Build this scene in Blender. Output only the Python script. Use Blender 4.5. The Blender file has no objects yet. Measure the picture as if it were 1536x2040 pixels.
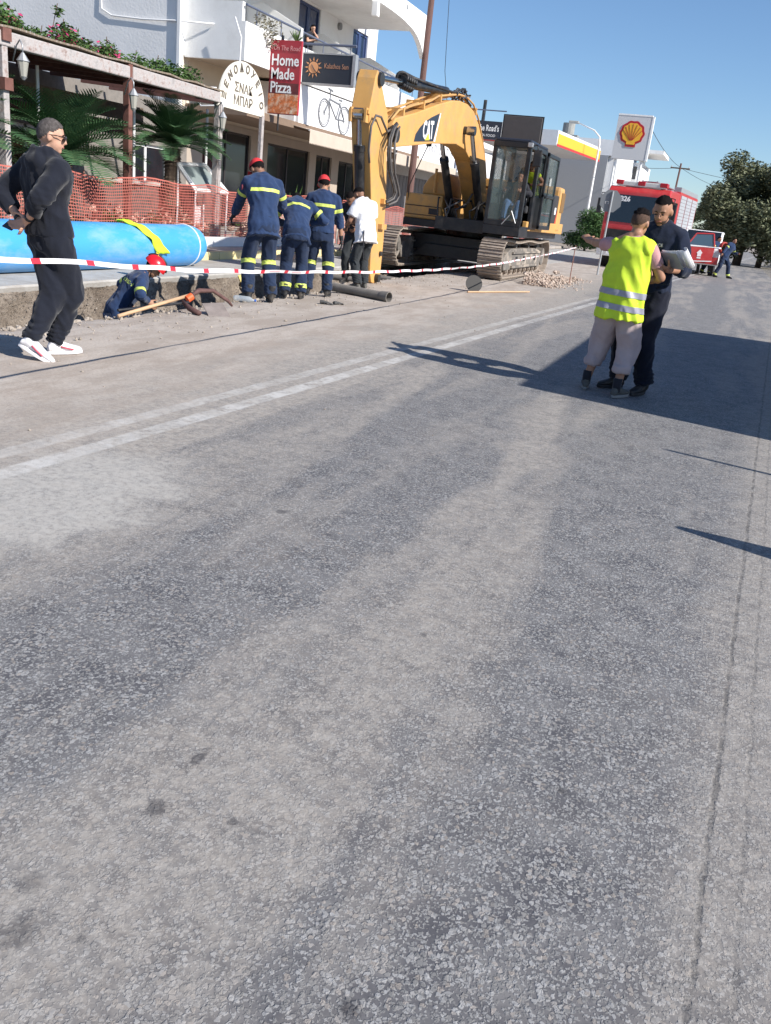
import bpy, bmesh, math, random
from mathutils import Vector, Matrix, Quaternion, noise
from mathutils.bvhtree import BVHTree
random.seed(11)
SC = bpy.context.scene
COL = SC.collection
R_ = math.radians
PI = math.pi
V = Vector

# ------------------------------------------------------------------ camera
cam = bpy.data.cameras.new('camera')
cam.sensor_fit = 'VERTICAL'; cam.sensor_height = 24.0; cam.sensor_width = 18.0
cam.lens = 24.0*1700/2040
cam.clip_start = 0.05; cam.clip_end = 4000
camo = bpy.data.objects.new('camera', cam); COL.objects.link(camo)
rt = V((0.92697, 0.35968, 0.10656)); up = V((-0.21621, 0.28010, 0.93531)); fw = V((-0.30656, 0.89004, -0.33741))
m3 = Matrix((rt, up, -fw)).transposed()
camo.matrix_world = Matrix.Translation((0, 0, 1.45)) @ m3.to_4x4()
SC.camera = camo

# ------------------------------------------------------------------ sky and sun
SUN = V((0.977*math.cos(R_(34)), -0.213*math.cos(R_(34)), math.sin(R_(34)))).normalized()
w = bpy.data.worlds.new('World'); SC.world = w; w.use_nodes = True
wn = w.node_tree.nodes; wl = w.node_tree.links
sky = wn.new('ShaderNodeTexSky'); sky.sky_type = 'NISHITA'; sky.sun_disc = False
sky.sun_elevation = R_(34); sky.sun_rotation = math.atan2(SUN.x, SUN.y)
sky.air_density = 1.0; sky.dust_density = 0.3; sky.ozone_density = 5.6; sky.altitude = 500
bg = wn['Background']; bg.inputs['Strength'].default_value = 0.094
wl.new(sky.outputs[0], bg.inputs[0])
sl = bpy.data.lights.new('sun', 'SUN'); sl.energy = 4.7; sl.angle = R_(0.6); sl.color = (1.0, 0.95, 0.88)
so = bpy.data.objects.new('sun', sl); COL.objects.link(so)
so.rotation_euler = SUN.to_track_quat('Z', 'Y').to_euler(); so.location = (20, -10, 30)
SC.view_settings.view_transform = 'Standard'; SC.view_settings.look = 'None'
SC.view_settings.exposure = 0.60; SC.view_settings.gamma = 1.0
SC.view_settings.use_curve_mapping = False

# ------------------------------------------------------------------ materials
def srgb(r, g, b):
    f = lambda c: (c/255/12.92 if c/255 <= 0.04045 else ((c/255+0.055)/1.055)**2.4)
    return (f(r), f(g), f(b), 1)
MATS = {}
def mat(name, col, rough=0.75, metal=0.0, var=0.0, scale=8.0, bump=0.0, bscale=None, spec=0.5, dirt=None, dscale=3.0, damt=0.5, alpha=1.0, trans=0.0, emit=None, sheen=0.0, aniso=None, coat=0.0):
    """col: linear rgb; var: brightness variation; dirt: second colour mixed by noise"""
    if name in MATS: return MATS[name]
    m = bpy.data.materials.new(name); m.use_nodes = True
    nt = m.node_tree; n = nt.nodes; l = nt.links
    b = n['Principled BSDF']
    c = (col[0], col[1], col[2], 1)
    b.inputs['Base Color'].default_value = c
    b.inputs['Roughness'].default_value = rough
    b.inputs['Metallic'].default_value = metal
    b.inputs['Specular IOR Level'].default_value = spec
    b.inputs['Transmission Weight'].default_value = trans
    b.inputs['Alpha'].default_value = alpha
    b.inputs['Coat Weight'].default_value = coat
    b.inputs['Sheen Weight'].default_value = sheen
    if emit: b.inputs['Emission Color'].default_value = (*emit[:3], 1); b.inputs['Emission Strength'].default_value = emit[3]
    tc = n.new('ShaderNodeTexCoord'); mp = n.new('ShaderNodeMapping')
    l.new(tc.outputs['Object'], mp.inputs['Vector'])
    if aniso: mp.inputs['Scale'].default_value = aniso
    cur = None
    if var or dirt:
        t = n.new('ShaderNodeTexNoise'); t.inputs['Scale'].default_value = scale; t.inputs['Detail'].default_value = 6; t.inputs['Roughness'].default_value = 0.62
        l.new(mp.outputs[0], t.inputs['Vector'])
        mr = n.new('ShaderNodeMapRange'); mr.inputs[1].default_value = 0.3; mr.inputs[2].default_value = 0.7
        mr.inputs[3].default_value = 1-var; mr.inputs[4].default_value = 1+var
        l.new(t.outputs['Fac'], mr.inputs[0])
        mx = n.new('ShaderNodeVectorMath'); mx.operation = 'SCALE'; mx.inputs[0].default_value = c[:3]
        l.new(mr.outputs[0], mx.inputs['Scale']); cur = mx.outputs[0]
    if dirt:
        t2 = n.new('ShaderNodeTexNoise'); t2.inputs['Scale'].default_value = dscale; t2.inputs['Detail'].default_value = 8; t2.inputs['Roughness'].default_value = 0.7
        l.new(mp.outputs[0], t2.inputs['Vector'])
        m2 = n.new('ShaderNodeMapRange'); m2.inputs[1].default_value = 0.48; m2.inputs[2].default_value = 0.68; m2.inputs[3].default_value = 0; m2.inputs[4].default_value = damt
        l.new(t2.outputs['Fac'], m2.inputs[0])
        mc = n.new('ShaderNodeMix'); mc.data_type = 'RGBA'
        l.new(m2.outputs[0], mc.inputs[0]); l.new(cur, mc.inputs[6]); mc.inputs[7].default_value = (dirt[0], dirt[1], dirt[2], 1)
        cur = mc.outputs[2]
        rr = n.new('ShaderNodeMath'); rr.operation = 'MULTIPLY_ADD'; rr.inputs[1].default_value = 0.35; rr.inputs[2].default_value = rough
        l.new(m2.outputs[0], rr.inputs[0]); l.new(rr.outputs[0], b.inputs['Roughness'])
    if cur: l.new(cur, b.inputs['Base Color'])
    if bump:
        t3 = n.new('ShaderNodeTexNoise'); t3.inputs['Scale'].default_value = bscale or scale*2; t3.inputs['Detail'].default_value = 5
        l.new(mp.outputs[0], t3.inputs['Vector'])
        bp = n.new('ShaderNodeBump'); bp.inputs['Strength'].default_value = 1.0; bp.inputs['Distance'].default_value = bump
        l.new(t3.outputs['Fac'], bp.inputs['Height']); l.new(bp.outputs[0], b.inputs['Normal'])
    MATS[name] = m
    return m
def glass(name, col=(0.6, 0.7, 0.68), alpha=0.35, rough=0.05):
    return mat(name, col, rough, alpha=alpha, spec=0.8)

# ------------------------------------------------------------------ object helpers
def tag(o, label=None, cat=None, group=None, kind=None):
    if label: o['label'] = label
    if cat: o['category'] = cat
    if group: o['group'] = group
    if kind: o['kind'] = kind
    return o
def empty(name, loc=(0, 0, 0), rz=0.0, label=None, cat=None, group=None):
    o = bpy.data.objects.new(name, None); COL.objects.link(o)
    o.location = loc; o.rotation_euler = (0, 0, rz); o.empty_display_size = 0.2
    return tag(o, label, cat, group)
def children_of(o): return [c for c in bpy.data.objects if c.parent == o]
def copy_tree(o, parent=None, loc=None, rz=None, label=None, group=None):
    kids = children_of(o)
    c = o.copy(); COL.objects.link(c); c.parent = parent
    if loc is not None: c.location = loc
    if rz is not None: c.rotation_euler = (0, 0, rz)
    if label: c['label'] = label
    if group: c['group'] = group
    for k in kids: copy_tree(k, c)
    return c

class MB:
    def __init__(s): s.b = bmesh.new()
    def face(s, pts):
        vs = [s.b.verts.new(p) for p in pts]
        try: return s.b.faces.new(vs)
        except ValueError: return None
    def box(s, x0, x1, y0, y1, z0, z1, M=None):
        P = [(x0, y0, z0), (x1, y0, z0), (x1, y1, z0), (x0, y1, z0), (x0, y0, z1), (x1, y0, z1), (x1, y1, z1), (x0, y1, z1)]
        if M: P = [M @ V(p) for p in P]
        v = [s.b.verts.new(p) for p in P]
        for f in ((3, 2, 1, 0), (4, 5, 6, 7), (0, 1, 5, 4), (1, 2, 6, 5), (2, 3, 7, 6), (3, 0, 4, 7)): s.b.faces.new([v[i] for i in f])
        return s
    def cyl(s, p0, p1, r0, r1=None, n=16, caps=True):
        p0 = V(p0); p1 = V(p1); r1 = r0 if r1 is None else r1
        d = (p1-p0).normalized(); a = d.orthogonal().normalized(); b = d.cross(a)
        R0 = []; R1 = []
        for i in range(n):
            t = 2*PI*i/n; u = a*math.cos(t)+b*math.sin(t)
            R0.append(s.b.verts.new(p0+u*r0)); R1.append(s.b.verts.new(p1+u*r1))
        for i in range(n):
            j = (i+1) % n; s.b.faces.new((R0[i], R0[j], R1[j], R1[i]))
        if caps: s.b.faces.new(R0[::-1]); s.b.faces.new(R1)
        return s
    def tube(s, pts, r, n=8, caps=True, closed=False):
        pts = [V(p) for p in pts]; rings = []
        N = len(pts); a = None
        for i, p in enumerate(pts):
            if closed: d = (pts[(i+1) % N]-pts[i-1]).normalized()
            else: d = (pts[min(i+1, N-1)]-pts[max(i-1, 0)]).normalized()
            if a is None: a = d.orthogonal().normalized()
            a = (a-d*a.dot(d)).normalized(); b = d.cross(a)
            rr = r[i] if isinstance(r, (list, tuple)) else r
            rings.append([s.b.verts.new(p+(a*math.cos(2*PI*k/n)+b*math.sin(2*PI*k/n))*rr) for k in range(n)])
        for i in range(N if closed else N-1):
            A = rings[i]; B = rings[(i+1) % N]
            for k in range(n):
                j = (k+1) % n; s.b.faces.new((A[k], A[j], B[j], B[k]))
        if caps and not closed: s.b.faces.new(rings[0][::-1]); s.b.faces.new(rings[-1])
        return s
    def sphere(s, c, r, n=12, m=8, M=None):
        c = V(c); r = V(r) if not isinstance(r, (int, float)) else V((r, r, r))
        g = []
        for i in range(1, m):
            th = PI*i/m
            g.append([s.b.verts.new(_t(c, V((r.x*math.sin(th)*math.cos(2*PI*k/n), r.y*math.sin(th)*math.sin(2*PI*k/n), r.z*math.cos(th))), M)) for k in range(n)])
        t = s.b.verts.new(_t(c, V((0, 0, r.z)), M)); bo = s.b.verts.new(_t(c, V((0, 0, -r.z)), M))
        for k in range(n):
            j = (k+1) % n
            s.b.faces.new((t, g[0][k], g[0][j])); s.b.faces.new((bo, g[-1][j], g[-1][k]))
            for i in range(m-2): s.b.faces.new((g[i][k], g[i+1][k], g[i+1][j], g[i][j]))
        return s
    def loft(s, secs):
        """secs: list of (centre, U vector, W vector[, n]) -> closed tube with caps"""
        n = 20; rings = []
        for c, U, W in secs:
            rings.append([s.b.verts.new(V(c)+V(U)*math.cos(2*PI*k/n)+V(W)*math.sin(2*PI*k/n)) for k in range(n)])
        for A, B in zip(rings, rings[1:]):
            for k in range(n):
                j = (k+1) % n; s.b.faces.new((A[k], A[j], B[j], B[k]))
        s.b.faces.new(rings[0][::-1]); s.b.faces.new(rings[-1])
        return s
    def prism(s, poly, axis, a0, a1, M=None):
        """poly: 2d points; axis 'x': (y,z), 'y': (x,z), 'z': (x,y)"""
        def mk(p, a):
            q = {'x': (a, p[0], p[1]), 'y': (p[0], a, p[1]), 'z': (p[0], p[1], a)}[axis]
            return M @ V(q) if M else V(q)
        A = [s.b.verts.new(mk(p, a0)) for p in poly]; B = [s.b.verts.new(mk(p, a1)) for p in poly]
        n = len(poly)
        for i in range(n):
            j = (i+1) % n; s.b.faces.new((A[i], A[j], B[j], B[i]))
        s.b.faces.new(A[::-1]); s.b.faces.new(B)
        return s
    def ico(s, c, r, sub=1, jit=0.25, sq=(1, 1, 1)):
        res = bmesh.ops.create_icosphere(s.b, subdivisions=sub, radius=1.0)
        c = V(c); rot = Matrix.Rotation(random.random()*6, 3, V((random.random()-.5, random.random()-.5, random.random()-.5)).normalized())
        for v in res['verts']:
            k = 1+random.uniform(-jit, jit)
            p = V((v.co.x*sq[0], v.co.y*sq[1], v.co.z*sq[2]))*k*r
            v.co = c + (rot @ p)
        return s
    def done(s, name, m=None, parent=None, smooth=False, bevel=0.0, kind=None, world=False, fix=True, auto=None):
        if fix: bmesh.ops.recalc_face_normals(s.b, faces=s.b.faces)
        if world and parent is not None:
            inv = Matrix.Translation(parent.location) @ Matrix.Rotation(parent.rotation_euler.z, 4, 'Z')
            gp = parent.parent
            if gp is not None:
                inv = Matrix.Translation(gp.location) @ Matrix.Rotation(gp.rotation_euler.z, 4, 'Z')
            bmesh.ops.transform(s.b, matrix=inv.inverted(), verts=s.b.verts)
        me = bpy.data.meshes.new(name); s.b.to_mesh(me); s.b.free()
        if smooth: me.polygons.foreach_set('use_smooth', [True]*len(me.polygons))
        if m is not None:
            for mm in (m if isinstance(m, (list, tuple)) else [m]): me.materials.append(mm)
        o = bpy.data.objects.new(name, me); COL.objects.link(o)
        if parent is not None: o.parent = parent
        if bevel:
            md = o.modifiers.new('bevel', 'BEVEL'); md.width = bevel; md.segments = 2; md.limit_method = 'ANGLE'; md.angle_limit = R_(35)
        if auto:
            me.polygons.foreach_set('use_smooth', [True]*len(me.polygons))
            md = o.modifiers.new('edge', 'EDGE_SPLIT'); md.split_angle = R_(auto)
        if kind: o['kind'] = kind
        return o
def _t(c, d, M): return c + (M @ d if M else d)

def text_mesh(body, size, M, m, parent, name='lettering', depth=0.004, align='CENTER', sx=1.0, bold=0.0, project=None, world=False):
    """flat lettering as a mesh, placed by matrix M (x right, y up in text plane)"""
    cu = bpy.data.curves.new(name, 'FONT'); cu.body = body; cu.size = size; cu.align_x = align; cu.align_y = 'CENTER'
    cu.extrude = depth; cu.offset = bold; cu.resolution_u = 2
    t = bpy.data.objects.new(name, cu); COL.objects.link(t)
    dg = bpy.context.evaluated_depsgraph_get(); dg.update()
    me = bpy.data.meshes.new_from_object(t.evaluated_get(dg))
    bpy.data.objects.remove(t); bpy.data.curves.remove(cu)
    MM = M @ Matrix.Diagonal((sx, 1, 1, 1))
    if world and parent is not None:
        g = parent
        base = Matrix.Translation(g.location) @ Matrix.Rotation(g.rotation_euler.z, 4, 'Z')
        if g.parent is not None: base = Matrix.Translation(g.parent.location) @ Matrix.Rotation(g.parent.rotation_euler.z, 4, 'Z')
        MM = base.inverted() @ MM
    me.transform(MM)
    if project:
        bvh, d, off = project
        for v in me.vertices:
            h = bvh.ray_cast(v.co - d*0.3, d, 0.8)
            if h[0] is not None: v.co = h[0] - d*off
    me.materials.clear(); me.materials.append(m); me.name = name
    o = bpy.data.objects.new(name, me); COL.objects.link(o); o.parent = parent
    return o
def frame(origin, xdir, ydir):
    x = V(xdir).normalized(); y = V(ydir); y = (y-x*y.dot(x)).normalized(); z = x.cross(y)
    return Matrix.Translation(origin) @ Matrix((x, y, z)).transposed().to_4x4()

# shared materials
M_black = mat('black_paint', (0.012, 0.013, 0.016), 0.38, var=0.15, scale=6, dirt=(0.10, 0.085, 0.07), dscale=4, damt=0.35)
M_rubber = mat('rubber', (0.018, 0.018, 0.02), 0.7, var=0.2, dirt=(0.12, 0.10, 0.08), damt=0.4)
M_steel = mat('steel', (0.35, 0.35, 0.36), 0.35, 1.0, var=0.2, scale=12)
M_galv = mat('galvanised_steel', (0.42, 0.43, 0.44), 0.5, 0.6, var=0.12, scale=20)
M_white = mat('white_plaster', (0.78, 0.78, 0.77), 0.85, var=0.05, scale=1.5, dirt=(0.52, 0.50, 0.47), dscale=0.8, damt=0.3, bump=0.003, bscale=30)
M_whitep = mat('white_paint', (0.78, 0.78, 0.78), 0.55, var=0.05, scale=3)
M_darkglass = mat('dark_window_glass', (0.015, 0.018, 0.022), 0.08, spec=0.6, var=0.3, scale=2)
# ------------------------------------------------------------------ the ground, the road, the trench
def node_mat(name):
    m = bpy.data.materials.new(name); m.use_nodes = True
    return m, m.node_tree.nodes, m.node_tree.links
class NT:
    """small helper for writing node maths"""
    def __init__(s, n, l): s.n = n; s.l = l
    def _in(s, sock, v):
        if v is None: return
        if hasattr(v, 'is_linked') or hasattr(v, 'links'): s.l.new(v, sock)
        else:
            if hasattr(sock.default_value, '__len__') and not hasattr(v, '__len__'): v = (v, v, v)
            sock.default_value = v
    def m(s, op, a, b=None, c=None, clamp=False):
        x = s.n.new('ShaderNodeMath'); x.operation = op; x.use_clamp = clamp
        s._in(x.inputs[0], a); s._in(x.inputs[1], b)
        if c is not None: s._in(x.inputs[2], c)
        return x.outputs[0]
    def noise(s, vec, scale, detail=4, rough=0.55, dist=0.0):
        x = s.n.new('ShaderNodeTexNoise'); x.inputs['Scale'].default_value = scale; x.inputs['Detail'].default_value = detail
        x.inputs['Roughness'].default_value = rough; x.inputs['Distortion'].default_value = dist
        s.l.new(vec, x.inputs['Vector']); return x.outputs['Fac']
    def vor(s, vec, scale, feature='F1', out='Distance', rand=1.0):
        x = s.n.new('ShaderNodeTexVoronoi'); x.feature = feature; x.inputs['Scale'].default_value = scale; x.inputs['Randomness'].default_value = rand
        s.l.new(vec, x.inputs['Vector']); return x.outputs[out]
    def ramp(s, v, a, b, lo=0.0, hi=1.0, smooth=True):
        x = s.n.new('ShaderNodeMapRange'); x.interpolation_type = 'SMOOTHSTEP' if smooth else 'LINEAR'
        s._in(x.inputs[0], v); x.inputs[1].default_value = a; x.inputs[2].default_value = b; x.inputs[3].default_value = lo; x.inputs[4].default_value = hi
        return x.outputs[0]
    def mix(s, f, a, b):
        x = s.n.new('ShaderNodeMix'); x.data_type = 'RGBA'
        s._in(x.inputs[0], f)
        for sock, v in ((x.inputs[6], a), (x.inputs[7], b)):
            if hasattr(v, 'links'): s.l.new(v, sock)
            else: sock.default_value = (v[0], v[1], v[2], 1)
        return x.outputs[2]
    def scale(s, vec, k):
        x = s.n.new('ShaderNodeMapping'); s.l.new(vec, x.inputs['Vector']); x.inputs['Scale'].default_value = k; return x.outputs[0]
    def loc(s, vec, k, o):
        x = s.n.new('ShaderNodeMapping'); s.l.new(vec, x.inputs['Vector']); x.inputs['Scale'].default_value = k; x.inputs['Location'].default_value = o; return x.outputs[0]
    def band(s, v, c, hw, soft):
        """1 inside |v-c|<hw with soft edge"""
        d = s.m('ABSOLUTE', s.m('SUBTRACT', v, c))
        return s.ramp(d, hw, hw+soft, 1.0, 0.0)

def make_road_material():
    m, n, l = node_mat('dusty_asphalt'); T = NT(n, l); B = n['Principled BSDF']
    tc = n.new('ShaderNodeTexCoord'); P = tc.outputs['Object']
    sp = n.new('ShaderNodeSeparateXYZ'); l.new(P, sp.inputs[0]); X = sp.outputs[0]; Y = sp.outputs[1]
    # aggregate: stones set in bitumen
    wob = n.new('ShaderNodeTexNoise'); wob.inputs['Scale'].default_value = 95; wob.inputs['Detail'].default_value = 3; l.new(P, wob.inputs['Vector'])
    va = n.new('ShaderNodeVectorMath'); va.operation = 'MULTIPLY_ADD'; l.new(wob.outputs['Color'], va.inputs[0]); va.inputs[1].default_value = (0.016, 0.016, 0.0); l.new(P, va.inputs[2])
    PW = va.outputs[0]
    v1 = T.vor(PW, 84, 'F1', 'Distance'); vc = T.vor(PW, 84, 'F1', 'Color'); mott = T.noise(P, 9, 5, 0.7, 0.3); mott2 = T.noise(P, 30, 4, 0.7)
    v2 = T.vor(PW, 150, 'F1', 'Distance'); vc2 = T.vor(PW, 150, 'F1', 'Color')
    sc = n.new('ShaderNodeSeparateXYZ'); l.new(vc, sc.inputs[0])
    sc2 = n.new('ShaderNodeSeparateXYZ'); l.new(vc2, sc2.inputs[0])
    pres = T.m('GREATER_THAN', T.m('ADD', sc.outputs[0], T.m('MULTIPLY', T.m('SUBTRACT', mott, 0.5), 2.6)), 0.38)
    st1 = T.m('MULTIPLY', T.ramp(v1, 0.42, 0.66, 1, 0), pres)
    st2 = T.m('MULTIPLY', T.ramp(v2, 0.34, 0.6, 1, 0), T.m('GREATER_THAN', sc2.outputs[0], 0.25))
    bright = T.ramp(sc.outputs[1], 0, 1, 0.17, 0.335)
    bright2 = T.ramp(sc2.outputs[1], 0, 1, 0.16, 0.30)
    # large scale wear: streaks along the road and blotches
    PSm = n.new('ShaderNodeMapping'); l.new(P, PSm.inputs['Vector']); PSm.inputs['Rotation'].default_value = (0, 0, 0.05); PSm.inputs['Scale'].default_value = (1.0, 0.13, 1.0); PS = PSm.outputs[0]
    streak = T.noise(PS, 2.1, 6, 0.6, 0.4)
    blot = T.noise(P, 0.75, 6, 0.62, 0.4)
    blot2 = T.noise(P, 3.2, 5, 0.6)
    fine = T.noise(P, 22, 4, 0.6)
    # dust amount
    xw = T.m('ADD', X, T.m('MULTIPLY', T.m('SUBTRACT', blot, 0.5), 1.6))
    xw2 = T.m('ADD', xw, T.m('MULTIPLY', T.m('SUBTRACT', blot2, 0.5), 0.45))
    dust_side = T.ramp(xw2, -3.15, -2.2, 1.0, 0.0)
    wheel = T.band(T.m('ADD', X, T.m('MULTIPLY', T.m('SUBTRACT', blot2, 0.5), 0.5)), -0.14, 0.10, 0.42)      # bare wheel path near the edge
    wheel2 = T.band(T.m('ADD', X, T.m('MULTIPLY', T.m('SUBTRACT', blot, 0.5), 0.7)), -1.62, 0.2, 0.4)
    mid = T.ramp(T.m('ADD', T.m('MULTIPLY', streak, 0.85), T.m('MULTIPLY', blot, 0.3)), 0.50, 0.66)
    dust = T.m('ADD', T.m('MULTIPLY', mid, 0.72), dust_side, clamp=True)
    dust = T.m('SUBTRACT', dust, T.m('MULTIPLY', wheel, 0.75), clamp=True)
    dust = T.m('SUBTRACT', dust, T.m('MULTIPLY', T.m('MULTIPLY', wheel2, 0.35), T.ramp(X, -3.0, -2.4)), clamp=True)
    # clean strip along the outer edge, gutter strip and cracks
    edge = T.ramp(T.m('SUBTRACT', T.m('ADD', X, T.m('MULTIPLY', T.m('SUBTRACT', blot2, .5), .30)), T.m('MULTIPLY', Y, 0.05)), -0.02, 0.22)
    dust = T.m('MAXIMUM', dust, T.m('MULTIPLY', edge, 0.62))
    px_ = T.m('ADD', T.m('SUBTRACT', X, -2.72), T.m('MULTIPLY', T.m('SUBTRACT', blot2, 0.5), 0.9)); py_ = T.m('MULTIPLY', T.m('SUBTRACT', Y, 3.05), 0.62)
    pr_ = T.m('SQRT', T.m('ADD', T.m('MULTIPLY', px_, px_), T.m('MULTIPLY', py_, py_)))
    dust = T.m('MAXIMUM', dust, T.ramp(pr_, 0.36, 0.66, 1.0, 0.0)); patch = T.ramp(pr_, 0.30, 0.62, 0.55, 0.0)
    bit = T.mix(T.ramp(T.noise(P, 5, 5, 0.65), 0.35, 0.7), (0.058, 0.060, 0.073), (0.17, 0.167, 0.17))
    bit = T.mix(T.ramp(T.noise(P, 1.1, 6, 0.7, 0.5), 0.5, 0.75, 0, 0.6), bit, (0.20, 0.175, 0.155))
    cst = n.new('ShaderNodeCombineColor'); 
    for i in range(3): l.new(bright, cst.inputs[i])
    cst2 = n.new('ShaderNodeCombineColor')
    for i in range(3): l.new(bright2, cst2.inputs[i])
    tint = T.mix(T.ramp(sc.outputs[2], 0.7, 1.0, 0, 0.55), cst.outputs[0], (0.30, 0.25, 0.21))
    col = T.mix(st2, bit, cst2.outputs[0]); col = T.mix(st1, col, tint)
    dcol = T.mix(T.ramp(fine, 0.3, 0.7), (0.31, 0.278, 0.245), (0.39, 0.358, 0.32))
    dfac = T.m('MULTIPLY', dust, T.ramp(T.m('ADD', T.m('MULTIPLY', mott2, 0.9), T.m('MULTIPLY', mott, 0.7)), 0.62, 0.98, 0.38, 0.97))
    dfac = T.m('ADD', dfac, 0.10, clamp=True)
    col = T.mix(dfac, col, dcol)
    col = T.mix(T.m('MULTIPLY', patch, T.ramp(mott2, 0.35, 0.6, 0.5, 1.0)), col, (0.46, 0.45, 0.425))
    # fine sand and soil spilled from the dig on the far lane
    soilf = T.ramp(T.m('ADD', xw2, T.m('MULTIPLY', T.m('SUBTRACT', streak, 0.5), 2.2)), -4.4, -3.0, 1.0, 0.0)
    gr = T.noise(P, 45, 4, 0.7)
    soil = T.mix(T.ramp(T.noise(T.scale(P, (1, .4, 1)), 2.6, 7, 0.72), 0.38, 0.62), (0.37, 0.31, 0.26), (0.50, 0.44, 0.385))
    soil = T.mix(T.ramp(gr, 0.42, 0.68, 0, 0.5), soil, (0.25, 0.22, 0.195))
    col = T.mix(T.m('MULTIPLY', soilf, 0.92), col, soil)
    # the double line, half buried in dust
    wear = T.ramp(T.m('ADD', T.m('MULTIPLY', T.noise(P, 7, 6, 0.7), 0.7), T.m('MULTIPLY', fine, 0.3)), 0.36, 0.56, 0.12, 0.80)
    xl = T.m('ADD', X, T.m('MULTIPLY', T.m('SUBTRACT', T.noise(P, 6, 3), 0.5), 0.03))
    xl = T.m('SUBTRACT', xl, T.m('MULTIPLY', Y, 0.05))
    line = T.m('ADD', T.band(xl, -3.50, 0.050, 0.02), T.band(xl, -3.25, 0.055, 0.02), clamp=True)
    line = T.m('MULTIPLY', T.m('MULTIPLY', line, wear), T.ramp(blot2, 0.35, 0.62, 1.0, 0.45))
    col = T.mix(T.m('MULTIPLY', line, T.ramp(xl, -3.40, -3.36, 0.72, 1.0)), col, (0.56, 0.55, 0.53))
    # dark groove of a cut joint in the dusty lane
    xg = T.m('ADD', X, T.m('MULTIPLY', T.m('SUBTRACT', T.noise(P, 1.2, 3), 0.5), 0.03))
    joint = T.m('MULTIPLY', T.band(xg, -5.45, 0.003, 0.010), T.ramp(T.noise(P, 2.5, 4, 0.7), 0.45, 0.6, 0.0, 0.45))
    xk = T.m('ADD', X, T.m('MULTIPLY', T.m('SUBTRACT', T.noise(P, 3.0, 7, 0.85), 0.5), 0.055))
    xs = T.m('SUBTRACT', xk, T.m('MULTIPLY', Y, 0.05))
    crack = T.m('MAXIMUM', T.band(xs, 0.18, 0.003, 0.009), T.m('MULTIPLY', T.band(T.m('ADD', xs, T.m('MULTIPLY', T.m('SUBTRACT', T.noise(P, 14, 3), 0.5), 0.03)), 0.265, 0.002, 0.008), 0.5))
    crack = T.m('MULTIPLY', crack, T.ramp(T.noise(P, 11, 4, 0.7), 0.36, 0.60, 0.05, 0.55))
    dark = T.m('MAXIMUM', joint, crack)
    col = T.mix(dark, col, (0.055, 0.052, 0.05))
    # oil stains
    spots = T.vor(T.loc(P, (1, 1, 1), (3.7, 1.1, 0)), 1.35, 'F1', 'Distance')
    spr = n.new('ShaderNodeSeparateXYZ'); l.new(T.vor(T.loc(P, (1, 1, 1), (3.7, 1.1, 0)), 1.35, 'F1', 'Color'), spr.inputs[0])
    sp1 = T.m('MULTIPLY', T.ramp(T.m('ADD', spots, T.m('MULTIPLY', T.m('SUBTRACT', T.noise(P, 18, 4), .5), 0.06)), 0.028, 0.050, 0.62, 0.0), T.m('GREATER_THAN', spr.outputs[0], 0.35))
    col = T.mix(T.m('MULTIPLY', sp1, T.ramp(X, -3.2, -2.8)), col, (0.055, 0.052, 0.055))
    for sx_, sy_, sr_, se_, sk_ in [(-1.01, 1.46, 0.028, 1.2, 0.75), (-0.1, 2.04, 0.02, 1.0, 0.85), (-0.36, 1.16, 0.026, 1.0, 0.95), (-0.72, 2.69, 0.016, 1.2, 0.8), (-1.03, 1.68, 0.018, 3.0, 0.7), (-1.1, 1.14, 0.035, 1.0, 0.4), (-0.82, 1.5, 0.014, 2.5, 0.6), (-1.03, 1.03, 0.04, 1.4, 0.5), (-0.91, 1.07, 0.014, 1, 0.5)]:      # oil and tar spots
        ax_ = T.m('SUBTRACT', X, sx_); ay_ = T.m('DIVIDE', T.m('SUBTRACT', Y, sy_), se_)
        ar_ = T.m('ADD', T.m('SQRT', T.m('ADD', T.m('MULTIPLY', ax_, ax_), T.m('MULTIPLY', ay_, ay_))), T.m('MULTIPLY', T.m('SUBTRACT', mott2, 0.5), 0.05))
        col = T.mix(T.ramp(ar_, sr_*0.3, sr_*1.3, sk_*.85, 0.0), col, (0.045, 0.043, 0.048))
    l.new(col, B.inputs['Base Color'])
    l.new(T.ramp(dust, 0, 1, 0.72, 0.95), B.inputs['Roughness'])
    B.inputs['Specular IOR Level'].default_value = 0.35
    h = T.m('ADD', T.m('MULTIPLY', st1, 0.6), T.m('MULTIPLY', st2, 0.45))
    h = T.m('MULTIPLY', h, T.ramp(T.m('MAXIMUM', dfac, T.m('MULTIPLY', soilf, .9)), 0.1, 1.0, 1.0, 0.16))
    h = T.m('ADD', h, T.m('MULTIPLY', fine, 0.55)); h = T.m('ADD', h, T.m('MULTIPLY', T.m('MULTIPLY', gr, soilf), 1.6))
    h = T.m('SUBTRACT', h, T.m('MULTIPLY', dark, 1.6))
    bp = n.new('ShaderNodeBump'); bp.inputs['Strength'].default_value = 0.9; bp.inputs['Distance'].default_value = 0.0022
    l.new(h, bp.inputs['Height']); l.new(bp.outputs[0], B.inputs['Normal'])
    return m
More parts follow.
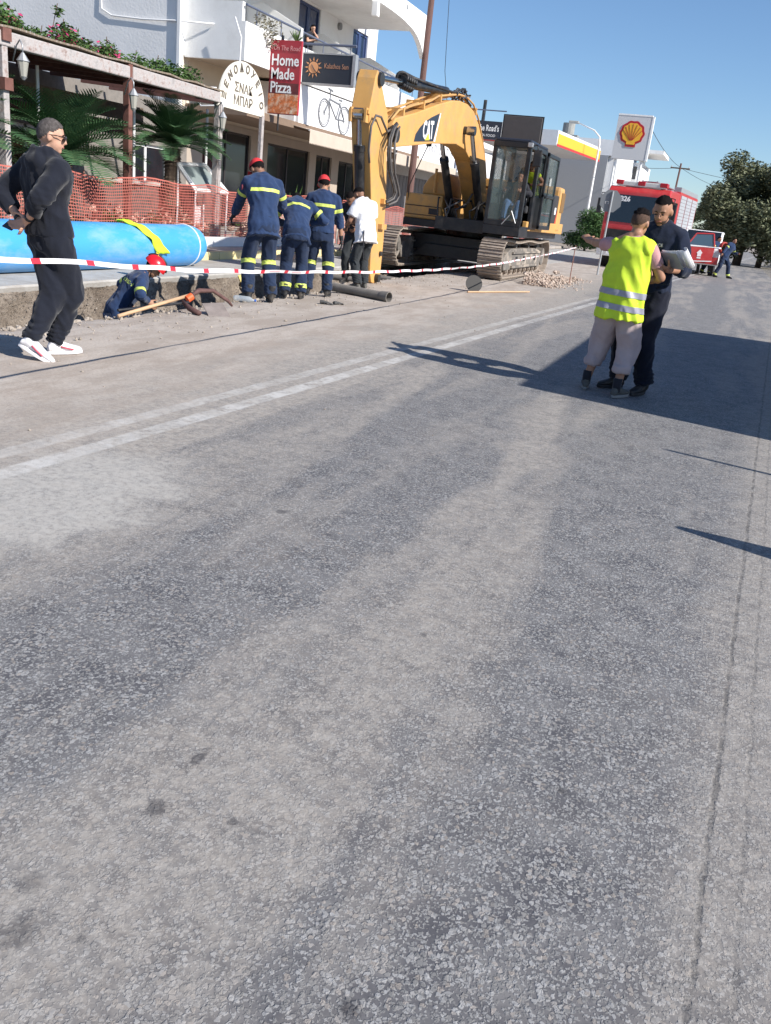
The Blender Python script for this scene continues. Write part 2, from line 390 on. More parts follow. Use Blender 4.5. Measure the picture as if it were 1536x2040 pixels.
def make_soil_material(name, a, b, c, bump=0.03, sc=1.0):
    m, n, l = node_mat(name); T = NT(n, l); B = n['Principled BSDF']
    P = n.new('ShaderNodeTexCoord').outputs['Object']
    big = T.noise(P, 0.9*sc, 7, 0.65, 0.3); f = T.noise(P, 14*sc, 6, 0.7); g = T.vor(P, 34*sc, 'F1', 'Distance')
    vc = n.new('ShaderNodeSeparateXYZ'); l.new(T.vor(P, 34*sc, 'F1', 'Color'), vc.inputs[0])
    col = T.mix(T.ramp(big, 0.35, 0.68), a, b); col = T.mix(T.ramp(f, 0.42, 0.7, 0, 0.75), col, c)
    stone = T.m('MULTIPLY', T.ramp(g, 0.2, 0.38, 1, 0), T.m('GREATER_THAN', vc.outputs[0], 0.62))
    col = T.mix(T.m('MULTIPLY', stone, 0.8), col, T.mix(vc.outputs[1], (0.40, 0.37, 0.33), (0.16, 0.14, 0.13)))
    l.new(col, B.inputs['Base Color']); B.inputs['Roughness'].default_value = 0.95; B.inputs['Specular IOR Level'].default_value = 0.15
    h = T.m('ADD', T.m('MULTIPLY', f, 1.0), T.m('MULTIPLY', stone, 0.5)); h = T.m('ADD', h, T.m('MULTIPLY', T.noise(P, 60*sc, 3, .7), 0.3))
    bp = n.new('ShaderNodeBump'); bp.inputs['Distance'].default_value = bump; l.new(h, bp.inputs['Height']); l.new(bp.outputs[0], B.inputs['Normal'])
    return m
M_road = make_road_material()
M_soil = make_soil_material('dry_soil', (0.30, 0.265, 0.23), (0.40, 0.355, 0.31), (0.22, 0.19, 0.165), 0.02)
M_cut = make_soil_material('cut_earth', (0.24, 0.195, 0.155), (0.44, 0.375, 0.31), (0.13, 0.10, 0.08), 0.09, 1.0)
M_conc = mat('concrete', (0.40, 0.385, 0.36), 0.9, var=0.14, scale=4, dirt=(0.27, 0.24, 0.21), dscale=1.3, damt=0.7, bump=0.004, bscale=40)

def fbm(x, y, s, seed=0.0):
    return noise.fractal(V((x*s, y*s, seed)), 1.0, 2.0, 4)
# trench outline in plan: near edge and far edge along the street
def near_x(y): return -6.18 - 0.05*math.sin(y*1.3) + 0.07*fbm(y, 3.0, 1.7) - (0.45*min(1, max(0, (y-13.3)/1.2)) if y < 19 else 0.45-0.0)
def far_x(y): return -8.20 + 0.03*fbm(y, 9.0, 2.1)
TY0, TY1 = 1.0, 27.0
def grid_sheet(name, xs, ys, zf, m, kind='structure', skip=None, parent=None, smooth=True):
    b = MB(); vs = {}
    for i, x in enumerate(xs):
        for j, y in enumerate(ys):
            xx = x(y) if callable(x) else x
            vs[i, j] = b.b.verts.new((xx, y, zf(xx, y)))
    for i in range(len(xs)-1):
        for j in range(len(ys)-1):
            if skip and skip(i, j): continue
            b.b.faces.new((vs[i, j], vs[i+1, j], vs[i+1, j+1], vs[i, j+1]))
    return b.done(name, m, parent, smooth=smooth, kind=kind)
def frange(a, b, n): return [a+(b-a)*i/n for i in range(n+1)]
# wide ground sheet with an opening under the street works
gx = [-900, -300, -120, -60, -30, -18, -8.6, -5.6, -1, 5, 20, 60, 200, 900]
gy = [-300, -60, -10, 0.6, 27.4, 60, 120, 300, 900, 2500]
grid_sheet('ground', gx, gy, lambda x, y: -0.012 if -20 < x < 10 else -0.012, M_soil, skip=lambda i, j: i == 6 and j == 3)
# road: the strip east of the trench, fine near the dig so that its edge crumbles
ry = [-30, -8, -2] + frange(0.6, 27.4, 268) + [32, 40, 60, 100, 200, 500]
def rz(x, y):
    d = max(0.0, 1-(x-near_x(y))/0.5) if 1 < y < 27 else 0
    return -0.05*d*d + (0.012*fbm(x, y, 3.0) if x < -4.9 else 0)
grid_sheet('road', [lambda y: near_x(y) if 0.9 < y < 27.2 else -6.2, lambda y: near_x(y)+0.05, lambda y: near_x(y)+0.2, lambda y: near_x(y)+0.45, -5.35, -4.9, -3, 0.4, 4.6],
           ry, rz, M_road)
# the trench: near side wall, floor, far side wall
ty = frange(0.6, 27.4, 268)
def prof(y):
    d = -1.15 + 0.12*fbm(y, 1.0, 0.8)
    if y > 14.5: d += 0.10
    return d
def tz(k):
    return k
tb = MB(); rows = []
for y in ty:
    nx, fx, d = near_x(y), far_x(y), prof(y)
    pts = [(nx, rz(nx, y)), (nx-0.07, -0.18), (nx-0.16, -0.5), (nx-0.3, -0.85), (nx-0.45, d)]
    pts += [((nx+fx)/2+0.2, d-0.05), ((nx+fx)/2-0.3, d+0.02), (fx+0.55, d+0.08), (fx+0.42, -0.98), (fx+0.30, -0.78), (fx+0.22, -0.6), (fx+0.13, -0.42), (fx+0.07, -0.27), (fx+0.03, -0.16), (fx+0.015, -0.075)]
    rows.append([tb.b.verts.new((px + ((0.10*fbm(y, pz*2.2, 2.3, 5.0) + 0.07*fbm(y, pz*2, 6.5, 2.0) + 0.03*fbm(y*2, pz*4, 9.0, 4.0)) if i not in (0, 14) else 0) + (0.02*fbm(y, 0, 9, 1) if i == 14 else 0), y, pz + (0.08*fbm(y, px, 3.3, 7.0) if 0 < i < 13 else 0))) for i, (px, pz) in enumerate(pts)])
for A, Bq in zip(rows, rows[1:]):
    for i in range(len(A)-1): tb.b.faces.new((A[i], A[i+1], Bq[i+1], Bq[i]))
tb.b.faces.new(rows[0]); tb.b.faces.new(rows[-1][::-1])
tb.done('trench', M_cut, smooth=True, kind='structure')
# concrete slab on the far side of the trench, then kerb and pavement
b = MB()
ys = frange(0.6, 27.4, 134)
A = []; 
for y in ys:
    fx = far_x(y)+0.02*fbm(y, 4, 5)
    A.append([b.b.verts.new(p) for p in ((fx+0.01, y, -0.09), (fx+0.03, y, -0.02), (fx, y, 0.004), (-9.76, y, 0.004))])
for p, q in zip(A, A[1:]):
    for i in range(3): b.b.faces.new((p[i], p[i+1], q[i+1], q[i]))
b.done('concrete_slab', M_conc, kind='structure')
b = MB(); b.box(-9.76, -8.4, -20, 0.6, -0.09, 0.002); b.box(-9.76, -6.2, 27.4, 60, -0.09, 0.002); b.done('concrete_apron', M_conc, kind='structure', bevel=0.01)
M_pave = mat('pavement_slabs', (0.36, 0.33, 0.30), 0.9, var=0.12, scale=5, dirt=(0.24, 0.19, 0.15), dscale=1.6, damt=0.6, bump=0.004, bscale=30)
b = MB(); b.box(-15.7, -9.95, -20, 58, 0.0, 0.142); b.done('pavement', M_pave, kind='structure')
M_kerb = mat('yellow_kerb_paint', (0.74, 0.62, 0.30), 0.8, var=0.12, scale=6, dirt=(0.46, 0.40, 0.30), dscale=3, damt=0.6, bump=0.003, bscale=30)
M_kerbg = mat('plain_kerb_concrete', (0.42, 0.40, 0.37), 0.9, var=0.12, scale=6, dirt=(0.25, 0.22, 0.2), dscale=2, damt=0.6)
kr = empty('kerb', (-9.85, 12, 0)); kr['kind'] = 'structure'
y = -6.0; first = None
while y < 44:
    o = MB().box(-0.09, 0.09, -0.49, 0.49, 0.0, 0.165).done('kerb_stone', M_kerb if 7 < y < 31 else M_kerbg, kr, bevel=0.02)
    o.location = (random.uniform(-.006, .006), y+0.5-12, random.uniform(-.006, .004)); o.rotation_euler.z = random.uniform(-.008, .008)
    y += 1.0
# loose stones and gravel round the dig
M_stone = mat('loose_stone', (0.33, 0.285, 0.24), 0.95, var=0.25, scale=9)
b = MB(); random.seed(5)
for i in range(1500):
    yy = random.uniform(2.5, 26); xx = near_x(yy) + abs(random.gauss(0, 0.75)) + 0.04
    if random.random() < 0.12: xx = random.uniform(-6, -1.2)
    r = random.choice([0.005, 0.006, 0.008, 0.01, 0.016]) * random.uniform(.7, 1.3)
    if xx > -4.6: r *= 0.6
    b.ico((xx, yy, rz(xx, yy)+r*0.4), r, 1, 0.25, (1, 1, 0.65))
for i in range(700):
    yy = random.uniform(3, 22); t = random.random(); xx = far_x(yy)+0.1+t*0.35; zz = -0.2-t*0.85
    r = random.uniform(0.004, 0.014); b.ico((xx, yy, zz), r, 1, 0.35, (1, 1.2, .7))
for i in range(260):
    yy = random.uniform(2.5, 19); xx = near_x(yy)+abs(random.gauss(0, .16))-.02; r = random.uniform(.012, .034); b.ico((xx, yy, rz(xx, yy)+r*.2), r, 1, .35, (1.2, 1, .6))
b.done('gravel', M_stone, kind='stuff')
# heap of broken red-brown rubble by the near track
M_rub = mat('brick_rubble', (0.43, 0.33, 0.265), 0.95, var=0.3, scale=7, dirt=(0.45, 0.41, 0.36), dscale=5, damt=0.8)
rp = empty('rubble_heap', (-4.3, 22.6, 0)); tag(rp, 'low heap of broken brown and pink rubble beside the near crawler track', 'rubble')
random.seed(8)
bb = MB()
for i in range(1900):
    t = random.random(); yy = 20.9+5.4*t; xx = -4.55+abs(random.gauss(0, 0.34))*(1.15-t*.3)+0.1
    h = max(0, 0.22-(xx+4.4)*0.26)*math.sin(PI*min(1, t+0.22))
    bb.ico((xx, yy, random.uniform(0, h)), random.uniform(0.012, 0.032), 1, 0.35)
bb.done('loose_rubble', M_rub, rp, world=True, kind='stuff')
for i in range(46):
    s = random.uniform(0.03, 0.06); xx = random.uniform(-4.55, -3.75); yy = random.uniform(20.9, 25.5)
    o = MB().ico((0, 0, 0), s, 1, 0.28, (1.3, 1, 0.7)).done('stone', M_rub, rp)
    o.location = (xx+4.3, yy-22.6, max(0.03, 0.18-(xx+4.4)*0.24))
# earth bank beside the road far on the right
b = MB()
xs = frange(2.2, 26, 24); ys_ = frange(34, 110, 60); G = {}
for i, x in enumerate(xs):
    for j, y in enumerate(ys_):
        e = min(1, max(0, (x-2.4-0.012*(y-34))/2.6)); z = (1.35+0.25*fbm(x, y, 0.15))*(e*e*(3-2*e))*min(1, (y-34)/6) + 0.08*fbm(x, y, 0.9)*e - 0.02
        G[i, j] = b.b.verts.new((x, y, z))
for i in range(len(xs)-1):
    for j in range(len(ys_)-1): b.b.faces.new((G[i, j], G[i+1, j], G[i+1, j+1], G[i, j+1]))
b.done('earth_bank', make_soil_material('pale_bank_soil', (0.34, 0.31, 0.27), (0.42, 0.38, 0.33), (0.24, 0.22, 0.17), 0.06, 0.5), smooth=True, kind='structure')
# ------------------------------------------------------------------ people
def fused(mb, name, m, parent, voxel=0.012, smooth=4, fold=0.0, ffreq=7.0, sfac=0.5, ridge=None, bump=None):
    """one continuous surface from overlapping solids"""
    bmesh.ops.recalc_face_normals(mb.b, faces=mb.b.faces)
    me = bpy.data.meshes.new('t'); mb.b.to_mesh(me); mb.b.free()
    t = bpy.data.objects.new('t', me); COL.objects.link(t)
    r = t.modifiers.new('r', 'REMESH'); r.mode = 'VOXEL'; r.voxel_size = voxel; r.use_smooth_shade = True
    s = t.modifiers.new('s', 'SMOOTH'); s.factor = sfac; s.iterations = smooth
    dg = bpy.context.evaluated_depsgraph_get(); dg.update()
    out = bpy.data.meshes.new_from_object(t.evaluated_get(dg)); out.name = name
    bpy.data.objects.remove(t); bpy.data.meshes.remove(me)
    if fold:
        sd = random.random()*50
        nv = len(out.vertices); no = [v.normal.copy() for v in out.vertices]
        for v, nn in zip(out.vertices, no):
            c = v.co
            q = V((c.x*ffreq+sd, c.y*ffreq, c.z*ffreq*0.75))
            w1 = noise.noise(q + noise.noise_vector(q*0.5)*0.8)
            k = (1-abs(w1)*2.2)              # ridged folds
            q2 = V((c.x*ffreq*1.9+sd, c.y*ffreq*1.9, c.z*ffreq*1.1+(c.x+c.y)*6)); w2 = 1-abs(noise.noise(q2))*2.6
            d = fold*(1.0*max(-1, k) + 0.55*max(-1, w2) + 0.6*noise.noise(q*0.45))
            if ridge:
                for p, rad, amp in ridge:
                    dd = (c-p).length
                    if dd < rad: d += amp*(1-dd/rad)*math.sin(((c-p).z*1.0+(c-p).x*.5+w1*.03)*150)
            v.co = c + nn*(d - fold*0.45)
    out.polygons.foreach_set('use_smooth', [True]*len(out.polygons))
    out.materials.clear(); out.materials.append(m)
    o = bpy.data.objects.new(name, out); COL.objects.link(o); o.parent = parent
    return o
def cap(mb, a, b, ra, rb):
    mb.cyl(a, b, ra, rb, 14); mb.sphere(a, ra*0.995, 14, 8); mb.sphere(b, rb*0.995, 14, 8)
def ik(a, t, l1, l2, pole):
    d = t-a; L = d.length
    if L > (l1+l2)*0.999: t = a+d.normalized()*(l1+l2)*0.999; d = t-a; L = d.length
    x = (l1*l1-l2*l2+L*L)/(2*L); h = math.sqrt(max(0, l1*l1-x*x)); u = d.normalized()
    p = (pole-u*pole.dot(u)).normalized()
    return a+u*x+p*h, t
def hand(mb, wr, d, nrm, side, curl=0.5, s=1.0, spread=0.12, thumb=0.5, curls=None):
    d = d.normalized(); nrm = (nrm-d*nrm.dot(d)).normalized(); wv = d.cross(nrm)*side
    pc = wr+d*0.055*s
    Mx = Matrix((wv, d, nrm)).transposed()
    mb.sphere(pc, V((0.041, 0.052, 0.016))*s, 12, 8, Mx)
    mb.cyl(wr-d*0.02*s, wr+d*0.03*s, 0.025*s, 0.028*s, 12)
    for i, (off, L) in enumerate(((0.030, 0.076), (0.010, 0.084), (-0.011, 0.078), (-0.031, 0.060))):
        c = curls[i] if curls else curl
        base = wr+d*0.092*s+wv*off*s; dd = (d+wv*off*spread*8).normalized()
        p = base-dd*0.02*s; ang = 0
        for j, fr in enumerate((0.46, 0.31, 0.23)):
            ang += c*(0.55 if j == 0 else 0.85)
            v = dd*math.cos(ang)+nrm*math.sin(ang)
            q = p+v*(L*fr*s+(0.02*s if j == 0 else 0)); cap(mb, p, q, (0.0092-j*.0008)*s, (0.0088-j*.0008)*s); p = q
    p = wr+d*0.025*s+wv*0.026*s+nrm*0.004*s
    for j, L in enumerate((0.042, 0.034, 0.026)):
        a = 0.75-0.25*j*thumb
        v = (wv*math.sin(a)+d*math.cos(a)+nrm*(0.25+0.4*thumb*j)).normalized()
        q = p+v*L*s; cap(mb, p, q, (0.0125-j*.0012)*s, (0.011-j*.001)*s); p = q
def band(src, p, ax, wdt, rlim, m, name, parent, off=0.004, keep=None, cap_=None):
    bm = bmesh.new(); bm.from_mesh(src.data); ax = ax.normalized()
    dl = [v for v in bm.verts if (v.co-p).length > rlim or (keep and not keep(v.co))]
    bmesh.ops.delete(bm, geom=dl, context='VERTS')
    for sgn in (1, -1):
        g = list(bm.verts)+list(bm.edges)+list(bm.faces)
        bmesh.ops.bisect_plane(bm, geom=g, plane_co=p+ax*sgn*wdt/2, plane_no=ax*sgn, clear_outer=True)
    if not bm.faces: bm.free(); return None
    bm.normal_update(); nn = [(v, v.normal.copy()) for v in bm.verts]
    for v, n_ in nn: v.co += n_*off
    me = bpy.data.meshes.new(name); bm.to_mesh(me); bm.free(); me.materials.clear(); me.materials.append(m)
    me.polygons.foreach_set('use_smooth', [True]*len(me.polygons))
    o = bpy.data.objects.new(name, me); COL.objects.link(o); o.parent = parent; return o

def skin(name, c): return mat(name, c, 0.55, var=0.08, scale=30, spec=0.35)
SK1 = skin('skin_light', (0.52, 0.30, 0.21)); SK2 = skin('skin_tanned', (0.36, 0.19, 0.12)); SK3 = skin('skin_brown', (0.24, 0.125, 0.08))
def cloth(name, c, var=0.14, rough=0.9): return mat(name, c, rough, var=var, scale=9, bump=0.0022, bscale=60, spec=0.2, sheen=0.15)
C_navy = cloth('navy_uniform_cloth', (0.020, 0.040, 0.098)); C_navyd = cloth('dark_navy_trousers', (0.016, 0.028, 0.062))
C_black = cloth('black_sweat_cloth', (0.010, 0.012, 0.020)); C_police = cloth('dark_blue_knit', (0.010, 0.016, 0.036))
C_polpants = cloth('black_blue_trousers', (0.006, 0.008, 0.018)); C_white = cloth('white_cotton', (0.78, 0.78, 0.80), 0.04)
C_pink = cloth('faded_pink_cotton', (0.52, 0.28, 0.28)); C_beige = cloth('greyish_pink_joggers', (0.42, 0.34, 0.34), 0.07)
C_hiviz = mat('fluorescent_yellow_fabric', (0.56, 0.74, 0.035), 0.8, var=0.08, scale=12, bump=0.003, bscale=14)
C_lime = mat('lime_reflective_tape', (0.55, 0.64, 0.13), 0.55, var=0.25, scale=25)
C_grey = mat('grey_reflective_tape', (0.30, 0.30, 0.36), 0.35, var=0.06, scale=40)
C_jean = cloth('blue_denim', (0.10, 0.19, 0.36)); C_dark = cloth('charcoal_cloth', (0.022, 0.022, 0.028)); C_darkpants = cloth('dark_grey_work_trousers', (0.028, 0.032, 0.036))
H_dark = mat('dark_hair', (0.010, 0.008, 0.008), 0.9, spec=0.08, var=0.3, scale=60, bump=0.004, bscale=90)
H_grey = mat('grey_hair', (0.085, 0.075, 0.072), 0.9, spec=0.1, var=0.45, scale=45, bump=0.004, bscale=90)
H_stub = mat('short_stubble', (0.085, 0.055, 0.042), 0.9, spec=0.1, var=0.3, scale=60)
M_red = mat('red_cap_cloth', (0.60, 0.03, 0.035), 0.75, var=0.1, scale=20)
M_boot = mat('black_boot_leather', (0.015, 0.015, 0.017), 0.55, var=0.3, scale=20, dirt=(0.16, 0.13, 0.10), dscale=8, damt=0.6)
M_shoeg = mat('dusty_grey_shoe', (0.10, 0.095, 0.085), 0.85, var=0.25, scale=20)
M_shoew = mat('white_trainer', (0.75, 0.73, 0.74), 0.6, var=0.05, scale=20)
M_lip = skin('lip', (0.34, 0.13, 0.11)); M_eye = mat('eye_dark', (0.03, 0.02, 0.018), 0.3); M_glove = mat('black_glove', (0.012, 0.012, 0.014), 0.7)
M_sole = mat('rubber_sole', (0.25, 0.24, 0.23), 0.8); M_redsole = mat('pale_red_sole', (0.55, 0.08, 0.12), 0.7)

def shoe(parent, ank, d, pitch, m, ms, s=1.0, boot=False, stripe=None):
    """d: toe direction (unit, horizontal); pitch: heel raised angle"""
    d = V(d).normalized(); side = V((0, 0, 1)).cross(d)*-1
    q = Quaternion(side, -pitch); dd = q @ d; uu = q @ V((0, 0, 1))
    o0 = V(ank)-uu*0.085*s-dd*0.055*s
    if pitch == 0: o0.z = max(o0.z, 0.0)
    up_ = MB()
    secs = []
    for t, wd, ht in ((0.0, .028, .05), (.03, .036, .075), (.08, .038, .098), (.13, .038, .078), (.18, .044, .058), (.23, .044, .044), (.265, .034, .034), (.285, .014, .02)):
        c = o0+dd*t*s+uu*(0.02+ht/2)*s
        secs.append((c, side*wd*s, uu*(ht/2)*s))
    up_.loft(secs)
    if boot: up_.cyl(o0+dd*0.05*s+uu*0.05*s, o0+dd*0.045*s+uu*0.20*s, .048*s, .052*s, 16)
    else: up_.cyl(o0+dd*0.055*s+uu*0.06*s, o0+dd*0.05*s+uu*0.105*s, .042*s, .040*s, 16)
    so_ = fused(up_, 'boot' if boot else 'shoe', m, parent, 0.009, 3)
    b = MB(); pts = []
    for k in range(24):
        a = 2*PI*k/24; y = math.cos(a); x = math.sin(a)
        wd = .045 if y > -0.2 else .038
        pts.append((x*wd*s, (0.143+y*0.148)*s))
    Mx = Matrix.Translation(o0) @ Matrix((side, dd, uu)).transposed().to_4x4()
    b.prism(pts, 'z', 0.0, 0.028*s, Mx); b.done('sole', ms, so_, bevel=0.005)
    if stripe:
        for sg in (1, -1):
            b = MB(); b.tube([o0+side*sg*0.044*s+dd*0.09*s+uu*0.065*s, o0+side*sg*0.047*s+dd*0.14*s+uu*0.05*s, o0+side*sg*0.047*s+dd*0.19*s+uu*0.038*s], 0.007, 6); b.done('side_stripe', stripe, so_, smooth=True)
    return so_

def person(label, loc, facing, h=1.78, lean=0, slean=0, twist=0, hy=0, hp=0, arms=None, legs=None, skinm=None, top=None, bottom=None,
           hair=None, hat=None, shoes=None, face=True, group=None, voxel=0.010, gloves=None, beltm=None, pelvis=None, hands=None, bulk=1.0, glasses=False, nofeet=False):
    s = h/1.78; rz = math.atan2(-facing[0], facing[1])
    root = empty('person', loc, rz, label, 'person', group)
    P = V(pelvis)*s if pelvis else V((0, 0, 0.93*s))
    Rb = (Matrix.Rotation(R_(twist), 3, 'Z') @ Matrix.Rotation(R_(slean), 3, 'Y') @ Matrix.Rotation(-R_(lean), 3, 'X'))
    Rp = Matrix.Rotation(-R_(lean*0.35), 3, 'X')
    X = Rb @ V((1, 0, 0)); Y = Rb @ V((0, 1, 0)); Z = Rb @ V((0, 0, 1))
    N = P+Z*0.54*s
    HR = Matrix.Rotation(R_(hy), 3, 'Z') @ Matrix.Rotation(-R_(hp), 3, 'X')
    nt = N+HR @ V((0, 0.01*s, 0.045*s)); HC = nt+HR @ V((0, 0.022*s, 0.100*s))
    sh = {1: P+X*0.170*s*bulk+Z*0.462*s-Y*0.01, -1: P-X*0.170*s*bulk+Z*0.462*s-Y*0.01}
    hipj = {1: P+V((0.085*s, 0, -0.04*s)), -1: P+V((-0.085*s, 0, -0.04*s))}
    A = {}; Lg = {}
    for sd in (1, -1):
        a = (arms or {}).get(sd, {})
        wr = a.get('w', V((sd*0.27, 0.03, 0.83))); wr = V(wr)*s
        el, wr = ik(sh[sd], wr, 0.285*s, 0.255*s, V(a.get('pole', (sd*0.4, -1, -0.2))))
        A[sd] = (el, wr, a)
        g = (legs or {}).get(sd, {})
        an = V(g.get('a', (sd*0.11, 0, 0.09)))*s
        if an.z < 0.09*s and not g.get('pitch'): an.z = 0.09*s
        kn, an = ik(hipj[sd], an, 0.43*s, 0.42*s, V(g.get('pole', (sd*0.1, 1, 0))))
        Lg[sd] = (kn, an, g)
    def torso(mb, inf=0.0, hem=-0.10, flare=0.0, top_=True, wide=1.0):
        T = [(-0.12, .150, .110), (-.02, .168, .118), (.10, .152, .105), (.20, .150, .102), (.32, .170, .115), (.42, .186, .114), (.475, .172, .092), (.515, .125, .078), (.55, .072, .066)]
        secs = []
        if hem < -0.12: T = [(hem, .165+flare, .125+flare)]+T
        for t, a_, c_ in T:
            if t < hem: continue
            if not top_ and t > 0.53: continue
            base = P+Z*t*s if t > 0 else P+(Rp @ V((0, 0, t*s)))
            if t > 0.2: a_ *= bulk
            w_ = a_ + (flare*max(0, (0.25-t)/0.35) if inf else 0)
            secs.append((base, X*(w_*wide*s+inf), Y*(c_*s+inf*1.1)))
        mb.loft(secs)
    # body: one continuous skin
    mb = MB(); torso(mb)
    for sd in (1, -1): cap(mb, N+Z*0.01*s+X*sd*0.03*s, sh[sd]+Z*0.012*s, 0.05*s, 0.046*s)
    cap(mb, N-Z*0.03*s, nt+HR @ V((0, 0.005, 0.03*s)), 0.056*s, 0.052*s)
    mb.sphere(HC+HR @ V((0, -0.012*s, 0.018*s)), V((0.076, 0.094, 0.096))*s, 18, 12, HR)
    mb.sphere(HC+HR @ V((0, 0.022*s, -0.038*s)), V((0.058, 0.066, 0.076))*s, 16, 10, HR)
    mb.sphere(HC+HR @ V((0, 0.056*s, -0.092*s)), V((0.027, 0.024, 0.020))*s, 10, 8, HR)
    mb.sphere(HC+HR @ V((0, 0.066*s, 0.020*s)), V((0.052, 0.020, 0.013))*s, 10, 8, HR)     # brow
    mb.sphere(HC+HR @ V((0, 0.092*s, -0.026*s)), V((0.014, 0.020, 0.015))*s, 10, 8, HR)     # nose tip
    cap(mb, HC+HR @ V((0, 0.078*s, 0.012*s)), HC+HR @ V((0, 0.094*s, -0.020*s)), 0.009*s, 0.012*s)
    mb.sphere(HC+HR @ V((0, 0.080*s, -0.060*s)), V((0.024, 0.010, 0.010))*s, 10, 8, HR)
    for sd in (1, -1):
        mb.sphere(HC+HR @ V((sd*0.079*s, -0.006*s, -0.012*s)), V((0.012, 0.021, 0.032))*s, 10, 8, HR @ Matrix.Rotation(sd*0.3, 3, 'Z'))
        el, wr, a = A[sd]
        cap(mb, sh[sd], el, 0.056*s, 0.043*s); cap(mb, el, wr, 0.043*s, 0.027*s)
        mb.sphere(el+(wr-el)*0.28, 0.046*s, 12, 8)
        fd = V(a.get('fd', (wr-el).normalized())).normalized(); pn = V(a.get('pn', (-sd, 0, 0)))
        if abs(pn.normalized().dot(fd)) > 0.95: pn = V((0, 1, 0.1))
        hand(mb, wr, fd, pn, a.get('side', sd), a.get('curl', 0.35), s*1.03, thumb=a.get('thumb', .5), curls=a.get('curls'))
        kn, an, g = Lg[sd]
        cap(mb, hipj[sd], kn, 0.088*s, 0.056*s); cap(mb, kn, an, 0.055*s, 0.036*s); mb.sphere(kn+(an-kn)*0.3-V((0, 0.012, 0)), 0.058*s, 12, 8)
    body = fused(mb, 'body', skinm or SK1, root, voxel, 2)
    # face
    if face:
        for sd in (1, -1):
            b = MB(); b.sphere(HC+HR @ V((sd*0.030*s, 0.0835*s, -0.002*s)), V((0.013, 0.006, 0.0062))*s, 10, 6, HR); b.done('eye', M_eye, root, smooth=True)
            b = MB(); b.tube([HC+HR @ V((sd*x_*s, y_*s, z_*s)) for x_, y_, z_ in ((0.012, 0.092, 0.021), (0.030, 0.089, 0.027), (0.048, 0.077, 0.022))], [0.003, 0.0045, 0.002], 6); b.done('eyebrow', H_dark, root, smooth=True)
        b = MB(); b.sphere(HC+HR @ V((0, 0.0865*s, -0.061*s)), V((0.024, 0.006, 0.0075))*s, 10, 6, HR); b.done('mouth', M_lip, root, smooth=True)
    if glasses:
        g = MB()
        for sd in (1, -1):
            g.sphere(HC+HR @ V((sd*0.034*s, 0.094*s, 0.0)), V((0.031, 0.006, 0.022))*s, 12, 8, HR)
            g.tube([HC+HR @ V((sd*0.062*s, 0.090*s, 0.010*s)), HC+HR @ V((sd*0.083*s, 0.04*s, 0.010*s)), HC+HR @ V((sd*0.086*s, -0.012*s, 0.004*s))], 0.0035, 6)
        g.done('glasses', mat('dark_lens', (0.012, 0.010, 0.010), 0.12), root, smooth=True)
    # hair
    if hair:
        hm, style = hair
        def hair_cap(rad, cutf, name, m, jit=0.002):
            g = MB(); cc = HC+HR @ V((0, -0.012*s, 0.018*s))
            g.sphere(cc, V(rad)*s, 36, 26, HR)
            inv = HR.inverted(); dl = []
            for v in g.b.verts:
                q = (inv @ (v.co-cc))/s
                if not cutf(q): dl.append(v)
                else: v.co += (v.co-cc).normalized()*jit*2*noise.noise(v.co*70)
            bmesh.ops.delete(g.b, geom=dl, context='VERTS')
            return g.done(name, m, root, smooth=True)
        if style == 'short':
            hair_cap((0.083, 0.101, 0.107), lambda q: q.z > 0.045-0.1*abs(q.x)+(0.28*(q.y-0.05) if q.y > 0 else 0.9*q.y-0.014) and not (q.y > 0.080 and q.z < 0.055), 'hair', hm)
        elif style == 'fade':
            hair_cap((0.079, 0.0975, 0.0995), lambda q: q.z > -0.01+(0.5*q.y if q.y > 0 else 0.75*q.y), 'stubble_hair', H_stub, 0.0005)
            hair_cap((0.086, 0.104, 0.114), lambda q: q.z > 0.050+0.12*q.y, 'hair', hm, 0.006)
        elif style == 'crop':
            hair_cap((0.080, 0.0985, 0.102), lambda q: q.z > -0.012+0.012*noise.noise(V((q.x*60, q.y*60, 3)))+(0.72*q.y if q.y > 0 else 0.85*q.y), 'hair', hm, 0.0015)
        elif style == 'beard':
            hair_cap((0.083, 0.101, 0.108), lambda q: q.z > 0.040+(0.20*q.y if q.y > 0 else 0.75*q.y), 'hair', hm, 0.003)
            g = MB(); cc = HC+HR @ V((0, 0.022*s, -0.038*s)); g.sphere(cc, V((0.061, 0.069, 0.079))*s, 30, 22, HR)
            inv = HR.inverted()
            bmesh.ops.delete(g.b, geom=[v for v in g.b.verts if (lambda q: q.z > -0.022+0.35*max(0, 0.02-q.y) or (abs(q.x) < 0.020 and q.z > -0.036 and q.y > 0))((inv @ (v.co-cc))/s)], context='VERTS')
            g.done('beard', mat('beard_stubble', (0.075, 0.048, 0.038), 0.8, var=0.2, scale=80), root, smooth=True)
    if hat == 'cap':
        g = MB(); cc = HC+HR @ V((0, -0.010*s, 0.028*s)); g.sphere(cc, V((0.088, 0.106, 0.106))*s, 24, 16, HR)
        inv = HR.inverted(); bmesh.ops.delete(g.b, geom=[v for v in g.b.verts if (lambda q: q.z < -0.012*s+(0.03*s if q.y > 0 else 0))(inv @ (v.co-cc))], context='VERTS')
        cp = g.done('cap', M_red, root, smooth=True)
        g = MB(); pts = [(math.cos(a)*0.078*s, 0.075*s+math.sin(a)*0.090*s) for a in frange(0.05, PI-0.05, 12)]
        g.prism(pts, 'z', 0.0, 0.006, Matrix.Translation(HC+HR @ V((0, 0, 0.046*s))) @ HR.to_4x4() @ Matrix.Rotation(R_(-14), 4, 'X')); g.done('brim', M_red, cp, smooth=False)
        g = MB(); g.sphere(cc+HR @ V((0, 0, 0.108*s)), 0.008, 8, 6); g.done('button', M_red, cp, smooth=True)
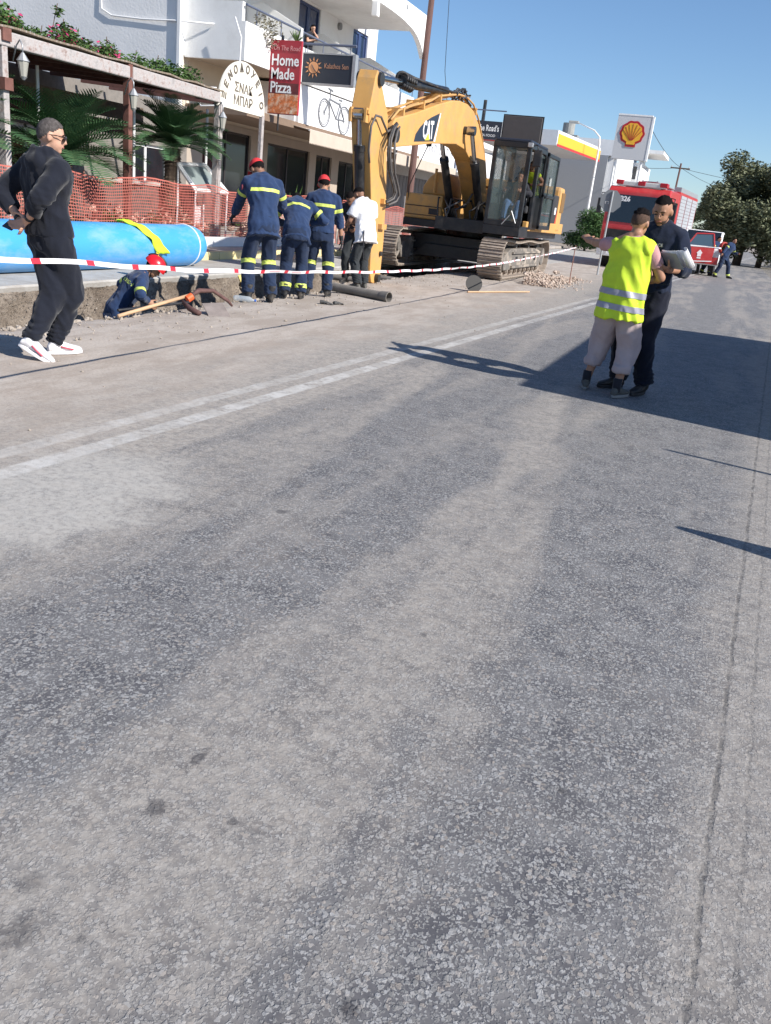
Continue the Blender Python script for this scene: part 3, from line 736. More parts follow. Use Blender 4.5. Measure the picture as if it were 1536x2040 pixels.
    if hat == 'helmet':
        g = MB(); cc = HC+HR @ V((0, -0.008*s, 0.022*s)); g.sphere(cc, V((0.115, 0.140, 0.125))*s, 28, 20, HR)
        inv = HR.inverted(); bmesh.ops.delete(g.b, geom=[v for v in g.b.verts if (inv @ (v.co-cc)).z < -0.035*s+(0.03*s if (inv @ (v.co-cc)).y > 0.03 else 0)], context='VERTS')
        hl = g.done('helmet', mat('red_helmet_shell', (0.65, 0.012, 0.02), 0.28, var=0.08, coat=0.5), root, smooth=True)
        g = MB(); g.tube([cc+HR @ V((0, math.cos(a)*0.142*s, math.sin(a)*0.128*s)) for a in frange(0.25, 2.9, 16)], 0.014, 8); g.done('comb', M_black, hl, smooth=True)
        g = MB(); g.tube([cc+HR @ V((0.06*s*math.cos(a)-0.05*s, -0.045*s+0.05*math.sin(a)*s, 0.112*s)) for a in frange(0.0, 2*PI, 20)], 0.008, 6); g.done('yellow_mark', mat('yellow_mark', (.85, .65, .05), .5), hl, smooth=True)
        g = MB(); 
        for sd in (1, -1): g.tube([cc+HR @ V((sd*0.105*s, 0.0, -0.02*s)), cc+HR @ V((sd*0.075*s, 0.03*s, -0.10*s)), cc+HR @ V((0, 0.06*s, -0.15*s))], 0.007, 6)
        g.done('chin_strap', M_black, hl, smooth=True)
    out = {'root': root, 'P': P, 'X': X, 'Y': Y, 'Z': Z, 's': s, 'A': A, 'L': Lg, 'N': N, 'HC': HC, 'HR': HR, 'body': body, 'sh': sh}
    # trousers
    if bottom:
        bmx = bottom; mb = MB(); wd = bmx.get('w', 0.014); fr = bmx.get('len', 0.97)
        secs = [(P+(Rp @ V((0, 0, t*s))), V((a_*s+wd, 0, 0)), V((0, c_*s+wd, 0))) for t, a_, c_ in ((0.09, .146, .102), (-.02, .168, .120), (-.08, .168, .122), (-.13, .150, .112))]
        mb.loft(secs)
        rg = []
        for sd in (1, -1):
            kn, an, g = Lg[sd]; e = kn+(an-kn)*fr
            rh, rk, ra = bmx.get('r', (0.098, 0.078, 0.068))
            cap(mb, hipj[sd]+V((0, 0, -0.01)), kn, rh*s, rk*s)
            mb.cyl(kn, e, rk*s, ra*s, 16); mb.sphere(kn, rk*s, 14, 10)
            if bmx.get('cuff'): mb.tube([e+V((0, 0, 0.03*s)), e+V((0, 0, -0.005))], [(ra+.012)*s, (ra+.008)*s], 16); mb.tube([e+V((0, 0, 0.07*s)), e+V((0, 0, 0.045*s))], [(ra+.010)*s, (ra+.012)*s], 16)
            if bmx.get('bag'): mb.sphere(kn+(an-kn)*0.75, V((ra+.012, ra+.012, .07))*s, 14, 10)
            rg.append((kn-V((0, 0.05, 0)), 0.13*s, 0.004)); rg.append((an+V((0, 0, 0.08)), 0.16*s, 0.007*bmx.get('crumple', 1)))
        tr = fused(mb, 'trousers', bmx['m'], root, 0.013, 5, bmx.get('fold', 0.009), 6.5, ridge=rg); out['trousers'] = tr
        for fr_, wdt in bmx.get('bands', []):
            for sd in (1, -1):
                kn, an, g = Lg[sd]
                if fr_ < 0: p = kn+(an-kn)*(-fr_)
                else: p = kn+(an-kn)*fr_
                band(tr, p, (an-kn), wdt, 0.14*s, bmx.get('bm', C_lime), 'leg_band', tr)
        if beltm:
            band(tr, P+V((0, 0, 0.07*s)), V((0, 0, 1)), 0.04, 0.3, beltm, 'belt', tr, 0.006)
    if top:
        tp = top; mb = MB(); inf = tp.get('inf', 0.018)
        for sd in (1, -1): cap(mb, N-Z*0.005*s+X*sd*0.04*s, sh[sd]+Z*0.006*s, 0.05*s+inf*.5, 0.046*s+inf*.8)
        torso(mb, inf, tp.get('hem', -0.10), tp.get('flare', 0.02), wide=tp.get('wide', 1.0))
        sl = tp.get('sleeve', 1.9); rg = []
        for sd in (1, -1):
            el, wr, a = A[sd]; r0, r1, r2 = tp.get('r', (0.069, 0.060, 0.050))
            if sl > 0:
                mb.sphere(sh[sd]-Z*0.005, r0*s, 14, 10)
                if sl <= 1:
                    mb.cyl(sh[sd], sh[sd]+(el-sh[sd])*sl, r0*s, (r0*.5+r1*.5)*1.05*s, 16)
                else:
                    cap(mb, sh[sd], el, r0*s, r1*s); mb.cyl(el, el+(wr-el)*(sl-1), r1*s, r2*s, 16)
                rg.append((el, 0.12*s, 0.005))
            elif tp.get('vest'): mb.sphere(sh[sd]-Z*0.01-X*sd*0.02, 0.088*s, 14, 10)
        if tp.get('collar'): mb.cyl(N-Z*0.03*s, N+Z*0.045*s+Y*0.006, 0.078*s, 0.068*s, 16)
        if tp.get('hood'):
            hd = tp['hood']
            mb.sphere(N-Y*0.090*s-Z*0.045*s, V((0.125, 0.070, 0.085))*s, 16, 10, Rb)
            mb.tube([N+X*0.075*s+Y*0.04*s, N+X*0.09*s-Y*0.01*s+Z*0.025, N+X*0.055*s-Y*0.075*s+Z*0.035, N-Y*0.095*s+Z*0.035, N-X*0.055*s-Y*0.075*s+Z*0.035, N-X*0.09*s-Y*0.01*s+Z*0.025, N-X*0.075*s+Y*0.04*s], 0.034*s, 10)
        tpo = fused(mb, tp.get('name', 'jacket'), tp['m'], root, 0.012, 4, tp.get('fold', 0.010)*1.15, tp.get('ff', 6.5), ridge=rg); out['top'] = tpo
        bmz = tp.get('bm', C_lime)
        for t, wdt in tp.get('chest', []):
            band(tpo, P+Z*t*s, Z, wdt, 0.30*s, bmz, 'reflective_band', tpo, keep=(lambda c: abs((c-P).dot(X)) < (0.185 if tp.get('vest') else 0.165)*s*bulk and (tp.get('vest') or (c-P).dot(Y) < 0.05)))
        for fr_, wdt in tp.get('arm', []):
            for sd in (1, -1):
                el, wr, a = A[sd]; p = sh[sd]+(el-sh[sd])*fr_
                band(tpo, p, el-sh[sd], wdt, 0.10*s, bmz, 'sleeve_band', tpo, keep=(lambda c, p=p, sd=sd: (c-p).dot(X)*sd > -0.06))
    if shoes:
        sm, ss, boot = shoes[:3]; st = shoes[3] if len(shoes) > 3 else None
        for sd in (1, -1):
            kn, an, g = Lg[sd]
            shoe(root, an, g.get('d', (sd*0.15, 1, 0)), g.get('pitch', 0.0), sm, ss, s, boot, st)
            if g.get('sock') or shoes[-1] == 'sock':
                b = MB(); b.cyl(an+V((0, 0, 0.10*s)), an-V((0, 0, 0.03)), 0.043*s, 0.042*s, 14); b.done('sock', C_dark, root, smooth=True)
    if gloves:
        for sd in gloves:
            el, wr, a = A[sd]; mb = MB(); fd = V(a.get('fd', (wr-el).normalized())).normalized(); pn = V(a.get('pn', (-sd, 0, 0)))
            hand(mb, wr, fd, pn, a.get('side', sd), a.get('curl', 0.35), s*1.12, thumb=a.get('thumb', .5), curls=a.get('curls')); mb.cyl(wr-fd*0.04, wr+fd*0.02, 0.036, 0.034, 14)
            fused(mb, 'glove', M_glove, root, 0.008, 1)
    return out
# ------------------------------------------------------------------ crawler excavator astride the trench
Y_ = mat('excavator_yellow', (0.60, 0.325, 0.10), 0.55, var=0.08, scale=2.5, dirt=(0.36, 0.25, 0.15), dscale=3.2, damt=0.6, spec=0.4)
K_ = M_black
TR = mat('worn_track_steel', (0.29, 0.24, 0.20), 0.8, 0.1, var=0.25, scale=9, dirt=(0.38, 0.32, 0.26), dscale=5, damt=0.9, bump=0.004, bscale=30)
FRM = mat('dusty_track_frame', (0.15, 0.135, 0.12), 0.8, var=0.25, scale=5, dirt=(0.46, 0.39, 0.32), dscale=2.2, damt=1.0)
EX = empty('excavator', (-6.5, 23.6, 0), 0, 'yellow crawler excavator with black cab straddling the trench, its arm reaching down vertically', 'excavator')
def exc(b, name, m, parent=EX, **k): return b.done(name, m, parent, world=True, **k)
# crawler tracks
def track_path(n):
    y0, y1, zc, r = 21.16, 26.12, 0.50, 0.43
    pts = []
    per = []
    for a in frange(0, 1, 12): per.append((y0+(y1-y0)*a, zc-r, 0))                    # bottom
    for a in frange(0, PI, 14)[1:]: per.append((y1+r*math.sin(a), zc-r*math.cos(a), 0))
    for a in frange(0, 1, 14)[1:]: per.append((y1+(y0-y1)*a, zc+r-0.045*math.sin(PI*2*a)**2, 0))
    for a in frange(0, PI, 14)[1:]: per.append((y0-r*math.sin(a), zc+r*math.cos(a), 0))
    P = [V((0, p[0], p[1])) for p in per]; L = [0]
    for a, b_ in zip(P, P[1:]): L.append(L[-1]+(b_-a).length)
    T = L[-1]; out = []
    for i in range(n):
        s_ = T*i/n; j = 0
        while L[j+1] < s_: j += 1
        t = (s_-L[j])/(L[j+1]-L[j]); p = P[j].lerp(P[j+1], t); d = (P[j+1]-P[j]).normalized(); out.append((p, d))
    return out
shoe_m = None
NSH = 62
for cx in (-5.25, -7.95):
    near = cx > -6
    tf_ = MB()
    # side frame with sloping top, dusty
    tf_.prism([(21.45, 0.22), (25.8, 0.22), (25.95, 0.45), (25.6, 0.68), (24.9, 0.74), (22.0, 0.74), (21.5, 0.60), (21.35, 0.42)], 'x', cx-0.17, cx+0.20)
    tfo = exc(tf_, 'track_frame', FRM, bevel=0.02)
    b = MB(); b.box(cx+0.19, cx+0.26, 22.1, 25.5, 0.27, 0.33); b.box(cx+0.19, cx+0.25, 22.1, 25.5, 0.62, 0.66)
    b.done('frame_rib', FRM, tfo, world=True)
    b = MB()
    for yy in (22.6, 23.5, 24.9): b.box(cx+0.201, cx+0.212, yy, yy+0.22, 0.42, 0.54)
    b.done('frame_slot', K_, tfo, world=True)
    for yy in (22.9, 24.4):
        b = MB(); b.cyl((cx-0.1, yy, 0.80), (cx+0.12, yy, 0.80), 0.07, n=14); b.done('carrier_roller', FRM, tfo, world=True, smooth=False)
    for i in range(8):
        yy = 21.9+i*0.53; b = MB(); b.cyl((cx-0.16, yy, 0.20), (cx+0.17, yy, 0.20), 0.085, n=14); b.cyl((cx+0.17, yy, 0.20), (cx+0.20, yy, 0.20), 0.05, n=10); b.done('track_roller', TR, tfo, world=True)
    b = MB(); b.cyl((cx-0.10, 21.16, 0.5), (cx+0.10, 21.16, 0.5), 0.37, n=32); b.cyl((cx-0.16, 21.16, 0.5), (cx+0.17, 21.16, 0.5), 0.25, n=24); b.cyl((cx-0.2, 21.16, 0.5), (cx+0.22, 21.16, 0.5), 0.10, n=16)
    exc(b, 'idler_wheel', FRM, auto=40)
    b = MB(); pr = []
    for k in range(48):
        a = 2*PI*k/48; rr = 0.39 if k % 2 else 0.34; pr.append((26.12+rr*math.cos(a), 0.5+rr*math.sin(a)))
    b.prism(pr, 'x', cx-0.04, cx+0.04); b.cyl((cx-0.15, 26.12, 0.5), (cx+0.2, 26.12, 0.5), 0.24, n=24); exc(b, 'sprocket', FRM)
    for i, (p, d) in enumerate(track_path(NSH)):
        if shoe_m is None:
            b = MB(); b.box(-0.30, 0.30, -0.105, 0.105, -0.012, 0.012)
            for yy in (-0.09, 0.0, 0.085): b.box(-0.298, 0.298, yy-0.011, yy+0.011, 0.012, 0.042)
            for xx in (-0.085, 0.085): b.box(xx-0.02, xx+0.02, -0.11, 0.08, -0.085, -0.012)
            o = b.done('track_shoe', TR, EX, fix=True); shoe_m = o.data
        else:
            o = bpy.data.objects.new('track_shoe', shoe_m); COL.objects.link(o); o.parent = EX
        nrm = V((0, d.z, -d.y)) * 1.0
        nrm = V((0, d.z, -d.y))
        zc = V((0, p.y-23.64, p.z-0.5))
        if nrm.dot(V((0, max(-1, min(1, (p.y-23.64)/2.6))**3, (p.z-0.5)*3))) < 0: nrm = -nrm
        xx = V((1, 0, 0)); yv = nrm.cross(xx)
        Mx = Matrix((xx, yv, nrm)).transposed().to_4x4(); Mx.translation = V((cx+6.5, p.y-23.6+0, p.z)) + nrm*0.0
        o.matrix_local = Mx
b = MB(); b.box(-7.8, -5.4, 22.3, 25.2, 0.45, 0.86); b.cyl((-6.5, 23.6, 0.86), (-6.5, 23.6, 1.02), 0.75, n=32)
b.prism([(-7.75, 0.30), (-5.45, 0.30), (-5.8, 0.62), (-7.4, 0.62)], 'y', 22.2, 22.7); exc(b, 'car_body', K_, bevel=0.015)
# house deck
b = MB(); b.box(-7.9, -4.86, 21.7, 26.6, 1.02, 1.2); b.box(-6.9, -5.65, 21.25, 23.0, 1.02, 1.32); b.box(-5.60, -4.70, 20.98, 21.9, 1.06, 1.26); exc(b, 'deck', K_, bevel=0.01)
b = MB(); b.prism([(21.9, 1.20), (26.9, 1.16), (26.9, 1.45), (21.9, 1.42)], 'x', -4.86, -4.74); exc(b, 'side_skirt', Y_, bevel=0.02)
b = MB(); b.box(-5.95, -4.76, 24.2, 26.0, 1.43, 2.18); sp_ = exc(b, 'engine_panel', mat('dark_grey_panel', (0.035, 0.032, 0.033), 0.5), bevel=0.02)
b = MB(); b.prism([(25.55, 1.44), (25.75, 1.44), (26.0, 2.16), (25.9, 2.16)], 'x', -4.76, -4.75); b.done('red_stripe', mat('orange_red_stripe', (.65, .08, .04), .5), sp_, world=True)
b = MB(); b.box(-4.76, -4.752, 25.3, 25.5, 1.68, 1.86); b.done('white_sticker', M_paper if 'M_paper' in globals() else M_whitep, sp_, world=True)
# counterweight
b = MB(); prf = [(-7.95, 25.7), (-4.72, 25.7), (-4.72, 26.3), (-5.2, 26.95), (-6.0, 27.2), (-6.7, 27.2), (-7.4, 26.95), (-7.95, 26.3)]
b.prism(prf, 'z', 1.2, 2.42); cwt = exc(b, 'counterweight', Y_, bevel=0.09)
b = MB(); b.box(-4.725, -4.70, 25.85, 26.35, 1.75, 2.28); gp = b.done('grille', mat('grille_brown', (0.20, 0.11, 0.035), .6), cwt, world=True, bevel=0.01)
b = MB(); b.box(-6.6, -5.4, 23.5, 25.7, 2.15, 2.38); exc(b, 'engine_hood', Y_, bevel=0.04)
# right-hand body: tool box, tank and step
b = MB(); b.prism([(21.75, 1.2), (26.0, 1.2), (26.0, 1.86), (21.75, 1.80)], 'x', -7.92, -6.92); tb_ = exc(b, 'tool_box', Y_, bevel=0.04)
b = MB(); b.box(-7.9, -6.94, 21.735, 21.752, 1.50, 1.52); b.box(-7.25, -7.0, 21.725, 21.75, 1.33, 1.47); b.box(-7.9, -6.94, 21.735, 21.752, 1.29, 1.305); b.done('box_seam', K_, tb_, world=True)
b = MB(); pr = [(-7.58, 1.80), (-6.92, 1.80), (-6.92, 2.34), (-7.22, 2.36), (-7.42, 2.22), (-7.56, 2.0)]; b.prism(pr, 'y', 22.0, 24.6); exc(b, 'fuel_tank', Y_, bevel=0.04)
b = MB(); b.cyl((-7.22, 21.9, 1.85), (-7.22, 21.9, 2.42), 0.035, n=10); exc(b, 'handrail', Y_)
b = MB(); b.tube([(-7.86, 21.8, 1.3), (-7.84, 21.72, 1.95), (-7.74, 21.7, 2.2), (-7.45, 21.72, 2.95)], 0.013, 8); exc(b, 'mirror_arm', K_, smooth=True)
b = MB(); b.box(-7.5, -7.36, 21.68, 21.71, 2.9, 3.12); exc(b, 'mirror', K_, bevel=0.01)
# boom
bo = [(15.86, 2.62), (15.92, 2.80), (16.07, 2.95), (17.11, 3.17), (18.49, 3.51), (19.28, 3.68), (19.9, 3.76), (20.5, 3.77), (21.06, 3.69), (21.56, 3.49), (22.15, 3.15), (22.63, 2.75), (23.0, 2.25), (23.3, 1.65), (23.2, 1.30),
      (22.85, 1.25), (22.45, 1.75), (21.95, 2.22), (21.36, 2.62), (20.75, 2.83), (19.98, 2.88), (18.41, 2.74), (16.16, 2.46), (15.95, 2.48)]
b = MB(); b.prism(bo, 'x', -6.62, -6.2); bm_ = exc(b, 'boom', Y_, bevel=0.02)
b = MB(); b.cyl((-6.72, 15.98, 2.66), (-6.10, 15.98, 2.66), 0.13, n=20); b.cyl((-6.66, 20.45, 3.22), (-5.98, 20.45, 3.22), 0.085, n=20); b.done('boom_pin', mat('dark_pin', (0.05, 0.05, 0.05), .5, .5), bm_, world=True, auto=40)
# decal
dk_ = mat('dark_blue_decal', (0.022, 0.032, 0.05), 0.45)
b = MB(); b.prism([(17.16, 2.66), (17.22, 2.80), (17.42, 2.94), (17.70, 3.08), (18.05, 3.20), (18.56, 3.34), (18.33, 2.78)], 'x', -6.20, -6.194); b.done('decal', dk_, bm_, world=True, fix=True)
b = MB(); b.prism([(18.36, 2.78), (18.59, 3.34), (18.64, 3.355), (18.45, 2.78)], 'x', -6.20, -6.194); b.done('decal_stripe', M_whitep, bm_, world=True)
text_mesh('CAT', 0.46, frame((-6.190, 17.93, 2.935), (0, 1, 0.10), (0, -0.12, 1)), M_whitep, bm_, 'decal_lettering', 0.001, sx=0.72, bold=0.014, world=True)
b = MB(); b.prism([(17.78, 2.745), (18.06, 2.775), (17.95, 2.90)], 'x', -6.189, -6.186); b.done('decal_triangle', mat('decal_yellow', (.8, .6, .05), .5), bm_, world=True)
# pipes along the top of the boom
ln = [(15.95, 2.88), (16.3, 3.06), (17.1, 3.27), (18.0, 3.48), (18.5, 3.62), (19.3, 3.74), (19.9, 3.86), (20.5, 3.90), (21.1, 3.80), (21.65, 3.57), (22.25, 3.2), (22.75, 2.75), (23.1, 2.3)]
YP = mat('dusty_yellow_pipe', (0.52, 0.29, 0.10), .55, var=.15, dirt=(0.3, .2, .12), damt=.6)
for k, xx in enumerate((-6.56, -6.48, -6.34, -6.25)):
    b = MB(); b.tube([(xx, y, z+0.02*math.sin(k*2+i*1.7)+0.03*(k % 2)) for i, (y, z) in enumerate(ln)], 0.022, 8); exc(b, 'hydraulic_pipe', YP, smooth=True)
for yy, zz in ((16.5, 3.12), (17.6, 3.40), (18.6, 3.66), (21.3, 3.74)):
    b = MB(); b.box(-6.6, -6.21, yy-0.03, yy+0.03, zz-0.1, zz+0.05); exc(b, 'pipe_clamp', Y_)
# hose tangle near the bend
HS = mat('black_hose', (0.016, 0.017, 0.02), 0.5, dirt=(.2, .17, .14), var=.1, damt=.4)
HSG = mat('dusty_hose', (0.10, 0.09, 0.085), 0.6, var=.2)
random.seed(3)
for k in range(8):
    y0 = 19.6+random.random()*1.3; x0 = random.uniform(-6.55, -6.15); pts = [(x0+random.uniform(-.05, .05), y0+random.uniform(.06, .16)*j, 3.82+0.20*math.sin(PI*j/6)+random.uniform(-.02, .03)) for j in range(7)]
    b = MB(); b.tube(pts, 0.02, 8); exc(b, 'hose', [HS, HSG][k % 2], smooth=True)
for k in range(5):
    a0 = 16.6+k*0.09; b = MB(); b.tube([(-6.36+0.11*math.cos(a), a0+0.10*k*0.3+0.05*math.sin(a*2), 3.66+0.13*math.sin(a)) for a in frange(0, 2*PI*0.9, 14)], 0.026, 8); exc(b, 'hose', HS, smooth=True)
for k in range(3):
    b = MB(); b.tube([(-6.28-0.06*k, 17.0, 3.76+0.02*k), (-6.28-0.06*k, 18.0, 3.80+0.02*k), (-6.28-.06*k, 19.2, 3.86+.02*k), (-6.28-.06*k, 19.8, 3.90)], 0.02, 8); exc(b, 'hose', HS, smooth=True)
# stick
st = [(15.01, 3.58), (14.93, 3.44), (14.78, 2.90), (14.98, 2.30), (15.23, 1.57), (15.46, 0.79), (15.54, 0.20), (15.66, 0.02), (15.92, -0.03), (16.08, 0.16), (16.08, 0.79), (15.98, 1.6), (15.78, 2.37), (15.74, 2.67), (15.66, 2.95), (15.42, 3.20), (15.13, 3.50)]
b = MB(); b.prism(st, 'x', -6.55, -6.2); sk = exc(b, 'stick', Y_, bevel=0.015)
for q_ in ((-6.60, -6.15, 15.12, 3.45, .11), (-6.62, -6.12, 15.84, .10, .075), (-6.58, -6.16, 15.93, .55, .045)):
    b = MB(); b.cyl((q_[0], q_[2], q_[3]), (q_[1], q_[2], q_[3]), q_[4], n=20); b.done('stick_pin', MATS['dark_pin'], sk, world=True, auto=40)
b = MB()
for xx in (-6.52, -6.24): b.box(xx-0.02, xx+0.02, 14.70, 15.05, 2.72, 2.95)
b.box(-6.56, -6.19, 14.72, 14.80, 2.86, 2.92); b.done('bracket', Y_, sk, world=True)
RODM = mat('chrome_rod', (0.45, 0.46, 0.48), 0.22, 1.0)
def ram(p0, p1, t, r, rr, name='hydraulic_cylinder', clamp=True):
    p0 = V(p0); p1 = V(p1); d = (p1-p0); q = p0+d*t
    b = MB(); b.cyl(q, p1, r, n=20); b.cyl(q-d.normalized()*0.01, q+d.normalized()*0.09, r*1.14, n=20); b.sphere(p1, r*0.95, 14, 8)
    c = exc(b, name, K_, auto=40)
    b = MB(); b.cyl(p0, q, rr, n=14); b.cyl(p0-V((0.09, 0, 0)), p0+V((0.09, 0, 0)), rr*1.9, n=14); b.done('rod', RODM, c, world=True, auto=40)
    return c
ram((-6.38, 15.16, 3.50), (-6.38, 19.35, 3.86), 0.36, 0.088, 0.052)
ram((-6.40, 14.84, 2.86), (-6.40, 15.30, 0.95), 0.26, 0.092, 0.055)
ram((-6.02, 20.45, 3.22), (-6.02, 22.35, 1.18), 0.30, 0.098, 0.052)
ram((-6.78, 20.45, 3.22), (-6.78, 22.35, 1.18), 0.30, 0.098, 0.052)
for z_ in (1.45, 1.0):
    b = MB(); b.box(-6.2, -6.12, 15.7, 15.95, z_, z_+.09); exc(b, 'hose_guide', Y_)
# hoses hanging from boom tip down the stick
hp = [(-6.13, 15.95, 2.86), (-6.08, 15.66, 2.76), (-6.03, 15.40, 2.55), (-6.02, 15.38, 2.30), (-6.03, 15.52, 2.05), (-6.04, 15.78, 1.85), (-6.05, 15.98, 1.70), (-6.08, 15.98, 1.58), (-6.12, 15.75, 1.50)]
for k in range(4):
    dx = 0.035*k; b = MB(); b.tube([(x+dx*0.4*(1 if k % 2 else -.4), y+0.06*k*math.sin(PI*i/8)+0.02*k, z-0.02*k) for i, (x, y, z) in enumerate(hp)], 0.021, 8); exc(b, 'hose', [HS, HSG, HS, HSG][k], smooth=True)
b = MB(); b.tube([(-6.12, 15.9, 2.80), (-6.10, 15.45, 2.66), (-6.11, 15.12, 2.86), (-6.12, 14.9, 2.86), (-6.14, 14.78, 2.68), (-6.17, 14.84, 2.3), (-6.18, 14.95, 2.1)], 0.02, 8); exc(b, 'hose', HSG, smooth=True)
b = MB(); b.tube([(-6.05, 21.3, 1.9), (-6.3, 21.7, 1.6), (-6.55, 21.5, 1.5), (-6.7, 21.9, 1.3)], 0.025, 8); exc(b, 'hose', HS, smooth=True)
random.seed(21)
for k in range(9):
    x0 = random.uniform(-6.85, -5.75); b = MB(); b.tube([(x0, 21.35, 1.15), (x0+random.uniform(-.15, .15), 21.25+random.uniform(0, .1), 1.5), (x0+random.uniform(-.2, .2), 21.7, 1.75), (x0, 22.6, 1.6+random.uniform(-.1, .2))], 0.022, 6); exc(b, 'hose', [HS, HSG][k % 3 == 0], smooth=True)
# cab
CX0, CX1, CY0, CY1, CZ0, CZ1 = -5.60, -4.70, 21.0, 22.95, 1.26, 3.12
b = MB(); pw = 0.05
def post(x, y, z0=CZ0, z1=CZ1, w=pw, d=pw, dy=0.0): b.box(x-w, x+w, y-d, y+d, z0, z1)
post(CX0+.04, CY0+.05, d=.04); post(CX1-.05, CY0+.05, d=.05); post(CX0+.04, CY1-.04); post(CX1-.05, CY1-.06, w=.045, d=.06); post(CX1-.05, 22.12, w=.045, d=.04); post(CX0+.04, 22.0, w=.03, d=.04)
b.box(CX0, CX1, CY0, CY0+0.1, CZ1-0.12, CZ1); b.box(CX0, CX1, CY0+0.005, CY0+0.09, CZ0, CZ0+0.13); b.box(CX0, CX1, CY1-0.08, CY1-.004, CZ0, CZ0+0.85)
b.box(CX0+.004, CX0+.08, CY0+.02, CY1-.02, CZ1-0.12, CZ1-.01); b.box(CX1-.08, CX1-.004, CY0+.02, CY1-.02, CZ1-0.12, CZ1-.01); b.box(CX0+.004, CX0+.06, CY0+.06, CY1-.06, CZ0, CZ0+0.5); b.box(CX1-.07, CX1-.006, 22.14, CY1-.06, CZ0, CZ0+0.75)
cf = exc(b, 'cab_frame', K_, bevel=0.012)
b = MB(); b.box(CX0+.01, CX1-.01, CY0+.02, CY1-.01, CZ1-0.02, CZ1+0.07); exc(b, 'cab_roof', mat('cab_roof_blue_black', (.018, .022, .035), .45), bevel=0.04)
b = MB(); b.box(CX0+.02, CX1-.02, CY0+.1, CY1-.05, CZ0-.02, CZ0+.03); exc(b, 'cab_floor', K_)
GL = mat('tinted_cab_glass', (0.10, 0.14, 0.145), 0.03, alpha=0.38, spec=0.9)
b = MB(); b.box(CX0+.08, CX1-.10, CY0+.02, CY0+.03, CZ0+.13, CZ1-.12); exc(b, 'windscreen', GL)
b = MB(); b.box(CX0+.03, CX0+.035, CY0+.1, CY1-.1, CZ0+.5, CZ1-.12); exc(b, 'side_window', GL)
b = MB(); b.box(CX1-.05, CX1-.045, 22.16, CY1-.12, CZ0+.75, CZ1-.12); exc(b, 'side_window', GL)
b = MB(); b.box(CX0+.09, CX1-.10, CY1-.05, CY1-.045, CZ0+.85, CZ1-.12); exc(b, 'rear_window', GL)
# open door folded back along the side
b = MB(); dx = -4.56
for (a0, a1, c0, c1) in ((22.35, 22.43, 1.28, 3.05), (23.72, 23.80, 1.30, 2.98), (22.35, 23.80, 2.95, 3.04), (22.35, 23.80, 1.26, 1.36), (22.35, 23.8, 2.02, 2.10)): b.box(dx-0.03, dx+0.03, a0, a1, c0, c1)
dr = exc(b, 'cab_door', K_, bevel=0.012)
b = MB(); b.box(dx-.004, dx+.004, 22.43, 23.72, 2.10, 2.95); b.done('door_glass', GL, dr, world=True)
b = MB(); b.box(dx-.005, dx+.003, 22.43, 23.72, 1.36, 2.02); b.done('lower_door_glass', GL, dr, world=True)
b = MB(); b.cyl((dx+.06, 22.6, 1.9), (dx+.06, 22.6, 2.5), .012, n=8); b.box(dx+.03, dx+.06, 22.5, 22.62, 2.0, 2.06); b.done('door_handle', M_black, dr, world=True)
b = MB(); b.box(-5.35, -4.95, 22.2, 22.7, 1.30, 1.72); b.box(-5.36, -4.94, 22.55, 22.72, 1.72, 2.45); b.box(-5.26, -5.02, 22.58, 22.70, 2.45, 2.68)
for xx in (-5.45, -4.87): b.box(xx-.06, xx+.06, 21.95, 22.5, 1.6, 1.78)
exc(b, 'seat', mat('seat_fabric', (.03, .03, .033), .9, var=.1), bevel=0.04)
for xx in (-5.44, -4.86):
    b = MB(); b.cyl((xx, 21.95, 1.75), (xx, 21.9, 2.0), 0.018, 0.03, n=10); exc(b, 'joystick', M_black, smooth=True)
for xx in (-5.25, -5.1):
    b = MB(); b.cyl((xx, 21.5, 1.28), (xx, 21.45, 1.8), 0.012, n=8); exc(b, 'travel_lever', M_black)
b = MB(); b.box(-5.52, -5.2, 21.2, 21.5, 1.28, 1.40); exc(b, 'foot_mat', mat('dark_red_mat', (.16, .02, .02), .8))
b = MB(); b.box(-5.25, -5.15, 21.08, 21.12, 1.28, 1.35); b.tube([(-4.82, 20.98, 1.35), (-4.95, 20.965, 1.62)], 0.012, 6); b.tube([(-5.15, 20.97, 1.30), (-4.98, 20.965, 1.52)], 0.012, 6); exc(b, 'wiper', M_galv)
# mirror and lamp by the front of the cab, roof hatch standing open
b = MB(); b.tube([(-4.72, 21.05, 3.05), (-4.55, 20.92, 3.08), (-4.52, 20.92, 2.95)], 0.014, 8); mr_ = exc(b, 'mirror_arm', K_, smooth=True)
b = MB(); b.box(-4.62, -4.42, 20.9, 20.95, 2.62, 2.98); exc(b, 'mirror', K_, bevel=0.03)
b = MB(); b.box(-4.78, -4.66, 20.9, 20.99, 3.02, 3.12); exc(b, 'work_lamp', M_galv, bevel=0.015)
b = MB(); b.box(-5.97, -4.99, 23.02, 23.06, 3.10, 3.87); hh = exc(b, 'raised_hatch', mat('hatch_underside', (0.075, 0.068, 0.068), 0.8, var=.08), bevel=0.012)
b = MB(); b.box(-6.0, -4.96, 23.06, 23.08, 3.08, 3.90); b.done('hatch_rim', K_, hh, world=True)
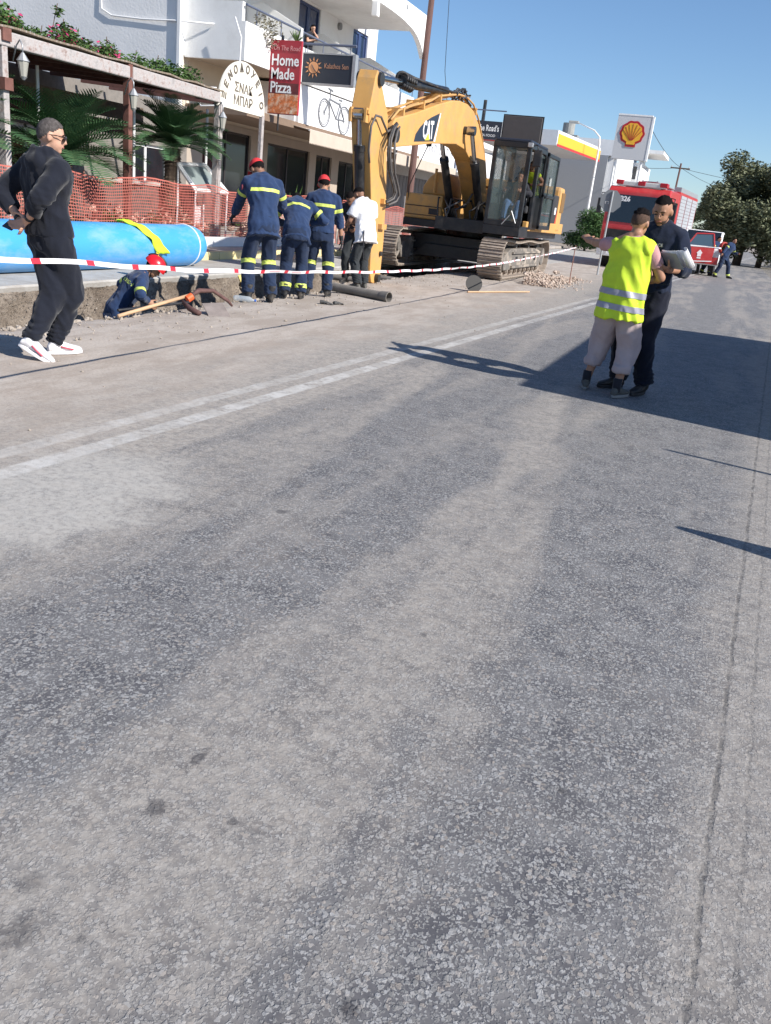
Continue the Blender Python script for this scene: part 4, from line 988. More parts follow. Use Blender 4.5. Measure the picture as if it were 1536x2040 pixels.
# ------------------------------------------------------------------ plants: shared helpers
def leaf_cloud(name, m, parent, centres, n, size, seed=1, kind=None, flat=0.4, droop=0.0):
    """many small leaf faces gathered round clump centres (x,y,z,r)"""
    rnd = random.Random(seed); vs = []; fs = []
    W = [c[3]**2 for c in centres]
    for i in range(n):
        c = rnd.choices(centres, W)[0]
        u = V((rnd.gauss(0, 1), rnd.gauss(0, 1), rnd.gauss(0, 1))).normalized()
        r = c[3]*(rnd.random()**0.45)
        p = V(c[:3])+V((u.x*r, u.y*r, u.z*r*0.85)); p.z -= droop*abs(rnd.random())
        a = V((rnd.gauss(0, 1), rnd.gauss(0, 1), rnd.gauss(0, flat))).normalized(); b_ = a.cross(V((rnd.gauss(0, 1), rnd.gauss(0, 1), rnd.gauss(0, 1)))).normalized()
        s = size*rnd.uniform(0.6, 1.35); k = len(vs)
        vs += [p-a*s, p+b_*s*0.38, p+a*s, p-b_*s*0.38]; fs.append((k, k+1, k+2, k+3))
    me = bpy.data.meshes.new(name); me.from_pydata([tuple(v) for v in vs], [], fs); me.materials.append(m)
    o = bpy.data.objects.new(name, me); COL.objects.link(o); o.parent = parent
    if kind: o['kind'] = kind
    return o
def leafmat(name, c, c2, sc=2.5):
    m = mat(name, c, 0.6, var=0.3, scale=sc, dirt=c2, dscale=sc*1.7, damt=0.9, spec=0.3)
    B = m.node_tree.nodes['Principled BSDF']; B.inputs['Subsurface Weight'].default_value = 0.0
    return m
L_dark = leafmat('dark_foliage', (0.030, 0.055, 0.018), (0.06, 0.095, 0.03)); L_olive = leafmat('olive_foliage', (0.055, 0.075, 0.035), (0.12, 0.13, 0.065), 1.0)
L_vine = leafmat('vine_leaves', (0.05, 0.105, 0.025), (0.11, 0.17, 0.05), 6); L_cyc = leafmat('palm_leaf', (0.05, 0.115, 0.05), (0.11, 0.18, 0.075), 3)
M_bark = mat('bark', (0.10, 0.07, 0.05), 0.95, var=0.3, scale=14, bump=0.02, bscale=20)
# ------------------------------------------------------------------ hotel: main white building
HB = empty('hotel_building', (-16, 24, 0), 0, 'white plastered hotel with dark blue balcony doors and stepped balcony fins above awnings', 'building')
def hb(b, name, m=M_white, **k): return b.done(name, m, k.pop('parent', HB), world=True, **k)
FX = -16.0
def wall_with_holes(b, x0, x1, ya, yb, z0, z1, holes):
    """wall slab in the yz plane with rectangular openings (y0,y1,z0,z1)"""
    ysx = sorted(set([ya, yb]+[h[0] for h in holes]+[h[1] for h in holes])); zs = sorted(set([z0, z1]+[h[2] for h in holes]+[h[3] for h in holes]))
    for a, c in zip(ysx, ysx[1:]):
        run = None
        for d, e in zip(zs, zs[1:]):
            my, mz = (a+c)/2, (d+e)/2
            solid = not any(h[0] < my < h[1] and h[2] < mz < h[3] for h in holes)
            if solid:
                if run is None: run = [d, e]
                else: run[1] = e
            if (not solid) and run: b.box(x0, x1, a, c, run[0], run[1]); run = None
        if run: b.box(x0, x1, a, c, run[0], run[1])
    return b
UP = [(30.9, 32.65, 5.2, 7.95), (35.75, 37.35, 5.2, 7.98)]
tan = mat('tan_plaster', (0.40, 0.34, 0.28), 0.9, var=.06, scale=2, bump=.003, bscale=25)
# upper storeys
b = MB(); wall_with_holes(b, FX-0.25, FX, 23.6, 38.25, 4.9, 11.5, UP); hb(b, 'front_wall')
b = MB(); b.box(-34, FX-0.002, 23.55, 23.8, 0.0, 11.5); hb(b, 'end_wall', mat('grey_white_plaster', (0.76, 0.755, 0.75), 0.9, var=.05, scale=1, bump=.006, bscale=14))
b = MB(); b.box(-34, FX-.25, 38.0, 38.25, 3.5, 11.5); hb(b, 'far_wall')
b = MB(); b.box(-34, FX-.05, 23.8, 38.2, 11.3, 11.6); hb(b, 'roof')
# ground floor and first floor walls
GF = [(25.0, 28.0, 0.15, 3.15), (29.2, 32.6, 0.9, 3.05), (33.2, 34.7, 0.15, 3.0), (35.4, 37.4, 0.9, 2.95)]
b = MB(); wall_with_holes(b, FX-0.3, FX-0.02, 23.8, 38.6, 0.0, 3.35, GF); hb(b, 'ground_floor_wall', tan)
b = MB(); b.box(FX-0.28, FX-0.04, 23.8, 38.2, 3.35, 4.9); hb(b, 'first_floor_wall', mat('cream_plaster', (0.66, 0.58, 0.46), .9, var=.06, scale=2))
for i, (a, c, d, e) in enumerate(GF):
    b = MB()
    for t in (a+.03, (a+c)/2, c-.03): b.box(FX-.18, FX-.10, t-.035, t+.035, d, e)
    for z in (d+.035, e-.035): b.box(FX-.18, FX-.10, a, c, z-.035, z+.035)
    wf = hb(b, 'shop_window', mat('dark_frame', (.035, .03, .03), .5))
    b = MB(); b.box(FX-.15, FX-.13, a+.03, c-.03, d+.03, e-.03); b.done('pane', M_darkglass, wf, world=True)
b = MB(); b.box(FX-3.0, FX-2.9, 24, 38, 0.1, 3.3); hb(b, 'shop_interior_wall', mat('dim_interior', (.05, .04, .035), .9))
blue = mat('dark_blue_shutter', (0.035, 0.060, 0.15), 0.5, var=.08)
for a, c, d, e in UP:
    b = MB(); b.box(FX-.16, FX-.10, a, c, d, e); dd = hb(b, 'balcony_door', mat('blue_door_panel', (0.028, 0.045, 0.11), .25))
    b = MB()
    for t in (a+.04, (a+c)/2-.05, (a+c)/2+.05, c-.04): b.box(FX-.10, FX-.06, t-.045, t+.045, d, e)
    for z in (d+.06, e-.05): b.box(FX-.098, FX-.058, a, c, z-.05, z+.05)
    b.done('door_frame', blue, dd, world=True)
b = MB(); b.cyl((FX, 34.3, 7.75), (FX+.1, 34.3, 7.75), .13, n=16); hb(b, 'wall_lamp', mat('grey_lamp', (.2, .2, .2), .5))
b = MB(); b.box(FX+.001, FX+.05, 38.1, 38.2, 4.9, 9.0); hb(b, 'downpipe', M_whitep)
b = MB(); b.box(FX-.01, FX+.09, 23.46, 23.56, 0.0, 11.4); hb(b, 'downpipe', M_whitep)
# balcony slab, parapet, fins, rail
b = MB(); b.box(FX, -14.06, 23.9, 38.2, 4.90, 5.10); hb(b, 'balcony_slab', mat('cream_soffit', (0.62, 0.55, 0.45), .9, var=.05))
b = MB(); b.box(-14.12, -14.0, 23.85, 38.2, 4.86, 5.86); b.box(FX, -14.125, 23.85, 23.99, 4.86, 6.35); hb(b, 'balcony_parapet')
for yy in (27.3, 31.75, 36.2):
    b = MB(); b.prism([(-15.98, 5.1), (-15.98, 6.95), (-15.35, 7.0), (-13.98, 6.36), (-13.98, 5.1)], 'y', yy-.06, yy+.06); hb(b, 'balcony_fin')
b = MB(); b.cyl((-14.03, 23.9, 6.28), (-14.03, 38.2, 6.28), .032, n=10)
for yy in frange(24.5, 38, 9): b.cyl((-14.03, yy, 5.86), (-14.03, yy, 6.28), .018, n=8)
hb(b, 'balcony_rail', mat('blue_grey_rail', (.10, .12, .18), .5))
# lower terrace parapet with the bicycle painting
b = MB(); b.box(-15.9, -14.05, 27.5, 38.8, 3.65, 3.72); b.box(-14.12, -14.0, 27.45, 38.8, 3.62, 4.80); b.box(FX, -14.125, 27.4, 27.52, 3.5, 4.80); hb(b, 'terrace_parapet', mat('bright_white_paint', (.80, .80, .81), .7, var=.03))
b = MB(); b.box(-16, -13.92, 24.0, 39.5, 3.44, 3.645); hb(b, 'lintel_band', mat('brown_band', (.20, .14, .10), .8, var=.1))
pk = mat('painted_grey_line', (0.16, 0.17, 0.19), .8)
b = MB(); xx = -13.994
def circ(cy, cz, ry, rz_, r, n=28): b.tube([(xx, cy+ry*math.cos(2*PI*k/n), cz+rz_*math.sin(2*PI*k/n)) for k in range(n)], r, 4, closed=True)
circ(29.35, 4.18, .46, .44, .028); circ(31.05, 4.12, .50, .46, .028); circ(29.35, 4.18, .38, .37, .014); circ(31.05, 4.12, .42, .39, .014)
for p, q in (((29.35, 4.18), (29.75, 4.72)), ((29.75, 4.72), (29.70, 4.98)), ((29.66, 4.60), (30.35, 4.1)), ((30.35, 4.1), (30.62, 4.66)), ((29.72, 4.66), (30.60, 4.60)), ((30.35, 4.1), (31.05, 4.12)), ((30.60, 4.60), (31.05, 4.12)), ((30.5, 4.74), (30.78, 4.74)), ((29.55, 4.98), (29.95, 4.94))): b.tube([(xx, *p), (xx, *q)], .032, 4)
for k in range(10):
    a = 2*PI*k/10
    for cy, cz in ((29.35, 4.18), (31.05, 4.12)): b.tube([(xx, cy, cz), (xx, cy+.38*math.cos(a), cz+.38*math.sin(a))], .008, 3)
hb(b, 'bicycle_painting', pk)
text_mesh('The Cuckoo', 0.62, frame((-13.994, 35.2, 4.15), (0, 1, 0), (0, 0, 1)), pk, HB, 'wall_lettering', .001, sx=.8, world=True) if False else None
text_mesh('KALATHOS', 0.62, frame((-13.99, 35.4, 4.22), (0, 1, 0), (0, 0, 1)), pk, HB, 'wall_lettering', .001, sx=.75, world=True) if False else None
# curved roof canopy
b = MB(); can = [(-16.2, 7.95), (-14.6, 8.02), (-14.1, 7.92), (-13.75, 7.65), (-13.35, 7.62), (-13.2, 8.75), (-16.2, 8.75)]
for yy0, yy1 in ((23.9, 36.0),):
    b.prism([(-16.2, 8.0), (-13.3, 8.0), (-13.3, 8.62), (-16.2, 8.62)], 'y', yy0, yy1-.0)
b.prism([(31.4, 7.62), (31.4, 8.0), (32.5, 7.99), (33.6, 7.93), (34.5, 7.84), (35.1, 7.76), (35.6, 7.62), (36.05, 7.35), (36.3, 7.0), (36.42, 6.95), (36.42, 8.62), (31.2, 8.62), (31.2, 7.62)][:0] or [(31.2, 8.0), (32.6, 8.0), (33.8, 7.96), (34.8, 7.86), (35.4, 7.72), (35.9, 7.5), (36.25, 7.25), (36.45, 7.1), (36.5, 8.0), (36.45, 8.62), (31.2, 8.62)], 'x', -13.3, -13.1)
b.prism([(31.1, 7.55), (31.35, 7.55), (31.3, 8.0), (31.1, 8.0)], 'x', -13.3, -13.1)
hb(b, 'roof_canopy')
b = MB(); b.box(-13.14, -13.06, 33.9, 33.98, 8.35, 8.5); hb(b, 'canopy_hook', M_galv)
# cable festoon on the end wall
b = MB(); b.tube([(-18.7, 23.52, 6.6), (-18.65, 23.5, 5.95), (-18.3, 23.5, 5.78), (-17.2, 23.5, 5.72), (-16.1, 23.48, 5.72), (-15.0, 23.8, 5.74)], .022, 6); hb(b, 'cable', M_whitep, smooth=True)
b = MB(); b.tube([(-14.2, 23.6, 5.9), (-13.98, 23.6, 5.4), (-14.0, 23.6, 4.6), (-14.15, 23.6, 3.9), (-14.6, 23.5, 3.6), (-15.1, 23.4, 3.55), (-15.3, 23.4, 3.8), (-15.0, 23.4, 4.05), (-14.6, 23.4, 4.05)], .022, 6); hb(b, 'cable', M_whitep, smooth=True)
# plants on the balcony
pl = empty('hanging_plant', (-14.0, 24.9, 5.9), 0, 'dry grey-green plant hanging over the near end of the balcony parapet', 'plant')
leaf_cloud('foliage', leafmat('dry_leaves', (.16, .15, .10), (.26, .22, .18), 8), pl, [(0, 0, 0, .35), (.05, .5, .05, .3), (.08, .7, -.35, .25), (.05, -.4, .15, .2), (.1, .2, -.3, .25)], 420, .055, 3)
ag = empty('agave', (-13.8, 26.6, 5.85), 0, 'small green agave on the balcony above the red pizza sign', 'plant')
b = MB(); random.seed(4)
for k in range(16):
    a = 2*PI*k/16; e = random.uniform(.5, 1.2); d = V((math.cos(a)*math.cos(e), math.sin(a)*math.cos(e), math.sin(e))); sd_ = V((-math.sin(a), math.cos(a), 0))*.03
    b.face((V((0, 0, 0))-sd_, d*.22-sd_*.9, d*.42, d*.22+sd_*.9, V((0, 0, 0))+sd_))
b.done('leaves', L_vine, ag)
# awnings
AW = mat('cream_awning_cloth', (0.50, 0.42, 0.345), .85, var=.06, scale=3)
def awning(y0, y1, label, zb=3.42, zt=3.60, x0=-15.9, x1=-13.35):
    r = empty('awning', (x1, y0, zb), 0, label, 'awning', None)
    b = MB(); b.prism([(x0, zt+.28), (x1, zb+.02), (x1, zb), (x0, zt+.25)], 'y', y0, y1); b.done('canopy_cloth', AW, r, world=True)
    b = MB(); n = int((y1-y0)/.11); pts_t = []; 
    for k in range(n):
        a = y0+(y1-y0)*k/n; c = y0+(y1-y0)*(k+1)/n; m_ = (a+c)/2
        b.face([(x1+.034, a, zb+.02), (x1+.034, a, zb-.36), (x1+.034, m_, zb-.41), (x1+.034, c, zb-.36), (x1+.034, c, zb+.02)])
    b.done('scalloped_valance', AW, r, world=True, fix=False)
    b = MB(); b.cyl((x1, y0, zb), (x1, y1, zb), .03, n=8); b.done('front_bar', M_whitep, r, world=True)
awning(27.0, 34.0, 'cream awning with scalloped edge above the dark shop windows left of the digger arm')
awning(35.0, 43.4, 'cream scalloped awning seen under the yellow digger boom')
# ------------------------------------------------------------------ single-storey restaurant beyond
RB = empty('restaurant_building', (-16, 39, 0), 0, 'low white restaurant with grey shutters beyond the hotel, behind the digger', 'building')
def rb(b, name, m=M_white, **k): return b.done(name, m, k.pop('parent', RB), world=True, **k)
b = MB(); wall_with_holes(b, FX-.25, FX, 38.62, 56, 0, 3.4, [(41.0, 47.5, .15, 2.9)]); rb(b, 'front_wall', mat('grey_plaster', (.35, .33, .31), .9, var=.05))
for k in range(13):
    b = MB(); b.box(FX-.12, FX-.06, 41.02+k*.5, 41.46+k*.5, .15, 2.9); rb(b, 'shutter_panel', mat('grey_shutter', (.15, .14, .14), .7, var=.06))
b = MB(); b.box(-22, -13.95, 39.52, 56, 3.4, 3.6); b.box(-14.1, -13.95, 38.9, 56, 3.6, 4.75); rb(b, 'white_parapet', MATS['bright_white_paint'])
text_mesh('Taverna', 0.9, frame((-13.94, 42.6, 4.15), (0, 1, 0), (0, 0, 1)), pk, RB, 'wall_lettering', .001, sx=.9, world=True) if False else None
b = MB()
for k, (yy, hh) in enumerate(((40.6, .5), (41.1, .35), (41.6, .5), (42.4, .55), (43.0, .35), (43.5, .5), (44.2, .35))):
    b.tube([(-13.94, yy, 3.85), (-13.94, yy+.05, 3.85+hh), (-13.94, yy+.22, 3.85+hh*.9), (-13.94, yy+.25, 3.95)], .02, 4)
rb(b, 'painted_letters', pk)
b = MB(); b.box(-22, -16.2, 38.7, 50, 4.4, 6.2); rb(b, 'upper_block')
b = MB(); b.box(-16.1, -13.0, 46, 50, 4.75, 5.0); rb(b, 'flat_canopy')
rs = empty('bar_sign', (-12.5, 45, 5), 0, 'dark blue roadside bar sign with white letters seen just left of the cab roof', 'sign')
b = MB(); b.box(-13.4, -11.72, 45.0, 45.12, 5.02, 5.86); b.done('sign_board', mat('sign_navy', (.015, .02, .035), .5), rs, world=True)
b = MB(); b.box(-11.72, -11.6, 44.98, 45.14, 4.98, 5.9); b.done('sign_edge', M_whitep, rs, world=True)
text_mesh('On The Road’s', 0.40, frame((-12.62, 44.99, 5.53), (1, 0, 0), (0, 0, 1)), M_whitep, rs, 'sign_lettering', .002, sx=.62, bold=.006, world=True)
text_mesh('PIZZA FOOD', 0.17, frame((-12.5, 44.99, 5.2), (1, 0, 0), (0, 0, 1)), M_whitep, rs, 'small_lettering', .002, world=True)
b = MB(); b.cyl((-13.9, 45.05, 3.5), (-13.9, 45.05, 6.5), .05, n=8); b.cyl((-13.9, 45.05, 6.35), (-11.6, 45.05, 6.35), .03, n=8); b.done('sign_bracket', mat('blue_grey_rail2', (.10, .12, .18), .5), rs, world=True)
# ------------------------------------------------------------------ roadside signs on the hotel
red = mat('sign_red', (0.36, 0.022, 0.035), .45, var=.05)
PZ = V((.36, -.65, -.09)); PK0 = set(bpy.data.objects)
ps = empty('pizza_sign', (-13.85, 26, 3.8), 0, 'tall red sign reading Home Made Pizza with a pizza photo at its foot', 'sign')
b = MB(); b.box(-14.36, -13.33, 26.0, 26.10, 3.76, 5.77); b.done('sign_board', red, ps, world=True, bevel=.01)
b = MB(); b.box(-14.35, -13.34, 25.985, 25.998, 3.78, 4.32); b.done('pizza_picture', mat('pizza_picture_print', (0.55, 0.16, 0.05), .5, var=.5, scale=9, dirt=(.75, .66, .5), dscale=5, damt=1.0), ps, world=True)
b = MB(); b.box(-14.35, -13.34, 25.984, 25.999, 4.32, 4.62); b.done('dark_print_band', mat('dark_red_print', (.14, .025, .025), .5, var=.3), ps, world=True)
for k, t in enumerate(('Home', 'Made', 'Pizza')):
    text_mesh(t, 0.43, frame((-14.30, 25.98, 5.22-.37*k), (1, 0, 0), (0, 0, 1)), M_whitep, ps, 'sign_lettering', .002, 'LEFT', sx=.85, bold=.007, world=True)
text_mesh('On The Road', 0.19, frame((-13.80, 25.98, 5.55), (1, 0, 0), (0, 0, 1)), mat('pale_red_print', (.62, .3, .3), .6), ps, 'small_lettering', .002, sx=.85, world=True)
b = MB()
for k in range(7):
    a = R_(20+k*26); b.cyl((-14.2+.08*math.cos(a), 25.985, 5.53+.08*math.sin(a)), (-14.2+.14*math.cos(a), 25.985, 5.53+.14*math.sin(a)), .01, n=6)
b.done('sun_mark', MATS['pale_red_print'], ps, world=True)
b = MB(); b.cyl((-14.0, 26.05, 3.3), (-14.0, 26.05, 3.8), .03, n=8); b.box(-14.02, -13.97, 26.0, 26.1, 5.77, 5.9); b.done('bracket', K_, ps, world=True)
ps.location += PZ
ks = empty('hotel_sign', (-13.1, 27.5, 4.9), 0, 'dark blue hanging sign with an orange sun emblem beside the red pizza sign', 'sign')
b = MB(); b.box(-14.07, -12.25, 27.5, 27.66, 4.86, 5.69); b.done('sign_board', mat('sign_navy2', (.018, .026, .042), .5), ks, world=True)
b = MB(); b.box(-12.25, -12.15, 27.48, 27.70, 4.82, 5.74); b.box(-14.1, -12.25, 27.49, 27.69, 4.80, 4.86); b.box(-14.1, -12.25, 27.49, 27.69, 5.69, 5.73); b.done('sign_edge', M_galv, ks, world=True)
orange = mat('sun_orange', (.62, .30, .14), .6)
b = MB(); b.cyl((-13.60, 27.478, 5.30), (-13.60, 27.495, 5.30), .17, n=24)
for k in range(12):
    a = 2*PI*k/12; d = V((math.cos(a), 0, math.sin(a))); c = V((-13.60, 27.487, 5.30)); pz = V((-d.z, 0, d.x))*.028
    f = [c+d*.20+pz, c+d*.31, c+d*.20-pz]; g = [q-V((0, .008, 0)) for q in f]; b.face(g); b.face(f)
b.done('sun_emblem', orange, ks, world=True)
b = MB(); b.tube([(-13.66, 27.47, 5.38), (-13.58, 27.47, 5.26), (-13.50, 27.47, 5.18)], .012, 5); b.done('emblem_line', MATS['sign_navy2'], ks, world=True)
text_mesh('Kalathos Sun', 0.21, frame((-12.80, 27.49, 5.36), (1, 0, 0), (0, 0, 1)), mat('dull_orange_print', (.42, .22, .14), .6), ks, 'sign_lettering', .002, sx=.78, world=True)
b = MB(); b.cyl((-14.05, 27.6, 5.98), (-12.2, 27.6, 5.98), .04, n=8); b.cyl((-12.4, 27.6, 5.98), (-12.4, 27.6, 5.7), .015, n=6); b.cyl((-13.9, 27.6, 5.98), (-13.9, 27.6, 5.7), .015, n=6); b.done('sign_bracket', MATS['blue_grey_rail'], ks, world=True)
# ------------------------------------------------------------------ taverna terrace with pergola, left
WW = mat('whitewashed_wood', (0.42, 0.39, 0.38), .9, var=.35, scale=7, dirt=(0.22, 0.15, 0.13), dscale=7, damt=1.0, bump=.010, bscale=18)
BW = mat('brown_red_wood', (0.16, 0.07, 0.055), .8, var=.2, scale=8)
PG = empty('pergola', (-11.2, 12, 0), 0, 'weathered whitewashed pergola with a reed roof over the tavern terrace on the left', 'pergola')
def pg(b, name, m=WW, **k): return b.done(name, m, PG, world=True, **k)
b = MB(); b.prism([(4.0, 3.07), (14.86, 3.15), (14.86, 3.36), (4.0, 3.30)], 'x', -11.28, -11.14); pg(b, 'front_beam', bevel=.02)
b = MB(); b.prism([(14.95, 3.14), (18.06, 3.16), (18.06, 3.37), (14.95, 3.37)], 'x', -11.28, -11.14); pg(b, 'front_beam', bevel=.02)
for yy, z1, m_ in ((11.75, 3.4, WW), (14.9, 3.40, BW), (18.1, 3.2, WW), (8.2, 3.3, WW)):
    b = MB(); b.box(-11.30, -11.16, yy-.06, yy+.06, .14, z1); pg(b, 'post', m_, bevel=.01)
for z_ in (3.2, 2.5):
    b = MB(); b.box(-11.34, -11.10, 11.66, 11.84, z_, z_+.18); pg(b, 'post_cap', BW)
b = MB()
for k in range(15):
    yy = 5+k*1.05; b.prism([(-11.2, 3.22), (-15.4, 3.42), (-15.4, 3.50), (-11.2, 3.30)], 'y', yy-.035, yy+.035)
pg(b, 'rafters', BW, kind='stuff')
reed = mat('reed_matting', (0.20, 0.155, 0.11), .95, var=.35, scale=3, aniso=(1, 18, 1), dirt=(.42, .38, .36), dscale=1.2, damt=.8, bump=.01, bscale=8)  # paler blotches put light dapples into the reed colour
b = MB(); ys = frange(4.5, 18.2, 60); xs = frange(-15.5, -11.15, 12); g = {}
for i, x in enumerate(xs):
    for j, y in enumerate(ys): g[i, j] = b.b.verts.new((x, y, 3.40-.047*(x+11.2)+.03*fbm(x, y, 1.6)+(.03 if i == 12 else 0)))
for i in range(12):
    for j in range(60): b.b.faces.new((g[i, j], g[i+1, j], g[i+1, j+1], g[i, j+1]))
rf = pg(b, 'reed_roof', reed); md = rf.modifiers.new('s', 'SOLIDIFY'); md.thickness = .03
# red and brown boards hanging below the roof inside
b = MB(); b.box(-13.6, -13.5, 9.0, 18.5, 2.62, 2.95); pg(b, 'inner_beam', mat('grey_boards', (.17, .13, .10), .9, var=.3))
b = MB(); b.box(-13.8, -13.7, 9.0, 18.5, 2.30, 2.58); pg(b, 'inner_board', BW)
# tavern walls and windows behind
TV = empty('tavern', (-15.6, 12, 0), 0, 'dim tavern front with dark windows under the pergola', 'building')
WN = [(8.0, 11.6, .95, 2.3), (12.4, 15.2, .95, 2.3), (15.8, 18.3, .95, 2.3), (20.6, 22.6, .15, 2.3)]
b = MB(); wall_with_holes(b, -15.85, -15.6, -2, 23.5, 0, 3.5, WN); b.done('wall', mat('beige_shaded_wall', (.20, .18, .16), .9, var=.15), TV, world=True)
for a, c, d, e in WN:
    b = MB()
    for t in (a+.03, (a+c)/2, c-.03): b.box(-15.75, -15.68, t-.04, t+.04, d, e)
    b.box(-15.75, -15.68, a, c, d, d+.07); b.box(-15.75, -15.68, a, c, e-.07, e)
    wf = b.done('window', M_whitep, TV, world=True); b = MB(); b.box(-15.73, -15.71, a, c, d, e); b.done('pane', M_darkglass, wf, world=True)
# terrace railing wall with counter and tables seen through the posts
b = MB(); b.box(-12.35, -12.2, 4, 20, .14, 1.28); tw = b.done('terrace_wall', mat('terrace_wall_dark', (.085, .07, .065), .9, var=.2, dirt=(.2, .14, .12), damt=.6), None, kind=None, world=False); tag(tw, 'low dark terrace wall behind the orange safety net', 'wall')
b = MB(); b.box(-12.42, -12.14, 4, 20, 1.28, 1.36); ct = b.done('coping', M_conc, tw)
for yy in (13.6, 16.4, 19.2):
    o = empty('terrace_post', (-12.2, yy, 1.36), 0, {13.6: 'slim white post on the terrace wall, left of the brown pergola post', 16.4: 'slim white post on the terrace wall beside the upright palm trunk', 19.2: 'slim white post at the far end of the terrace wall'}[yy], 'post')
    b = MB(); b.cyl((0, 0, 0), (0, 0, 1.75), .03, n=10); b.done('shaft', M_whitep, o); b = MB(); b.box(-.06, .06, -.06, .06, 0, .03); b.done('foot_plate', M_galv, o)
for yy, xx in ((13.0, -13.6), (15.2, -13.9), (17.4, -13.7)):
    o = empty('terrace_chair', (xx, yy, .14), .6*yy, {13.0: 'dark terrace chair nearest the street man in black', 15.2: 'dark terrace chair behind the brown pergola post', 17.4: 'dark terrace chair behind the upright palm'}[yy], 'chair')
    b = MB(); b.box(-.22, .22, -.22, .22, .44, .49); b.done('seat', K_, o); b = MB(); b.tube([(-.2, .2, .5), (-.22, .25, .95), (0, .27, 1.08), (.22, .25, .95), (.2, .2, .5)], .02, 6); b.done('backrest', K_, o, smooth=True)
    for sx in (-.19, .19):
        for sy in (-.19, .19): b = MB(); b.cyl((sx, sy, 0), (sx, sy, .45), .018, n=6); b.done('leg', K_, o)
# lanterns on the pergola posts
def lantern(x, y, z, label):
    o = empty('wall_lantern', (x, y, z), 0, label, 'lantern')
    b = MB(); b.tube([(-.05, .0, 0), (.05, -.02, .22), (.14, -.04, .30), (.2, -.05, .22), (.2, -.05, .12)], .012, 6); b.done('bracket', M_galv, o, smooth=True)
    b = MB(); b.cyl((.2, -.05, .12), (.2, -.05, .0), .02, .10, n=8); b.done('cap', M_galv, o)
    b = MB(); b.cyl((.2, -.05, .0), (.2, -.05, -.22), .085, .05, n=8); b.done('glass_body', mat('lantern_glass', (.35, .34, .30), .25), o)
    b = MB(); b.cyl((.2, -.05, -.22), (.2, -.05, -.27), .06, .02, n=8); b.done('base', M_galv, o)
lantern(-11.15, 11.95, 2.95, 'white wall lantern on the leftmost pergola post'); lantern(-11.15, 14.75, 2.85, 'white wall lantern on the brown pergola post'); lantern(-11.15, 17.9, 2.85, 'white wall lantern beside the arched sign')
# arched sign on two posts
AS = empty('arched_sign', (-11.2, 19, 0), 0, 'cream arched tavern sign with dark Greek letters on two white posts', 'sign')
cream = mat('cream_board', (.80, .76, .66), .6, var=.03, scale=4); b = MB()
arc = [(19.05+1.02*math.cos(a), 3.22+.92*math.sin(a)) for a in frange(0, PI, 28)]
b.prism([(20.1, 3.10)]+arc+[(18.0, 3.10)], 'x', -11.22, -11.16); b.done('board', cream, AS, world=True, bevel=.008)
ink = mat('olive_ink', (.13, .11, .09), .7)
for k, ch in enumerate('ΞΕΝΟΔΟΧΕΙΟ'):
    a = PI*(1-(k+.35)/9.7); y = 19.05+.84*math.cos(a); z = 3.26+.74*math.sin(a)
    text_mesh(ch, .23, frame((-11.150, y, z), (0, math.sin(a), -math.cos(a)), (0, math.cos(a), math.sin(a))), ink, AS, 'letter', .001, bold=.010, world=True)
text_mesh('ΣΝΑΚ', .27, frame((-11.155, 19.05, 3.57), (0, 1, 0), (0, 0, 1)), ink, AS, 'lettering', .001, bold=.006, sx=1.1, world=True)
text_mesh('ΜΠΑΡ', .27, frame((-11.155, 19.05, 3.30), (0, 1, 0), (0, 0, 1)), ink, AS, 'lettering', .001, bold=.006, sx=1.1, world=True)
for yy in (18.12, 20.0):
    b = MB(); b.box(-11.22, -11.14, yy-.055, yy+.055, .14, 3.14); b.done('sign_post', WW, AS, world=True)
# tilted menu showcase
MS = empty('menu_showcase', (-11.5, 18, 0), 0, 'white framed glass menu case tilted on two thin posts behind the net', 'showcase')
A_, B_, C_, D_ = V((-11.75, 17.38, 1.79)), V((-11.75, 18.45, 1.85)), V((-11.36, 18.84, 1.30)), V((-11.36, 17.50, 1.29))
nrm = (B_-A_).cross(D_-A_).normalized()
if nrm.z < 0: nrm = -nrm
b = MB()
for p, q in ((A_, B_), (B_, C_), (C_, D_), (D_, A_)): b.cyl(p, q, .05, n=6)
b.done('frame', M_whitep, MS, world=True); b = MB(); b.face((A_, B_, C_, D_)); o = b.done('glass_pane', mat('showcase_glass', (.22, .26, .26), .08), MS, world=True); md = o.modifiers.new('s', 'SOLIDIFY'); md.thickness = .03
for p in (A_, B_, C_, D_):
    b = MB(); b.cyl((p.x, p.y, .14), (p.x, p.y, p.z), .022, n=8); b.done('leg', M_whitep, MS, world=True)
b = MB(); b.box(-11.62, -11.60, 17.85, 18.15, .55, .95); o = b.done('notice_card', M_whitep, MS, world=True)
# ------------------------------------------------------------------ bougainvillea over the pergola
BV = empty('bougainvillea', (-13.5, 15, 3.5), 0, 'bougainvillea with a few magenta flowers sprawling over the pergola roof', 'climbing plant')
random.seed(12); cs = []
for k in range(34):
    y = 10.6+k*.235; cs.append((-12.0-random.random()*1.0+13.5, y-15, .05+.10*random.random(), random.uniform(.20, .33)))
for (x, y, z, r) in ((-13.1, 12.6, 4.1, .3), (-12.9, 13.3, 3.95, .34), (-13.2, 13.2, 4.45, .22), (-12.6, 14.2, 4.0, .3), (-12.7, 14.9, 4.3, .24), (-12.8, 14.85, 4.62, .15), (-12.9, 15.2, 4.1, .3), (-12.6, 16.3, 3.95, .3), (-13.3, 11.6, 4.0, .25), (-13.2, 11.3, 4.4, .2)): cs.append((x+13.5, y-15, z-3.5-.40, r*.8))
leaf_cloud('foliage', L_vine, BV, cs, 12000, .045, 5)
